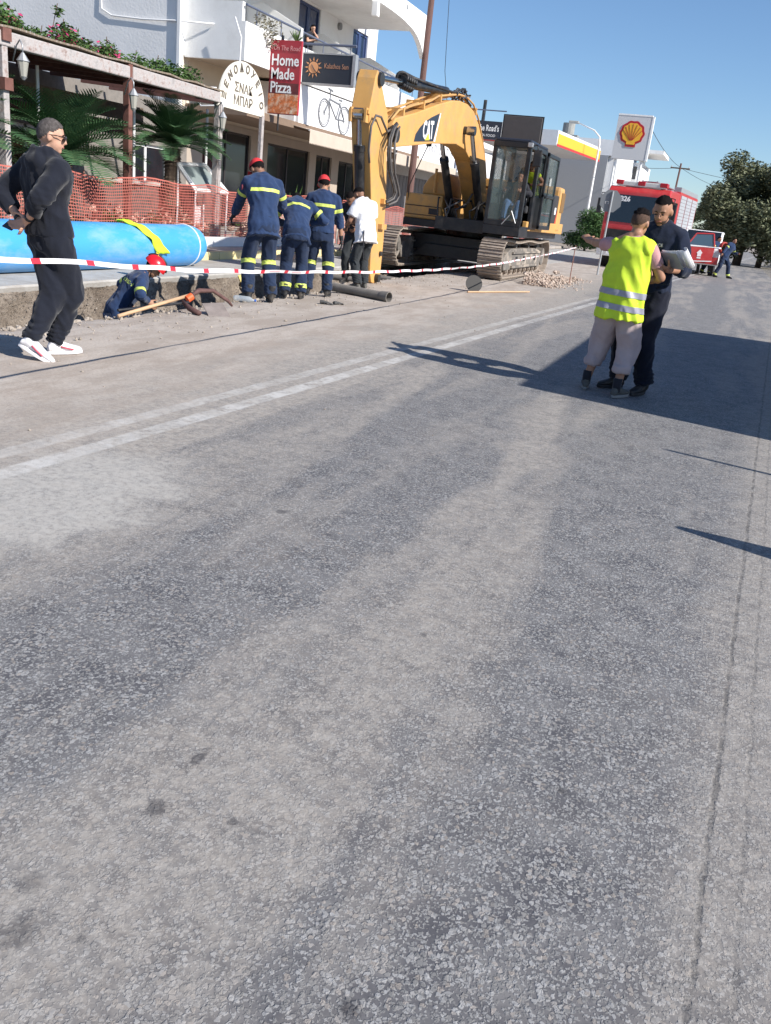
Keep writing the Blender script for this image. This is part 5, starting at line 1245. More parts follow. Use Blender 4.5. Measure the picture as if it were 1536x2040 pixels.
fl = leaf_cloud('flowers', mat('magenta_bracts', (.55, .035, .16), .6, var=.2), BV, [c for k, c in enumerate(cs) if k in (2, 5, 6, 9, 15, 16, 19, 20, 21)], 700, .04, 6, kind='stuff')
b = MB(); random.seed(7)
for c in cs[-10:]+cs[::4]:
    p = V((c[0], c[1], -.1)); b.tube([p, p.lerp(V(c[:3]), .5)+V((random.uniform(-.1, .1), random.uniform(-.1, .1), 0)), V((c[0], c[1], c[2]+c[3]*1.05))], .009, 5)
b.done('stem', M_bark, BV, smooth=True)
# ------------------------------------------------------------------ sago palms
def sago(x, y, z0, ht, R, n, label, seed, h0=0.14):
    o = empty('sago_palm', (x, y, h0), 0, label, 'palm'); rnd = random.Random(seed)
    b = MB(); zz = 0; 
    for k in range(int(ht/.07)):
        b.cyl((0, 0, zz), (0, 0, zz+.075), .20-.02*math.sin(k), .165, n=12); zz += .07
    b.done('trunk', M_bark, o)
    for k in range(n):
        az = 2*PI*k*0.618+rnd.uniform(-.2, .2); el = R_(84)-R_(68)*((k+.5)/n)**1.0+rnd.uniform(-.1, .1); L = R*rnd.uniform(.85, 1.08)
        hd = V((math.cos(az), math.sin(az), 0)); p = V((0, 0, ht)); rach = [p.copy()]; e = el; N_ = 12
        for i in range(N_):
            e -= R_(4.2+1.5*rnd.random()); p = p+(hd*math.cos(e)+V((0, 0, math.sin(e))))*L/N_; rach.append(p.copy())
        b = MB(); b.tube(rach, [.014*(1-i/(N_+3)) for i in range(N_+1)], 5)
        side = V((-hd.y, hd.x, 0))
        M_ = 26
        for i in range(M_):
            t = .10+.90*i/M_; f = t*N_; j = min(N_-1, int(f)); q = rach[j].lerp(rach[j+1], f-j); d = (rach[j+1]-rach[j]).normalized(); up_ = side.cross(d)
            if up_.z < 0: up_ = -up_
            ll = .30*R/1.1*math.sin(PI*min(1, .12+t*.86))**.6
            for s_ in (1, -1):
                tip = q+(side*s_*.80+d*.55+up_*.18).normalized()*ll; wv = d*.017
                mid = q.lerp(tip, .5)+up_*.01
                b.face((q-wv, mid-wv*1.1, tip, mid+wv*1.1, q+wv))
        b.done('frond', L_cyc, o, fix=False)
    return o
sago(-11.95, 17.45, 0, 2.0, 1.35, 46, 'sago palm with thick scaly trunk behind the net, just left of the arched sign', 2)
sago(-12.0, 13.95, 0, 1.45, 1.70, 46, 'large sago palm behind the head of the man in black', 3)
sago(-12.1, 11.4, 0, 1.50, 1.5, 40, 'sago palm at the left edge of the picture', 4)
# plants and pinkish stones behind the net
RS = mat('pinkish_dry_plants', (.62, .42, .34), .9, var=.3, scale=5, dirt=(.25, .19, .13), dscale=4, damt=.8)
rk = empty('planter_rockery', (-11.7, 14, .14), 0, 'pinkish stones and dry plants along the foot of the terrace behind the net', 'rockery')
random.seed(9)
for k in range(70):
    y = random.uniform(-5.5, 7.5); s = random.uniform(.06, .14); o = MB().ico((0, 0, 0), s, 1, .3, (1, 1.2, .8)).done('stone', RS, rk); o.location = (random.uniform(-.3, .15), y, random.uniform(.02, .42)+(.25 if abs(y-1.2) < .8 else 0))
leaf_cloud('dry_plants', RS, rk, [(random.uniform(-.2, .2), random.uniform(-5, 8), random.uniform(.2, .6), random.uniform(.15, .3)) for _ in range(26)], 1800, .06, 9)
leaf_cloud('green_plants', L_vine, rk, [(random.uniform(-.2, .2), random.uniform(-5, 8), random.uniform(.2, .5), random.uniform(.12, .22)) for _ in range(14)], 700, .06, 19)
pp_ = empty('potted_palm', (-11.6, 22.6, .14), 0, 'potted fan plant half hidden between two firefighters', 'plant')
b = MB(); b.cyl((0, 0, 0), (0, 0, .4), .18, .24, n=16); b.done('pot', mat('pot_dark', (.08, .06, .05), .8), pp_)
b = MB(); random.seed(31)
for k in range(26):
    a = random.random()*6.28; e = random.uniform(.5, 1.4); d = V((math.cos(a)*math.cos(e), math.sin(a)*math.cos(e), math.sin(e))); sd_ = V((-math.sin(a), math.cos(a), 0))*.045; L_ = random.uniform(.8, 1.3)
    b.face((V((0, 0, .4)), V((0, 0, .4))+d*L_*.6-sd_, V((0, 0, .4))+d*L_, V((0, 0, .4))+d*L_*.6+sd_))
b.done('leaves', L_vine, pp_, fix=False)
# ------------------------------------------------------------------ orange safety net
NETM = mat('orange_net_plastic', (0.46, 0.13, 0.10), .8, var=.12, scale=3)
def net(x, y0, y1, z0, z1, label, name='safety_net', dbl=False):
    o = empty(name, (x, y0, 0), 0, label, 'safety net'); b = MB(); c = .056; ny = int((y1-y0)/c); nz = int((z1-z0)/c)
    def P(i, j, off=0):
        y = y0+i*c+.012*fbm(i*.05, j*.11, 1, 3); sag = .035*math.sin(y*2.6)+.05*fbm(y, 2, .5); z = z0+j*c*(1+.02*math.sin(y*1.3))+sag*(j/nz)
        return V((x+.06*fbm(y, z, 1.1)+.02*math.sin(y*6+j*.3), y, z))
    w = .0056; grid = [[P(i, j) for j in range(nz+1)] for i in range(ny+1)]
    for i in range(ny+1):
        prev = None
        for j in range(nz+1):
            p = grid[i][j]; a = b.b.verts.new(p+V((0, -w, 0))); d = b.b.verts.new(p+V((0, w, 0)))
            if prev: b.b.faces.new((prev[0], prev[1], d, a))
            prev = (a, d)
    for j in range(nz+1):
        prev = None; w2 = w*(2.2 if j in (0, nz) else 1.1)
        for i in range(ny+1):
            p = grid[i][j]+V((.002, 0, 0)); a = b.b.verts.new(p+V((0, 0, -w2))); d = b.b.verts.new(p+V((0, 0, w2)))
            if prev: b.b.faces.new((prev[0], a, d, prev[1]))
            prev = (a, d)
    b.done('mesh_panel', NETM, o, world=True, fix=False)
    for yy in frange(y0, y1, max(1, int((y1-y0)/2.6))):
        b = MB(); b.cyl((x-.04, yy, .1), (x-.04, yy, z1+.05), .014, n=8); b.done('net_stake', mat('rusty_stake', (.25, .12, .09), .8), o, world=True)
    return o
net(-11.0, 5.0, 24.6, .22, 1.40, 'orange plastic safety net strung along the pavement in front of the tavern')
net(-11.05, 24.9, 37.5, .18, 1.36, 'orange plastic safety net continuing behind the excavator')
# white screen slab lying along the foot of the net (pale band)
b = MB(); b.box(-10.95, -10.80, 15.4, 24.0, .142, .34); o = b.done('low_white_edging', M_whitep); tag(o, 'low white edging along the foot of the net', 'edging')
# ------------------------------------------------------------------ petrol station
ST = empty('petrol_station', (-16, 74, 0), 0, 'petrol station building, front coloured grey for shade, with a yellow and red canopy fascia', 'building')
grey = mat('station_shade_grey', (.30, .31, .33), .8, var=.03)  # shade of the front wall is put into this grey
b = MB(); b.box(-30, -10.4, 74, 88, 0, 6.9); b.done('wall', grey, ST, world=True)
b = MB(); b.box(-10.39, -9.7, 74.4, 88, 0, 8.0); b.box(-14, -9.72, 74.05, 74.4, 6.91, 8.05); b.done('lit_white_corner', M_whitep, ST, world=True)  # sunlit side of the same building, drawn as a separate white piece
ang = math.atan2(10.7, 1.26); ca = (-11.86, 60.0); u_ = V((.117, .993, 0)); v_ = V((-.993, .117, 0))
Mc = Matrix((V((u_.x, u_.y, 0)), V((v_.x, v_.y, 0)), V((0, 0, 1)))).transposed().to_4x4(); Mc.translation = V((ca[0], ca[1], 0))
b = MB(); b.box(0, 10.8, .0, 9, 6.2, 7.12, Mc); b.done('canopy', M_whitep, ST, world=True)
b = MB(); b.box(.15, 10.8, -.03, -.003, 6.30, 6.93, Mc); b.box(-.03, -.003, 1.1, 9, 6.30, 6.93, Mc); b.done('yellow_fascia', mat('fascia_yellow', (.80, .44, .03), .5), ST, world=True)
b = MB(); b.box(.05, 10.8, -.05, -.031, 6.17, 6.31, Mc); b.box(-.05, -.031, 1.1, 9, 6.17, 6.31, Mc); b.done('red_fascia', mat('fascia_red', (.62, .03, .03), .5), ST, world=True)
for yy in (3.2, 7.5): 
    b = MB(); b.cyl(Mc @ V((yy, 2.5, 0)), Mc @ V((yy, 2.5, 6.2)), .16, n=12); b.done('canopy_column', M_whitep, ST, world=True)
b = MB(); b.cyl((-14.6, 78, 6.9), (-14.6, 78, 9.4), .5, n=14); b.box(-15.3, -13.7, 77.5, 78.6, 8.3, 8.5); o = b.done('roof_tank', mat('tank_grey', (.3, .3, .28), .8, var=.2), ST, world=True)
SS = empty('petrol_totem_sign', (-7.2, 60, 0), 0, 'tall white totem with a yellow and red scallop shell above the fire engine', 'sign')
b = MB(); b.box(-8.24, -6.14, 60, 60.35, 5.74, 8.27); b.done('sign_panel', mat('totem_grey_white', (.55, .55, .56), .6), SS, world=True)
b = MB(); b.box(-6.14, -6.02, 59.98, 60.37, 5.72, 8.30); b.box(-8.24, -6.14, 59.98, 60.37, 8.27, 8.36); b.done('sign_rim', M_whitep, SS, world=True)
for xx in (-8.0, -6.35): b = MB(); b.cyl((xx, 60.2, 0), (xx, 60.2, 5.74), .07, n=10); b.done('sign_leg', M_whitep, SS, world=True)
def shell_poly(s, cy=7.22, cx=-7.22, n=40):
    pts = []
    for k in range(n+1):
        a = R_(-38)+R_(256)*k/n; r = s*(1+.035*math.cos(k/n*14*PI)) ; pts.append((cx+r*math.cos(a), cy+.05+r*math.sin(a)*.94))
    return pts+[(cx-.42*s, cy-.72*s), (cx-.42*s, cy-.98*s), (cx+.42*s, cy-.98*s), (cx+.42*s, cy-.72*s)]
b = MB(); b.prism(shell_poly(.76), 'y', 59.965, 59.997); b.done('shell_outline', mat('shell_red', (.42, .015, .02), .5), SS, world=True)
b = MB(); b.prism(shell_poly(.62), 'y', 59.945, 59.963); b.done('shell_face', mat('shell_yellow', (.80, .42, .03), .5), SS, world=True)
b = MB()
for k in range(7):
    a = R_(90+(k-3)*24); b.tube([(-7.22+.08*math.cos(a), 59.94, 6.86), (-7.22+.60*math.cos(a), 59.94, 7.27+.52*math.sin(a))], .018, 4)
b.done('shell_rib', MATS['shell_red'], SS, world=True)
HS_ = empty('white_house', (-10, 86, 0), 0, 'white two-storey house with small windows behind the petrol totem', 'house')
b = MB(); b.box(-12.2, -8.9, 86, 94, 0, 7.4); b.done('wall', M_white, HS_, world=True); b = MB(); b.box(-9.4, -7.2, 85.2, 92, 8.2, 8.5); b.box(-9.3, -9.1, 86, 90, 7.4, 8.2); b.done('roof_slab', M_white, HS_, world=True)
for xx in (-11.3, -10.1):
    b = MB(); b.box(xx, xx+.85, 85.95, 86.02, 5.9, 7.15); wf = b.done('window', M_whitep, HS_, world=True); b = MB(); b.box(xx+.08, xx+.77, 85.93, 85.955, 5.98, 7.07); b.done('pane', M_darkglass, wf, world=True)
    b = MB(); b.box(xx+.38, xx+.44, 85.915, 85.935, 5.98, 7.07); b.done('mullion', M_whitep, wf, world=True)
# street lamp
LP = empty('street_lamp', (-10.85, 74, 0), 0, 'white street lamp with a bent arm in front of the petrol station', 'street lamp')
LP.location = (-10.05, 66, 0)
b = MB(); b.tube([(0, 0, 0), (0, 0, 2.6), (.02, 0, 7.0), (-.05, 0, 7.45), (-.5, 0, 7.85), (-1.7, 0, 8.25)], [.12, .10, .065, .055, .05, .045], 10); b.done('pole', M_whitep, LP, smooth=True)
b = MB(); b.box(-2.35, -1.65, -.16, .16, 8.18, 8.36); b.done('lamp_head', mat('lamp_grey', (.35, .35, .33), .6), LP, bevel=.05)
b = MB(); b.cyl((0, 0, 0), (0, 0, 2.3), .14, n=12); b.done('pole_base', mat('cream_metal', (.6, .54, .48), .6), LP)
# stop sign from behind
SG = empty('road_sign', (-3.88, 30, 0), R_(8), 'grey back of an octagonal stop sign on a white post', 'road sign')
b = MB(); b.prism([(.36*math.cos(R_(22.5+45*k)), 2.32+.36*math.sin(R_(22.5+45*k))) for k in range(8)], 'y', -.01, .01); b.done('sign_plate', mat('sign_back_grey', (.22, .23, .24), .5, .3), SG)
b = MB(); b.cyl((0, -.05, 0), (.02, -.05, 2.62), .032, n=10); b.done('sign_post', M_galv, SG)
b = MB(); b.tube([(-.16, -.015, 2.22), (-.16, -.015, 2.3), (-.06, -.015, 2.3), (-.06, -.015, 2.22)], .008, 4); b.done('stamp', M_whitep, SG)
# ------------------------------------------------------------------ fire engine
FR = mat('fire_red', (0.50, 0.035, 0.035), .35, var=.06, scale=3, dirt=(.42, .14, .12), damt=.3, coat=.3)
SH = mat('roller_shutter_silver', (.45, .46, .48), .5, .3, var=.05)
FT = empty('fire_engine', (-3.55, 40, 0), 0, 'red fire engine with silver roller shutters and blue-red roof lights, parked facing the camera', 'fire engine')
FX0, FX1, FY = -4.72, -2.30, 37.0
def ft(b, name, m=FR, **k): return b.done(name, m, k.pop('parent', FT), world=True, **k)
b = MB(); b.prism([(FY+.02, .62), (FY, 1.55), (FY+.10, 2.95), (FY+.28, 3.14), (FY+2.5, 3.16), (FY+2.5, .62)], 'x', FX0, FX1); ft(b, 'cab', bevel=.05)
b = MB(); b.prism([(FX0+.14, 1.78), (FX1-.14, 1.78), (FX1-.17, 2.82), (FX0+.17, 2.82)], 'y', FY-.02, FY+.04, Matrix.Shear('XZ', 4, (0, 0)) if False else None)
for v in b.b.verts: v.co.y += (v.co.z-1.6)*.075-.0
ws = ft(b, 'windscreen', mat('windscreen_dark', (.012, .016, .022), .06, spec=.7))
text_mesh('B26', .26, frame((FX0+.72, FY+.05, 2.66), (1, 0, 0), (0, .075, 1)), M_whitep, FT, 'unit_number', .002, bold=.01, world=True)
b = MB(); b.box(FX0+.2, FX1-.2, FY-.05, FY+.05, 1.05, 1.5); ft(b, 'grille', M_black)
b = MB(); b.box(FX0-.02, FX1+.02, FY-.14, FY+.2, .45, .85); ft(b, 'bumper', M_whitep, bevel=.04)
for xx in (FX0+.25, FX1-.25):
    b = MB(); b.box(xx-.16, xx+.16, FY-.17, FY-.13, .56, .76); ft(b, 'headlight', mat('headlamp_glass', (.6, .6, .6), .15))
b = MB(); b.box(FX0+.25, FX1-.25, FY+.25, FY+.65, 3.16, 3.34); lb = ft(b, 'light_bar', mat('light_bar_white', (.6, .6, .58), .4), bevel=.03)
for xx in (FX0+.35, (FX0+FX1)/2, FX1-.35):
    b = MB(); b.box(xx-.15, xx+.15, FY+.23, FY+.67, 3.2, 3.37); b.done('red_beacon', mat('beacon_red', (.4, .01, .02), .25), lb, world=True, bevel=.03)
for sx, xx in ((-1, FX0), (1, FX1)):
    b = MB(); b.tube([(xx, FY+.2, 2.85), (xx+sx*.22, FY+.02, 2.82), (xx+sx*.24, FY+.02, 2.5)], .02, 6); ma = ft(b, 'mirror_arm', M_black, smooth=True)
    b = MB(); b.box(xx+sx*.16, xx+sx*.34, FY-.02, FY+.06, 2.05, 2.62); b.done('mirror', M_black, ma, world=True, bevel=.03)
b = MB(); b.box(FX1-.005, FX1+.012, FY+.35, FY+1.25, 1.75, 2.75); ft(b, 'side_window', M_darkglass)
b = MB(); b.box(FX1-.005, FX1+.010, FY+1.5, FY+2.3, 1.75, 2.75); ft(b, 'side_window', M_darkglass)
b = MB(); b.box(FX1+.012, FX1+.03, FY+.3, FY+.33, .8, 2.85); b.box(FX1+.012, FX1+.03, FY+1.3, FY+1.33, .8, 2.85); b.box(FX1+.03, FX1+.06, FY+1.1, FY+1.25, 1.45, 1.5); ft(b, 'door_seam', M_black)
b = MB(); b.box(FX0, FX1, FY+2.6, FY+8.2, .75, 3.22); ft(b, 'body', bevel=.03)
for k in range(3):
    y0 = FY+2.85+k*1.75; b = MB()
    for j in range(16): b.box(FX1+.002, FX1+.028, y0, y0+1.55, .95+j*.135, .95+j*.135+.122)
    ft(b, 'roller_shutter', SH)
b = MB(); b.box(FX1-.3, FX1-.02, FY+2.7, FY+8.1, 3.22, 3.4); b.box(FX0+.1, FX0+.5, FY+2.7, FY+7, 3.22, 3.45); ft(b, 'roof_gear', M_galv)
b = MB(); 
for xx in (-3.9, -3.3): b.cyl((xx, FY+2.4, 3.5), (xx, FY+8.0, 3.5), .04, n=8)
for k in range(12): b.cyl((-3.9, FY+2.6+k*.45, 3.5), (-3.3, FY+2.6+k*.45, 3.5), .025, n=6)
ft(b, 'ladder', M_galv)
for yy in (FY+1.2, FY+6.0):
    for xx in (FX0+.17, FX1-.17):
        b = MB(); b.cyl((xx-.16, yy, .52), (xx+.16, yy, .52), .52, n=28); wh = ft(b, 'wheel', M_rubber, auto=40)
        b = MB(); b.cyl((xx-.17, yy, .52), (xx+.17, yy, .52), .28, n=20); b.done('rim', M_galv, wh, world=True)
for o_ in [FT]: o_.rotation_euler.z = R_(-5)
# second vehicle: rescue pickup with its red door open
PK = empty('fire_pickup', (-.9, 44, 0), 0, 'red and white fire pickup parked behind the fire engine with its front door swung open', 'pickup')
def pk_(b, name, m=FR, **k): return b.done(name, m, k.pop('parent', PK), world=True, **k)
b = MB(); b.prism([(41.4, .45), (41.4, 1.15), (42.3, 1.25), (43.0, 1.86), (45.2, 1.90), (45.5, 1.2), (47.2, 1.15), (47.2, .45)], 'x', -2.0, -.35); pk_(b, 'body', M_whitep, bevel=.06)
b = MB(); b.prism([(42.36, 1.27), (43.02, 1.82), (42.98, 1.85), (42.30, 1.29)], 'x', -1.9, -.45); pk_(b, 'windscreen', MATS['windscreen_dark'])
b = MB(); b.prism([(42.5, 1.25), (43.05, 1.78), (45.1, 1.80), (45.3, 1.25)], 'x', -.352, -.342); pk_(b, 'side_window', M_darkglass)
b = MB(); b.box(-2.0, -.34, 41.38, 41.5, .5, .8); pk_(b, 'front_panel', FR)
for xx in (-1.8, -.55): 
    b = MB(); b.box(xx-.14, xx+.14, 41.36, 41.40, .85, 1.0); pk_(b, 'headlight', MATS['headlamp_glass'])
    for yy in (42.1, 46.2): b = MB(); b.cyl((xx-.1, yy, .36), (xx+.1, yy, .36), .36, n=22); wh = pk_(b, 'wheel', M_rubber, auto=40); b = MB(); b.cyl((xx-.11, yy, .36), (xx+.11, yy, .36), .2, n=14); b.done('rim', M_galv, wh, world=True)
Md = Matrix.Translation((-1.72, 40.6, 0)) @ Matrix.Rotation(R_(8), 4, 'Z')
b = MB(); b.prism([(0, .56), (1.12, .66), (1.16, 1.22), (.02, 1.18)], 'y', -.04, .04, Md); do_ = pk_(b, 'open_door', FR, bevel=.015)
b = MB()
for p, q in (((0.02, 1.2), (.30, 1.70)), ((.30, 1.70), (1.0, 1.76)), ((1.0, 1.76), (1.14, 1.22))): b.cyl(Md @ V((p[0], 0, p[1])), Md @ V((q[0], 0, q[1])), .03, n=8)
b.done('window_frame', FR, do_, world=True)
b = MB(); b.prism([(0.06, 1.22), (.31, 1.68), (.98, 1.74), (1.1, 1.24)], 'y', -.005, .005, Md); b.done('door_glass', mat('bluish_car_glass', (.06, .12, .18), .08), do_, world=True)
b = MB(); b.prism([(0, .52), (1.14, .62), (1.14, .66), (0, .56)], 'y', -.05, -.041, Md); b.prism([(0, 1.16), (1.15, 1.2), (1.15, 1.235), (0, 1.195)], 'y', -.05, -.041, Md); b.done('white_trim', M_whitep, do_, world=True)
b = MB(); b.prism([(.50, .78), (.66, .79), (.66, .90), (.70, .94), (.58, 1.07), (.46, .93), (.50, .89)], 'y', -.05, -.042, Md); b.done('white_crest', M_whitep, do_, world=True)
b = MB(); b.box(.5, .66, -.05, -.042, .70, .75, Md); b.done('white_mark', M_whitep, do_, world=True)
# unseen lorry shape added out of frame, sized to throw the big road shadow
LO = empty('shadow_lorry', (3.7, 9.7, 0), 0, 'unseen white box lorry added on the right verge to cast the big road shadow', 'lorry')
def lo(b, name, m=M_whitep, **k): return b.done(name, m, k.pop('parent', LO), world=True, **k)
LY0, LY1, LX0, LX1 = 7.0, 13.45, 2.42, 4.8
b = MB(); b.box(LX0, LX1, LY0, LY1, .95, 2.76); b.box(LX0+.02, LX1-.02, LY0+.05, LY1, .45, .95); lo(b, 'cargo_box', bevel=.03)
b = MB(); b.prism([(LY1+.1, .5), (LY1+.1, 2.5), (LY1+1.1, 2.45), (LY1+1.6, 1.5), (LY1+1.7, .5)], 'x', LX0+.1, LX1-.1); lo(b, 'cab', bevel=.06)
for yy in (LY0+1.3, LY1+.9):
    for xx in (LX0+.2, LX1-.2): b = MB(); b.cyl((xx-.14, yy, .45), (xx+.14, yy, .45), .45, n=24); lo(b, 'wheel', M_rubber, auto=40)
b = MB(); b.box(LX0-.01, LX0+.0, LY0+.1, LY1-.1, .97, 1.02); b.box(LX0+.3, LX1-.3, LY0-.03, LY0-.001, .6, .7); lo(b, 'rail', M_galv)
# unseen stakes and cone added right of frame to cast small road shadows
def stake(x, y, h, label):
    o = empty('shadow_stake', (x, y, 0), 0, label, 'stake'); b = MB(); b.cyl((0, 0, 0), (0, 0, h*.96), .028, .022, n=8); b.done('shaft', WW, o); b = MB(); b.cyl((0, 0, h*.96), (0, 0, h), .022, .004, n=8); b.done('tip', WW, o)
stake(1.97, 5.92, 1.46, 'unseen stake added near the lorry tail to cast a thin shadow'); stake(2.80, 16.1, 1.45, 'unseen stake added beyond the lorry to cast a thin shadow')
o = empty('shadow_cone', (1.46, 4.3, 0), 0, 'unseen large traffic cone added on the right verge to cast a wedge shadow', 'traffic cone')
b = MB(); b.box(-.25, .25, -.25, .25, 0, .04); b.done('base', M_rubber, o, bevel=.01); b = MB(); b.cyl((0, 0, .04), (0, 0, .95), .21, .03, n=24); cc_ = b.done('cone', mat('cone_orange', (.7, .12, .02), .5), o, auto=40)
b = MB(); b.cyl((0, 0, .45), (0, 0, .62), .130, .097, n=24, caps=False); b.done('reflective_collar', M_whitep, cc_, smooth=True)
# ------------------------------------------------------------------ utility poles and wires
def upole(x, y, h, r, lean, label, cross=False, m=None):
    o = empty('utility_pole', (x, y, 0), 0, label, 'utility pole'); b = MB(); b.cyl((0, 0, 0), (lean, 0, h), r, r*.7, n=12); b.done('shaft', m or mat('brown_pole', (.13, .07, .06), .85, var=.15, aniso=(6, 6, .6)), o)
    if cross:
        b = MB(); b.box(-.9+lean, .9+lean, -.05, .05, h-.5, h-.38); b.done('cross_arm', M_bark, o)
        for xx in (-.8, 0, .8): b = MB(); b.cyl((xx+lean, 0, h-.38), (xx+lean, 0, h-.22), .05, .03, n=8); b.done('insulator', M_galv, o)
    return o
upole(-13.05, 36.3, 11.5, .15, .05, 'tall brown utility pole rising behind the digger arm')
upole(-14.0, 49.3, 7.3, .13, .05, 'short dark pole stub behind the white parapet', m=M_black)
upole(-6.15, 92, 8.1, .12, .15, 'distant utility pole with cross arm beyond the fire engine', True)
def wire(pts, name, label, r=.015):
    b = MB(); P_ = []
    for p, q in zip(pts, pts[1:]):
        p = V(p); q = V(q); L = (q-p).length
        for t in frange(0, 1, 14)[:-1]: P_.append(p.lerp(q, t)-V((0, 0, L*.008*4*t*(1-t))))
    P_.append(V(pts[-1])); b.tube(P_, r, 5); o = b.done(name, M_black, smooth=True); tag(o, label, 'cable'); return o
wire([(-13.0, 36.3, 11.2), (-14.1, 33.6, 8.35)], 'overhead_wire', 'short cable dropping from the brown pole to the hotel roof canopy', .02)
wire([(-12.6, 36.3, 14.0), (-12.35, 37, 6.8), (-12.6, 39, 5.2)], 'overhead_wire', 'thin cable hanging down beside the brown pole against the sky', .012)
wire([(-6.1, 60.2, 7.6), (-6.1, 92, 7.8), (-2, 130, 8.2)], 'overhead_wire', 'cable running from the petrol totem to the far pole', .02)
wire([(-9.0, 86, 7.0), (-6.1, 92, 7.7), (3, 96, 6.9)], 'overhead_wire', 'cable crossing from the white house to the big tree', .02)
# ------------------------------------------------------------------ trees
def tree(name, loc, trunks, clumps, n, size, m, label, cat='tree', seed=1, droop=0):
    o = empty(name, loc, 0, label, cat); b = MB()
    for t in trunks: b.tube([V(p) for p in t[0]], t[1], 8)
    b.done('trunk', M_bark, o, smooth=True)
    leaf_cloud('crown', m, o, clumps, n, size, seed, droop=droop); return o
rnd = random.Random(40); cl = []
for k in range(64):
    a = rnd.random()*2*PI; u = rnd.uniform(-.92, 1); rr = math.sqrt(max(0, 1-u*u)); k_ = rnd.uniform(.55, .9)
    cl.append((4.2*rr*math.cos(a)*k_, 4.2*rr*math.sin(a)*k_, 4.25+3.55*u*k_, rnd.uniform(1.0, 1.55)))
tree('eucalyptus_tree', (1.3, 70, 0), [([(-.6, 0, 0), (-.5, 0, 1.8), (-1.2, .2, 3.5), (-1.8, 0, 5.5)], [.32, .25, .16, .06]), ([(-.5, 0, 1.0), (.6, .2, 3.0), (1.4, 0, 5.4)], [.22, .16, .05]), ([(.9, 0, 0), (1.0, 0, 2), (2.2, .2, 4.6)], [.22, .17, .05])],
     cl, 80000, .14, leafmat('eucalyptus_leaves', (.13, .145, .08), (.22, .215, .13), .9), 'broad grey-green tree by the road on the right, beyond the hose-carrying firefighters', seed=2, droop=.3)
rnd = random.Random(41)
for i, (x, y, s, lb) in enumerate(((5.8, 76, 1.0, 'lower dark tree at the right edge, half hidden by the broad tree'), (-2.9, 108, .75, 'pale olive tree far behind the fire engine ladder'), (-6.0, 118, .7, 'farthest olive tree, left of the distant pole'))):
    cl = [(rnd.gauss(0, 1.7*s), rnd.gauss(0, 1.5*s), 3.6*s+rnd.gauss(0, 1.2*s), rnd.uniform(.7, 1.3)*s) for _ in range(22)]
    tree('olive_tree', (x, y, 1.2 if i else 0), [([(0, 0, -1.2), (.1, 0, 1.5*s), (.4, 0, 3.5*s)], [.25, .18, .06])], cl, 9000, .14, [L_olive, L_dark][i == 0], lb, seed=5+i)
cl = [(rnd.uniform(-1.05, 1.05), rnd.uniform(-.8, .8), rnd.uniform(.5, 2.2), .62) for _ in range(26)]
tree('round_bush', (-8.6, 58, 0), [([(0, 0, 0), (0, 0, 1.2)], [.08, .05])], cl, 12000, .085, leafmat('bush_leaves', (.045, .10, .03), (.09, .15, .04), 2.5), 'clipped round green bush at the foot of the street lamp', 'bush', 8)
rnd = random.Random(50)
sc_ = leaf_cloud('scrub', leafmat('dry_scrub', (.16, .14, .08), (.10, .12, .05), 1), None, [(rnd.uniform(4, 16), rnd.uniform(55, 100), rnd.uniform(1.3, 2.0), rnd.uniform(.4, .9)) for _ in range(60)], 9000, .12, 11, kind='stuff')
sc2 = leaf_cloud('far_scrub', leafmat('far_scrub_leaf', (.09, .10, .06), (.14, .14, .09), .5), None, [(rnd.uniform(-12, 0), rnd.uniform(125, 150), rnd.uniform(.5, 3.0), rnd.uniform(1, 2)) for _ in range(60)], 8000, .2, 12, kind='stuff')
# parked white car far beyond
# ------------------------------------------------------------------ works clutter
BP = mat('blue_pipe_plastic', (0.06, 0.33, 0.72), .42, var=.05, scale=2, dirt=(.34, .46, .60), dscale=2.5, damt=.5, aniso=(1, .4, 1))
PI_ = empty('water_main_pipe', (-9.15, 10, 0), 0, 'large blue water main pipe lying on the slab behind the trench, its end closed', 'pipe')
b = MB(); b.cyl((-9.2, 4.0, .36), (-9.2, 13.95, .36), .355, n=48); 
b.done('barrel', BP, PI_, world=True, auto=40)
b = MB(); prev = None
for k in range(9):
    a = PI/2*k/8; r = .35*math.cos(a)**.6 if k < 8 else .02; y = 13.95+.30*math.sin(a)
    ring = [b.b.verts.new((-9.2+r*math.cos(2*PI*i/40), y, .36+r*math.sin(2*PI*i/40))) for i in range(40)]
    if prev:
        for i in range(40): b.b.faces.new((prev[i], prev[(i+1) % 40], ring[(i+1) % 40], ring[i]))
    prev = ring
b.b.faces.new(prev); b.done('end_cap', BP, PI_, world=True, smooth=True)
b = MB(); b.tube([(-9.2+.362*math.cos(a), 13.82, .36+.362*math.sin(a)) for a in frange(0, 2*PI*39/40, 39)], .014, 6, closed=True); b.done('seal_ring', M_whitep, PI_, world=True, smooth=True)
b = MB(); b.cyl((-9.2, 14.2, .40), (-9.2, 14.32, .40), .045, n=12); b.done('valve_stub', M_black, PI_, world=True)
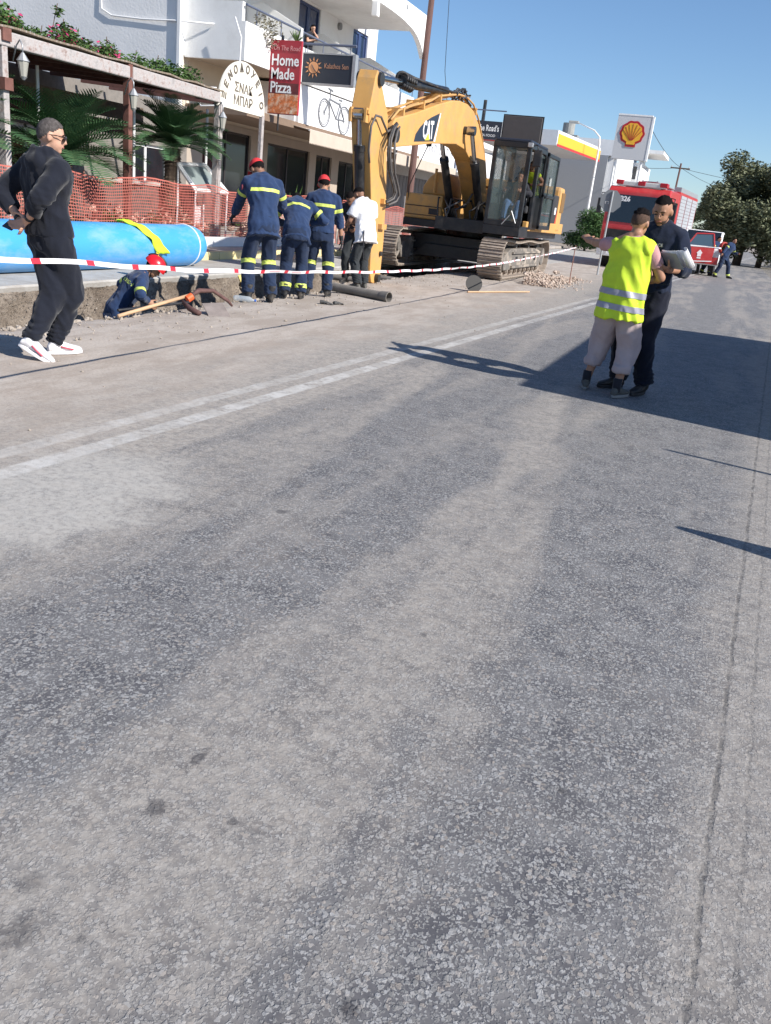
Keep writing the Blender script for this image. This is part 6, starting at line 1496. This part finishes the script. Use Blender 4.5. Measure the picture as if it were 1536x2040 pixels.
# hi-vis vest thrown over the pipe
HV = empty('draped_vest', (-9.0, 12.4, .7), 0, 'fluorescent yellow vest draped over the blue pipe', 'vest')
b = MB(); g = {}; na, nw = 16, 6
for i in range(na+1):
    a = R_(95)-R_(108)*i/na; rr = .378+.016*math.sin(i*1.3)
    for j in range(nw+1):
        wv = (j/nw-.5)*(.25 if i < 11 else .25+.02*(i-11)); yy = 12.05+.62*(i/na)+wv
        g[i, j] = b.b.verts.new((-9.2+(rr+.018*math.sin(j*2.4+i*.8))*math.cos(a), yy, .36+(rr+.02*math.sin(j*2.4+i*.5))*math.sin(a)))
for i in range(na):
    for j in range(nw): b.b.faces.new((g[i, j], g[i+1, j], g[i+1, j+1], g[i, j+1]))
o = b.done('cloth', C_hiviz, HV, world=True, smooth=True); md = o.modifiers.new('s', 'SOLIDIFY'); md.thickness = .008
b = MB()
for i in range(4, 13):
    b.face([g_ for g_ in ()]) if False else None
b.b.free()
# barrier tape
TW = mat('tape_white', (.80, .79, .80), .5); TRd = mat('tape_red', (.62, .03, .05), .5); TP = mat('tape_faint_print', (.75, .45, .46), .6)
tp_pts = [(-3.0, 1.5, 1.12), (-3.14, 3.23, 1.019), (-3.17, 3.6, 1.0), (-3.22, 4.08, 0.967), (-3.27, 4.55, 0.932), (-3.33, 5.08, 0.895), (-3.39, 6.0, 0.853), (-3.45, 6.98, 0.812), (-3.54, 8.91, 0.745), (-3.62, 11.26, 0.693), (-3.66, 13.4, .676), (-3.66, 15.37, 0.693), (-3.66, 18.0, .76), (-3.66, 20.62, 0.830), (-3.66, 22.58, 0.905), (-3.67, 23.3, .93)]
BT = empty('barrier_tape', (-3.2, 1.5, 0), 0, 'white and red barrier tape strung along the works in front of the men', 'tape')
def tape_at(y):
    for p, q in zip(tp_pts, tp_pts[1:]):
        if p[1] <= y <= q[1]: t = (y-p[1])/(q[1]-p[1]); return V(p).lerp(V(q), t)
    return V(tp_pts[-1])
def tape_strip(b, y0, y1, hw, dx=0.0):
    n = max(1, int((y1-y0)/.08)); prev = None
    for k in range(n+1):
        y = y0+(y1-y0)*k/n; p = tape_at(y); tw = .35*math.sin(y*1.1)+.2*math.sin(y*3.1); u = V((math.sin(tw), 0, math.cos(tw))); p = p+V((dx, 0, .004*math.sin(y*7)))
        a = b.b.verts.new(p-u*hw); c = b.b.verts.new(p+u*hw)
        if prev: b.b.faces.new((prev[0], a, c, prev[1]))
        prev = (a, c)
b = MB(); tape_strip(b, 1.5, 23.3, .0135); b.done('tape', TW, BT, world=True, smooth=True, fix=False)
y = 1.6
while y < 23.2:
    b = MB(); tape_strip(b, y, y+.07, .014, .002); b.done('red_mark', TRd, BT, world=True, smooth=True, fix=False)
    if y < 9:
        b = MB(); tape_strip(b, y+.16, y+.36, .005, .002); b.done('faint_print', TP, BT, world=True, smooth=True, fix=False)
    y += .46
for yy, xs_, h_, lb in ((1.5, -3.0, 1.18, 'metal stake holding the near end of the barrier tape'), (23.3, -3.67, .98, 'metal stake holding the far end of the barrier tape')):
    o = empty('tape_stake', (xs_-.02, yy, 0), 0, lb, 'stake'); b = MB(); b.cyl((0, 0, 0), (0, 0, h_), .012, n=8); b.done('shaft', mat('rusty_stake', (.25, .12, .09), .8), o); b = MB(); b.tube([(0.015*math.cos(a), .015*math.sin(a), h_-.06) for a in frange(0, 6.2, 8)], .004, 4); b.done('eye', MATS['rusty_stake'], o)
# hoe / mattock and shovels beside the trench
wood = mat('tool_handle_wood', (.52, .34, .20), .7, var=.15, scale=6, aniso=(1, 1, 6)); rust = mat('rusty_iron', (.10, .05, .045), .8, var=.3, scale=14)
hoe = empty('mattock', (-5.9, 8.6, 0), 0, 'mattock with a pale wooden handle lying at the trench edge', 'tool')
b = MB(); b.cyl((-5.93, 7.72, .02), (-5.98, 9.28, .17), .019, .022, n=10); b.done('handle', wood, hoe, world=True, smooth=True)
b = MB(); b.tube([(-5.97, 9.15, .15), (-5.98, 9.35, .20), (-5.90, 9.55, .20), (-5.78, 9.72, .08), (-5.74, 9.76, .02)], [.024, .032, .024, .022, .014], 8); b.done('head', rust, hoe, world=True, smooth=True)
sh_ = empty('shovel', (-5.8, 8.9, 0), 0, 'shovel with a square grey blade resting on the mattock', 'tool')
b = MB(); b.cyl((-6.15, 8.0, .03), (-5.86, 8.95, .10), .017, n=8); b.done('handle', K_, sh_, world=True)
b = MB(); b.tube([(-5.90, 8.88, .11), (-5.74, 8.80, .05), (-5.56, 8.72, .03)], [.02, .035, .03], 8); b.done('socket', rust, sh_, world=True, smooth=True)
Ms = frame((-5.50, 8.98, .06), (.55, .75, .06), (-.65, .45, .42)); b = MB(); b.box(-.13, .13, -.15, .13, -.004, .004, Ms); b.done('blade', mat('worn_blade', (.26, .22, .20), .6, .2, var=.2), sh_, world=True)
b = MB(); b.cyl((-5.93, 9.02, .12), (-5.90, 9.08, .16), .045, n=12); b.done('orange_grip', mat('orange_grip', (.75, .12, .03), .6), sh_, world=True)
# corrugated pipe on the ground
CP = empty('corrugated_pipe', (-5.5, 13.2, 0), 0, 'dusty grey corrugated pipe lying on the ground before the man in the white T-shirt', 'pipe')
P0, P1 = V((-6.0, 13.35, .075)), V((-4.98, 13.05, .075)); n = 60
gp_ = mat('dusty_grey_plastic', (.17, .155, .14), .8, var=.2); b = MB(); b.tube([P0.lerp(P1, k/n) for k in range(n+1)], [.066+.006*(k % 2) for k in range(n+1)], 16, caps=False); o = b.done('tube', gp_, CP, world=True, smooth=False); md = o.modifiers.new('s', 'SOLIDIFY'); md.thickness = .006
b = MB(); b.cyl(P1, P1+(P1-P0).normalized()*.16, .078, .088, n=18, caps=False); o = b.done('pipe_socket', gp_, CP, world=True); md = o.modifiers.new('s', 'SOLIDIFY'); md.thickness = .012
# long tool with round plate lying on the road
FL = empty('round_shovel', (-4.4, 17.6, 0), 0, 'round-bladed shovel lying on the dusty road with its blade tipped up', 'tool')
b = MB(); b.cyl((-4.55, 16.6, .02), (-3.75, 18.6, .03), .016, n=8); b.done('handle', wood, FL, world=True)
Mf = frame((-4.55, 17.0, .16), (.8, .25, -.45), (-.35, .1, .65)); b = MB(); b.cyl(Mf @ V((0, 0, -.004)), Mf @ V((0, 0, .004)), .17, n=24)
b.done('blade', mat('dark_blade', (.04, .038, .035), .7), FL, world=True)
# yellow strap in the trench, water bottle, gloves, black sheet
YS = empty('lifting_strap', (-8.1, 13.7, -.1), 0, 'yellow lifting strap hanging down the trench wall', 'strap')
b = MB(); pts = [(-8.6, 14.15, .03), (-8.22, 14.12, .03), (-8.12, 14.1, -.12), (-8.0, 14.1, -.35), (-7.92, 14.08, -.6), (-7.8, 14.05, -.8)]; prev = None
for p in pts:
    a = b.b.verts.new((p[0], p[1]-.06, p[2])); c = b.b.verts.new((p[0]+.01, p[1]+.06, p[2]))
    if prev: b.b.faces.new((prev[0], prev[1], c, a))
    prev = (a, c)
o = b.done('webbing', mat('yellow_webbing', (.62, .50, .16), .8, var=.15, scale=14), YS, world=True, smooth=True); md = o.modifiers.new('s', 'SOLIDIFY'); md.thickness = .008
WBt = empty('water_bottle', (-5.95, 10.4, 0), 0, 'clear crushed plastic water bottle on the ground by the boots of the tallest firefighter', 'bottle')
cp_ = mat('clear_plastic', (.62, .68, .72), .12, alpha=.45, spec=.8); b = MB(); b.tube([(-.14, 0, .04), (-.11, 0, .045), (0, .01, .05), (.08, .03, .045), (.12, .035, .04), (.15, .04, .04)], [.032, .04, .036, .04, .02, .014], 12); b.done('bottle_body', cp_, WBt, smooth=True)
b = MB(); b.cyl((.15, .04, .04), (.17, .045, .04), .016, n=10); b.done('cap', mat('blue_cap', (.05, .15, .5), .5), WBt)
GLV = empty('work_gloves', (-5.3, 11.5, 0), 0, 'grey work gloves dropped beside the firefighters', 'gloves')
for k, (dx, dy, a) in enumerate(((0, 0, .4), (.16, .12, 1.2))):
    mbb = MB(); hand(mbb, V((dx, dy, .03)), V((math.cos(a), math.sin(a), 0)), V((0, 0, -1)), 1, .25, 1.05); fused(mbb, 'glove', mat('dusty_glove', (.07, .07, .07), .9), GLV, .009, 1)
BS = empty('black_sheet', (-9.3, 18.6, 0), 0, 'black plastic sheet heaped against the yellow kerb', 'sheet')
b = MB(); g = {}
for i in range(15):
    for j in range(15):
        x = -9.75+.9*i/14; y = 17.9+1.5*j/14; e = min(i, 14-i, j, 14-j)/4; g[i, j] = b.b.verts.new((x, y, .01+min(1, e)*(.12+.14*fbm(x, y, 2.2))))
for i in range(14):
    for j in range(14): b.b.faces.new((g[i, j], g[i+1, j], g[i+1, j+1], g[i, j+1]))
b.done('sheet', mat('black_plastic', (.035, .038, .045), .35, var=.2), BS, world=True, smooth=True)
# pipe stubs crossing the trench by the digger
for k, (yy, zz, lb) in enumerate(((17.6, -.16, 'grey pipe stub crossing the trench nearest the digger arm'), (18.7, -.13, 'dark pipe stub crossing the trench just before the tracks'))):
    o = empty('pipe_stub', (-7.2, yy, zz), 0, lb, 'pipe'); b = MB(); b.cyl((-1.1, 0, 0), (.52, .05, 0), .06, n=16); b.done('tube', gp_, o, auto=40); b = MB(); b.cyl((.52, .05, 0), (.6, .05, 0), .075, n=16); b.done('collar', K_, o, auto=40)
# pink-red plastic barrier boards behind the excavator
PB = mat('faded_red_white_board', (.72, .26, .24), .6, var=.15, scale=3); 
for k, (x, y, w_, lb) in enumerate(((-8.9, 29.0, 1.6, 'faded red and white barrier board behind the left crawler track'), (-6.6, 30.2, 1.3, 'faded red and white barrier board behind the near crawler track'))):
    o = empty('barrier_board', (x, y, 0), 0, lb, 'barrier'); b = MB(); b.box(-w_/2, w_/2, -.02, .02, .62, 1.0); bd = b.done('board', M_whitep, o)
    for j in range(3): b = MB(); b.box(-w_/2+.1+j*w_/3, -w_/2+.1+j*w_/3+w_/6, -.026, -.0205, .63, .99); b.done('red_stripe', PB, bd)
    for sx in (-1, 1): b = MB(); b.cyl((sx*w_*.4, .03, 0), (sx*w_*.4, .03, 1.0), .02, n=8); b.done('leg', M_galv, o)
def D(x, y): return (x, y)
FIRE_TOP = dict(m=C_navy, sleeve=1.92, hem=-0.17, flare=0.012, inf=0.022, collar=True, chest=[(0.36, 0.045)], arm=[(0.55, 0.05)], fold=0.009)
FIRE_BOT = dict(m=C_navyd, len=1.0, r=(0.102, 0.086, 0.080), bands=[(0.08, 0.055)], fold=0.010)
HGR = 'firefighters looking into the trench'
# man in black
man = person('grey-haired man in black hoodie and dark glasses, hands clasped behind his back', (-4.97, 5.62, 0), D(0.30, 0.95), 1.84, lean=-2, twist=4, hy=-38, hp=8,
    arms={-1: dict(w=(-0.10, -0.175, 1.00), pole=(-0.6, -0.55, -0.3), fd=(0.75, -0.20, -0.5), pn=(0.1, -1, 0.15), curl=0.5), 1: dict(w=(0.04, -0.19, 1.015), pole=(0.6, -0.6, -0.3), fd=(-0.85, -0.15, -0.40), pn=(0, -1, 0.2), curl=0.75)},
    legs={-1: dict(a=(0.12, -0.25, 0.15), d=(0.55, 0.55, 0), pitch=0.50, pole=(0.1, 1, 0)), 1: dict(a=(0.0, 0.02, 0.09), d=(0.10, 1.0, 0))},
    skinm=SK1, hair=(H_grey, 'crop'), glasses=True, bulk=1.08, voxel=0.0085,
    top=dict(m=C_black, name='hoodie', sleeve=1.62, hem=-0.09, flare=0.006, inf=0.030, r=(0.078, 0.070, 0.060), hood=True, fold=0.014, ff=5.0, wide=1.04),
    bottom=dict(m=C_black, r=(0.118, 0.098, 0.066), len=0.99, fold=0.012, crumple=1.5), shoes=(M_shoew, M_shoew, False, M_redsole))
r0 = man['root']
for sd in (1, -1):
    el, wr, a = man['A'][sd]; b = MB(); d = (wr-el).normalized(); b.cyl(wr-d*0.035, wr-d*0.012, 0.034, 0.033, 16); b.done('wristwatch' if sd == 1 else 'bracelet', M_black, r0, smooth=True)
el, wr, a = man['A'][-1]
ph = empty('mobile_phone', r0.location, r0.rotation_euler.z, 'dark mobile phone held behind the back of the man in black', 'phone')
b = MB(); b.box(-0.068, 0.068, -0.034, 0.034, -0.0045, 0.0045, Matrix.Translation(V((-0.155, -0.235, 0.985))) @ Matrix.Rotation(R_(8), 4, 'Y') @ Matrix.Rotation(R_(40), 4, 'X')); b.done('phone_case', M_black, ph, bevel=0.003)
# worker in the yellow vest
vest = person('man in fluorescent yellow vest and rolled-up grey joggers, seen from behind', (-0.80, 8.16, 0), D(0.16, 0.98), 1.70, lean=2, twist=-6, hy=-14, hp=10,
    arms={-1: dict(w=(-0.57, 0.42, 1.40), pole=(-0.2, -0.2, -1), fd=(-0.45, 0.6, 0.35), pn=(0.3, 0.2, -1), curl=0.55), 1: dict(w=(0.17, 0.29, 1.10), pole=(0.9, -0.5, -0.6), fd=(-0.3, 0.8, 0.3), pn=(-0.8, 0, 0.2), curl=0.6)},
    legs={-1: dict(a=(-0.215, 0.08, 0.09), d=(-0.30, 0.9, 0), sock=1), 1: dict(a=(0.135, -0.07, 0.09), d=(0.25, 0.9, 0), sock=1)},
    skinm=SK2, hair=(H_dark, 'fade'), bulk=1.05, voxel=0.0085,
    bottom=dict(m=C_beige, len=0.60, r=(0.118, 0.110, 0.078), cuff=True, fold=0.014, w=0.012, crumple=0.6), shoes=(M_shoeg, M_sole, False),
    top=dict(m=C_pink, name='t_shirt', sleeve=0.62, hem=0.05, flare=0.0, inf=0.003, fold=0.004, r=(0.064, 0.064, 0.05)))
mb = MB(); P_, X_, Y_, Z_, s_ = vest['P'], vest['X'], vest['Y'], vest['Z'], vest['s']
secs = []
for t, a_, c_ in ((-0.20, .232, .172), (-0.10, .226, .168), (.10, .214, .152), (.30, .208, .146), (.42, .214, .148), (.475, .210, .136), (.512, .172, .122), (.55, .112, .098)):
    secs.append((P_+Z_*t*s_, X_*a_*s_, Y_*c_*s_))
mb.loft(secs)
for sd in (1, -1): mb.sphere(vest['sh'][sd]-Z_*0.006-X_*sd*0.034, V((0.074, 0.094, 0.078)), 14, 10)
vo = fused(mb, 'vest', C_hiviz, vest['root'], 0.011, 3, 0.019, 4.2)
for t in (0.045, -0.085): band(vo, P_+Z_*t*s_, Z_+X_*0.04, 0.052, 0.4, C_grey, 'reflective_band', vo, 0.006)
# policeman
cop = person('policeman in dark blue sweater reading papers beside the man in the yellow vest', (-0.60, 8.62, 0), D(-0.42, -0.90), 1.86, lean=3, hy=14, hp=24, bulk=1.08,
    arms={1: dict(w=(-0.06, 0.31, 1.19), pole=(0.5, -0.4, -1), fd=(-0.55, 0.75, -0.1), pn=(0, 0.1, 1), curl=0.7), -1: dict(w=(-0.28, 0.28, 1.12), pole=(-0.45, -0.4, -1), fd=(0.25, 0.9, 0.15), pn=(0.35, 0.1, 1), curl=0.55)},
    legs={1: dict(a=(0.12, 0.03, 0.09), d=(0.35, 0.9, 0)), -1: dict(a=(-0.14, 0.03, 0.09), d=(-0.1, 1, 0))},
    skinm=SK2, hair=(H_dark, 'beard'), voxel=0.0085, shoes=(M_boot, M_rubber, True),
    bottom=dict(m=C_polpants, len=0.98, r=(0.108, 0.088, 0.080), bag=True, fold=0.012, crumple=1.6), beltm=M_black,
    top=dict(m=C_police, name='sweater', sleeve=1.45, hem=-0.05, flare=0.0, inf=0.020, r=(0.073, 0.064, 0.056), fold=0.009))
bv = BVHTree.FromObject(cop['top'], bpy.context.evaluated_depsgraph_get())
text_mesh('POLICE', 0.036, frame(cop['P']+cop['Z']*0.385*cop['s']+cop['Y']*0.2-cop['X']*0.055, -cop['X'], cop['Z']), mat('white_print', (.7, .7, .72), .7), cop['root'], 'chest_lettering', 0.0, project=(bv, -cop['Y'], 0.004))
el, wr, a = cop['A'][-1]
pp = empty('paper_sheaf', cop['root'].location, cop['root'].rotation_euler.z, 'curled white sheets of paper on a clipboard in the hands of the policeman', 'papers')
Mp = Matrix.Translation(V((-0.33, 0.33, 1.26))) @ Matrix.Rotation(R_(-6), 4, 'Z') @ Matrix.Rotation(R_(38), 4, 'X') @ Matrix.Diagonal((.66, .70, .66, 1))
b = MB(); b.box(-0.13, 0.11, -0.15, 0.15, -0.006, 0.0, Mp @ Matrix.Translation((0, 0, -0.012))); b.done('clipboard', mat('grey_board', (0.30, 0.31, 0.33), 0.6), pp)
b = MB(); pr = []
for i in range(15):
    t = i/14; x = 0.11-0.34*t; z = 0.004+0.10*max(0, t-0.35)**1.3*math.sin(min(PI, t*2.6)); pr.append((x, z))
pts = []
for x, z in pr: pts.append([Mp @ V((x, -0.15, z)), Mp @ V((x, 0.15, z+0.01))])
for (a0, a1), (b0, b1) in zip(pts, pts[1:]): b.face((a0, a1, b1, b0))
M_paper = mat('white_paper', (0.82, 0.82, 0.84), 0.7)
po = b.done('paper_sheet', M_paper, pp, smooth=True); md = po.modifiers.new('th', 'SOLIDIFY'); md.thickness = 0.003
b = MB(); b.tube([Mp @ V((-0.235-0.035*math.cos(a)*1.0+0.0, -0.15, 0.055+0.035*math.sin(a))) for a in (0,)]+[Mp @ V((-0.235, 0.15, 0.055))], 0.034, 20, caps=False); 
b.b.free()
b = MB(); N_ = 22; prev = None
for i in range(N_):
    a = -1.2+5.0*i/(N_-1); r = 0.045-0.010*i/N_; x = -0.20-math.cos(a)*0.0-r*math.sin(a); z = 0.035+r*math.cos(a)*-1+0.03
    cur = (Mp @ V((x, -0.15, z)), Mp @ V((x, 0.15, z)))
    if prev: b.face((prev[0], prev[1], cur[1], cur[0]))
    prev = cur
po = b.done('curled_sheet', M_paper, pp, smooth=True); md = po.modifiers.new('th', 'SOLIDIFY'); md.thickness = 0.002
# firefighters on the near edge
f1 = person('tallest firefighter, red cap, bending over the trench and pointing down with a black glove', (-5.88, 10.72, 0), D(-0.72, 0.69), 1.98, lean=16, hy=16, hp=44,
    arms={1: dict(w=(0.16, 0.46, 1.20), pole=(1, -0.6, -0.8), fd=(-0.3, 0.8, 0.2), pn=(-1, 0, 0), curl=0.9), -1: dict(w=(-0.23, 0.56, 0.93), pole=(-0.6, -0.6, -0.8), fd=(-0.25, 0.55, -0.62), pn=(0.6, 0, -0.3), curls=(0.05, .9, 1, 1))},
    legs={1: dict(a=(0.14, -0.02, 0.09)), -1: dict(a=(-0.14, 0.03, 0.09))}, skinm=SK3, hair=(H_dark, 'crop'), hat='cap', bulk=1.1, gloves=[-1],
    top=dict(FIRE_TOP, hem=-0.16), bottom=dict(FIRE_BOT), shoes=(M_boot, M_rubber, True), group=None)
b = MB(); p = f1['sh'][-1]; b.cyl(p-f1['X']*0.078-f1['Z']*0.075, p-f1['X']*0.086-f1['Z']*0.075, 0.034, 0.034, 20); b.done('sleeve_badge', mat('dark_red_patch', (.22, .03, .05), .7), f1['root'])
f2 = person('capless stooping firefighter just right of the tallest one, bands above his boots', (-5.83, 11.62, 0), D(-0.50, 0.87), 1.84, lean=46, hy=0, hp=75,
    arms={1: dict(w=(0.20, 0.42, 1.02), pole=(1, -0.3, -0.6), curl=0.8), -1: dict(w=(-0.16, 0.56, 0.98), pole=(-1, -0.3, -0.6), curl=0.8)},
    skinm=SK2, hair=(H_dark, 'crop'), bulk=1.08, top=dict(FIRE_TOP, chest=[(0.36, 0.045)]), bottom=dict(FIRE_BOT, bands=[(0.80, 0.06)]), shoes=(M_boot, M_rubber, True))
f3 = person('firefighter in red cap standing upright with rolled sleeves, seen from behind', (-5.80, 12.38, 0), D(-0.36, 0.93), 1.83, lean=5, hy=16, hp=24, bulk=1.08,
    arms={1: dict(w=(0.30, 0.08, 0.86), pole=(1, -0.5, 0), curl=0.5), -1: dict(w=(-0.20, 0.24, 1.0), pole=(-1, -0.8, -0.1), fd=(0.5, 0.8, -0.2), curl=0.7)},
    legs={1: dict(a=(0.15, 0, 0.09)), -1: dict(a=(-0.15, 0.05, 0.09))}, skinm=SK2, hair=(H_dark, 'crop'), hat='cap',
    top=dict(FIRE_TOP, sleeve=1.45, hem=-0.08), bottom=dict(FIRE_BOT), shoes=(M_boot, M_rubber, True), gloves=[1])
tee = person('man in white T-shirt and dark work trousers standing beside the digger arm, head bowed', (-5.82, 14.22, 0), D(-0.80, 0.42), 1.80, lean=14, hy=10, hp=45,
    arms={1: dict(w=(0.12, 0.38, 1.10), pole=(1, -0.5, -0.5), curl=0.7), -1: dict(w=(-0.14, 0.34, 1.05), pole=(-1, -0.9, -0.7), curl=0.7)},
    legs={1: dict(a=(0.13, 0.06, 0.09)), -1: dict(a=(-0.12, -0.05, 0.09))}, skinm=SK3, hair=(H_dark, 'short'),
    top=dict(m=C_white, name='t_shirt', sleeve=0.72, hem=-0.15, flare=0.022, inf=0.028, fold=0.010, r=(0.082, 0.080, .05)), bottom=dict(m=C_darkpants, r=(0.102, 0.084, 0.075), fold=0.012, crumple=1.5), shoes=(M_shoeg, M_sole, False))
b = MB(); b.tube([tee['P']+V((-0.15, -0.12, 0.06)), tee['P']+V((-0.16, -0.15, -0.2)), tee['P']+V((-0.12, -0.14, -0.42))], 0.011, 6); b.done('strap', C_dark, tee['root'], smooth=True)
dk = person('dark-clothed man with black hair leaning forward left of the man in white T-shirt', (-6.42, 15.15, 0), D(0.15, -1), 1.76, lean=28, hy=-18, hp=44,
    arms={1: dict(w=(0.16, 0.40, 1.0), pole=(1, -0.3, -0.6), curl=0.7), -1: dict(w=(-0.16, 0.42, 1.0), pole=(-1, -0.3, -0.6), curl=0.7)},
    skinm=SK3, hair=(H_dark, 'short'), top=dict(m=C_dark, name='jumper', sleeve=1.9, inf=0.018), bottom=dict(m=C_darkpants), shoes=(M_boot, M_rubber, True), voxel=0.012)
# firefighter down in the trench
tf = person('firefighter in red helmet standing down in the trench up to his waist, seen from behind', (-6.98, 9.05, -1.10), D(0.62, 0.78), 1.84, lean=36, twist=-8, hy=-20, hp=44, bulk=1.12,
    arms={1: dict(w=(0.26, 0.30, 1.06), pole=(1, -0.4, -0.4), fd=(0, 0.8, -0.5), curl=0.6), -1: dict(w=(-0.30, 0.22, 0.95), pole=(-1, -0.6, -0.2), curl=0.7)},
    skinm=SK2, hat='helmet', hair=(H_dark, 'crop'), top=dict(FIRE_TOP, chest=[], arm=[(0.78, 0.055)]), bottom=dict(FIRE_BOT), shoes=(M_boot, M_rubber, True))
bv = BVHTree.FromObject(tf['top'], bpy.context.evaluated_depsgraph_get())
text_mesh('ΠΥΡΟΣΒΕΣΤΙΚΗ', 0.056, frame(tf['P']+tf['Z']*0.36-tf['Y']*0.3, tf['X'], tf['Z']), C_lime, tf['root'], 'back_lettering', 0.0, bold=0.0015, project=(bv, tf['Y'], 0.004))
p = tf['sh'][1]; b = MB(); q = Matrix.Translation(p+tf['X']*0.082-tf['Z']*0.075) @ Matrix((tf['Y'], tf['Z'], tf['X'])).transposed().to_4x4(); b.box(-0.03, 0.03, -0.022, 0.022, 0, 0.003, q); b.done('sleeve_flag', mat('pale_blue_flag', (.5, .56, .7), .7), tf['root'])
# woman on the balcony
wm = person('dark-haired woman in black top leaning on the balcony rail with one hand to her face', (-14.42, 28.62, 5.12), D(0.95, -0.3), 1.66, lean=16, hy=-8, hp=14,
    arms={1: dict(w=(0.05, 0.33, 1.20), pole=(1, 0.2, -1), curl=0.6), -1: dict(w=(0.02, 0.24, 1.50), pole=(-0.3, 0.9, -1), fd=(0.1, 0.1, 1), pn=(0, -1, 0), curl=0.4)},
    skinm=SK1, hair=(H_dark, 'short'), top=dict(m=C_dark, name='t_shirt', sleeve=0.6, inf=0.014, fold=.005), bottom=dict(m=C_black, r=(.09, .07, .06)), voxel=0.013)
b = MB(); HC, HR = wm['HC'], wm['HR']; b.sphere(HC+HR @ V((0, -0.07, -0.03)), V((0.075, 0.05, 0.10)), 14, 10, HR); b.done('hair_back', H_dark, wm['root'], smooth=True)
# distant people
h1 = person('firefighter leaning back to drag a hose on the far road, red bundle over one shoulder', (-0.10, 41.5, 0), D(0.75, -0.6), 1.80, lean=12, slean=-24,
    legs={1: dict(a=(0.30, -0.1, 0.09)), -1: dict(a=(-0.28, 0.15, 0.09))}, skinm=SK2, hair=(H_dark, 'crop'), top=dict(FIRE_TOP, chest=[(-.02, .04)]), bottom=dict(FIRE_BOT, bands=[(0.85, 0.07)]), shoes=(M_boot, M_rubber, True), voxel=0.018,
    arms={1: dict(w=(0.34, 0.1, 0.95)), -1: dict(w=(-0.45, 0.28, 1.05), pole=(-.5, -1, -.4))})
hb = MB()
for k in range(3): hb.tube([V((0.16+0.2*math.cos(a), -0.1+0.05*k, 1.24+0.22*math.sin(a))) for a in frange(0, 2*PI*0.95, 16)], 0.028, 8)
ho = empty('fire_hose', h1['root'].location, h1['root'].rotation_euler.z, 'coiled red fire hose carried on the shoulder of the far firefighter', 'hose'); hb.done('hose_coil', mat('red_hose', (.42, .05, .04), .7), ho, smooth=True)
h2 = person('firefighter striding close behind the one with the red hose, on the far road', (-0.72, 42.2, 0), D(0.8, -0.55), 1.78, lean=18, slean=-16,
    legs={1: dict(a=(0.22, 0.32, 0.09)), -1: dict(a=(-0.16, -0.42, 0.09))}, skinm=SK2, hair=(H_dark, 'crop'), top=dict(FIRE_TOP, chest=[]), bottom=dict(FIRE_BOT, bands=[(0.8, 0.07)]), shoes=(M_boot, M_rubber, True), voxel=0.018,
    arms={1: dict(w=(0.2, 0.4, 1.0)), -1: dict(w=(-0.3, 0.35, 0.95))})
wsm = person('man in white shirt and dark trousers with his back turned beside the far pickup', (-1.02, 43.4, 0), D(-0.3, 0.95), 1.78, skinm=SK2, hair=(H_dark, 'short'), top=dict(m=C_white, name='shirt', sleeve=1.8, hem=-0.16), bottom=dict(m=C_darkpants), shoes=(M_boot, M_rubber, False), voxel=0.018)
# the two men in the digger cab
op = person('digger operator seated at the controls in dark jacket and blue jeans', (-5.10, 22.12, 1.30), D(-0.12, -1), 1.76, pelvis=(0, 0, 0.46), lean=4, hy=10, hp=4, hair=(H_dark, 'short'), skinm=SK2, voxel=0.013,
    arms={1: dict(w=(0.27, 0.40, 0.78), pole=(1, -0.6, -0.6), curl=0.9), -1: dict(w=(-0.22, 0.38, 0.80), pole=(-1, -0.6, -0.6), curl=0.9)},
    legs={1: dict(a=(0.14, 0.52, 0.12), pole=(0.1, 0.6, 1), d=(0.1, 1, 0)), -1: dict(a=(-0.20, 0.55, 0.12), pole=(-0.15, 0.6, 1), d=(-0.1, 1, 0))},
    top=dict(m=C_dark, sleeve=1.9), bottom=dict(m=C_jean), shoes=(M_boot, M_rubber, False))
cw = person('man in yellow vest standing behind the seat of the digger cab', (-4.93, 22.75, 1.18), D(-0.2, -1), 1.72, lean=16, hp=10, hair=(H_dark, 'short'), skinm=SK2, voxel=0.013,
    arms={1: dict(w=(0.2, 0.3, 1.0), curl=0.8), -1: dict(w=(-0.22, 0.30, 1.15), pole=(-1, -0.5, -0.5), curl=0.8)},
    top=dict(m=C_hiviz, name='vest', sleeve=0.2, inf=0.02, chest=[(.1, .05)], bm=C_grey), bottom=dict(m=C_darkpants), shoes=(M_boot, M_rubber, False))
# ------------------------------------------------------------------ groups of like things
GR = {}
for o in bpy.data.objects:
    if o.parent is None and 'category' in o.keys(): GR.setdefault(o.name.split('.')[0], []).append(o)
NAMES = {'sago_palm': 'sago palms behind the net', 'wall_lantern': 'lanterns on the pergola posts', 'terrace_chair': 'chairs on the tavern terrace', 'terrace_post': 'white posts on the terrace wall',
         'awning': 'cream awnings along the street front', 'utility_pole': 'utility poles', 'olive_tree': 'olive trees in the distance', 'overhead_wire': 'overhead cables', 'pipe_stub': 'pipe stubs crossing the trench',
         'barrier_board': 'barrier boards behind the excavator', 'shadow_stake': 'unseen shadow-casting stakes on the verge', 'tape_stake': 'stakes holding the barrier tape', 'safety_net': 'orange safety nets'}
for k, v in GR.items():
    if len(v) > 1 and k in NAMES:
        for o in v: o['group'] = NAMES[k]
for o in GR.get('person', []):
    if 'firefighter' in o['label']: o['group'] = 'firefighters in navy uniform'
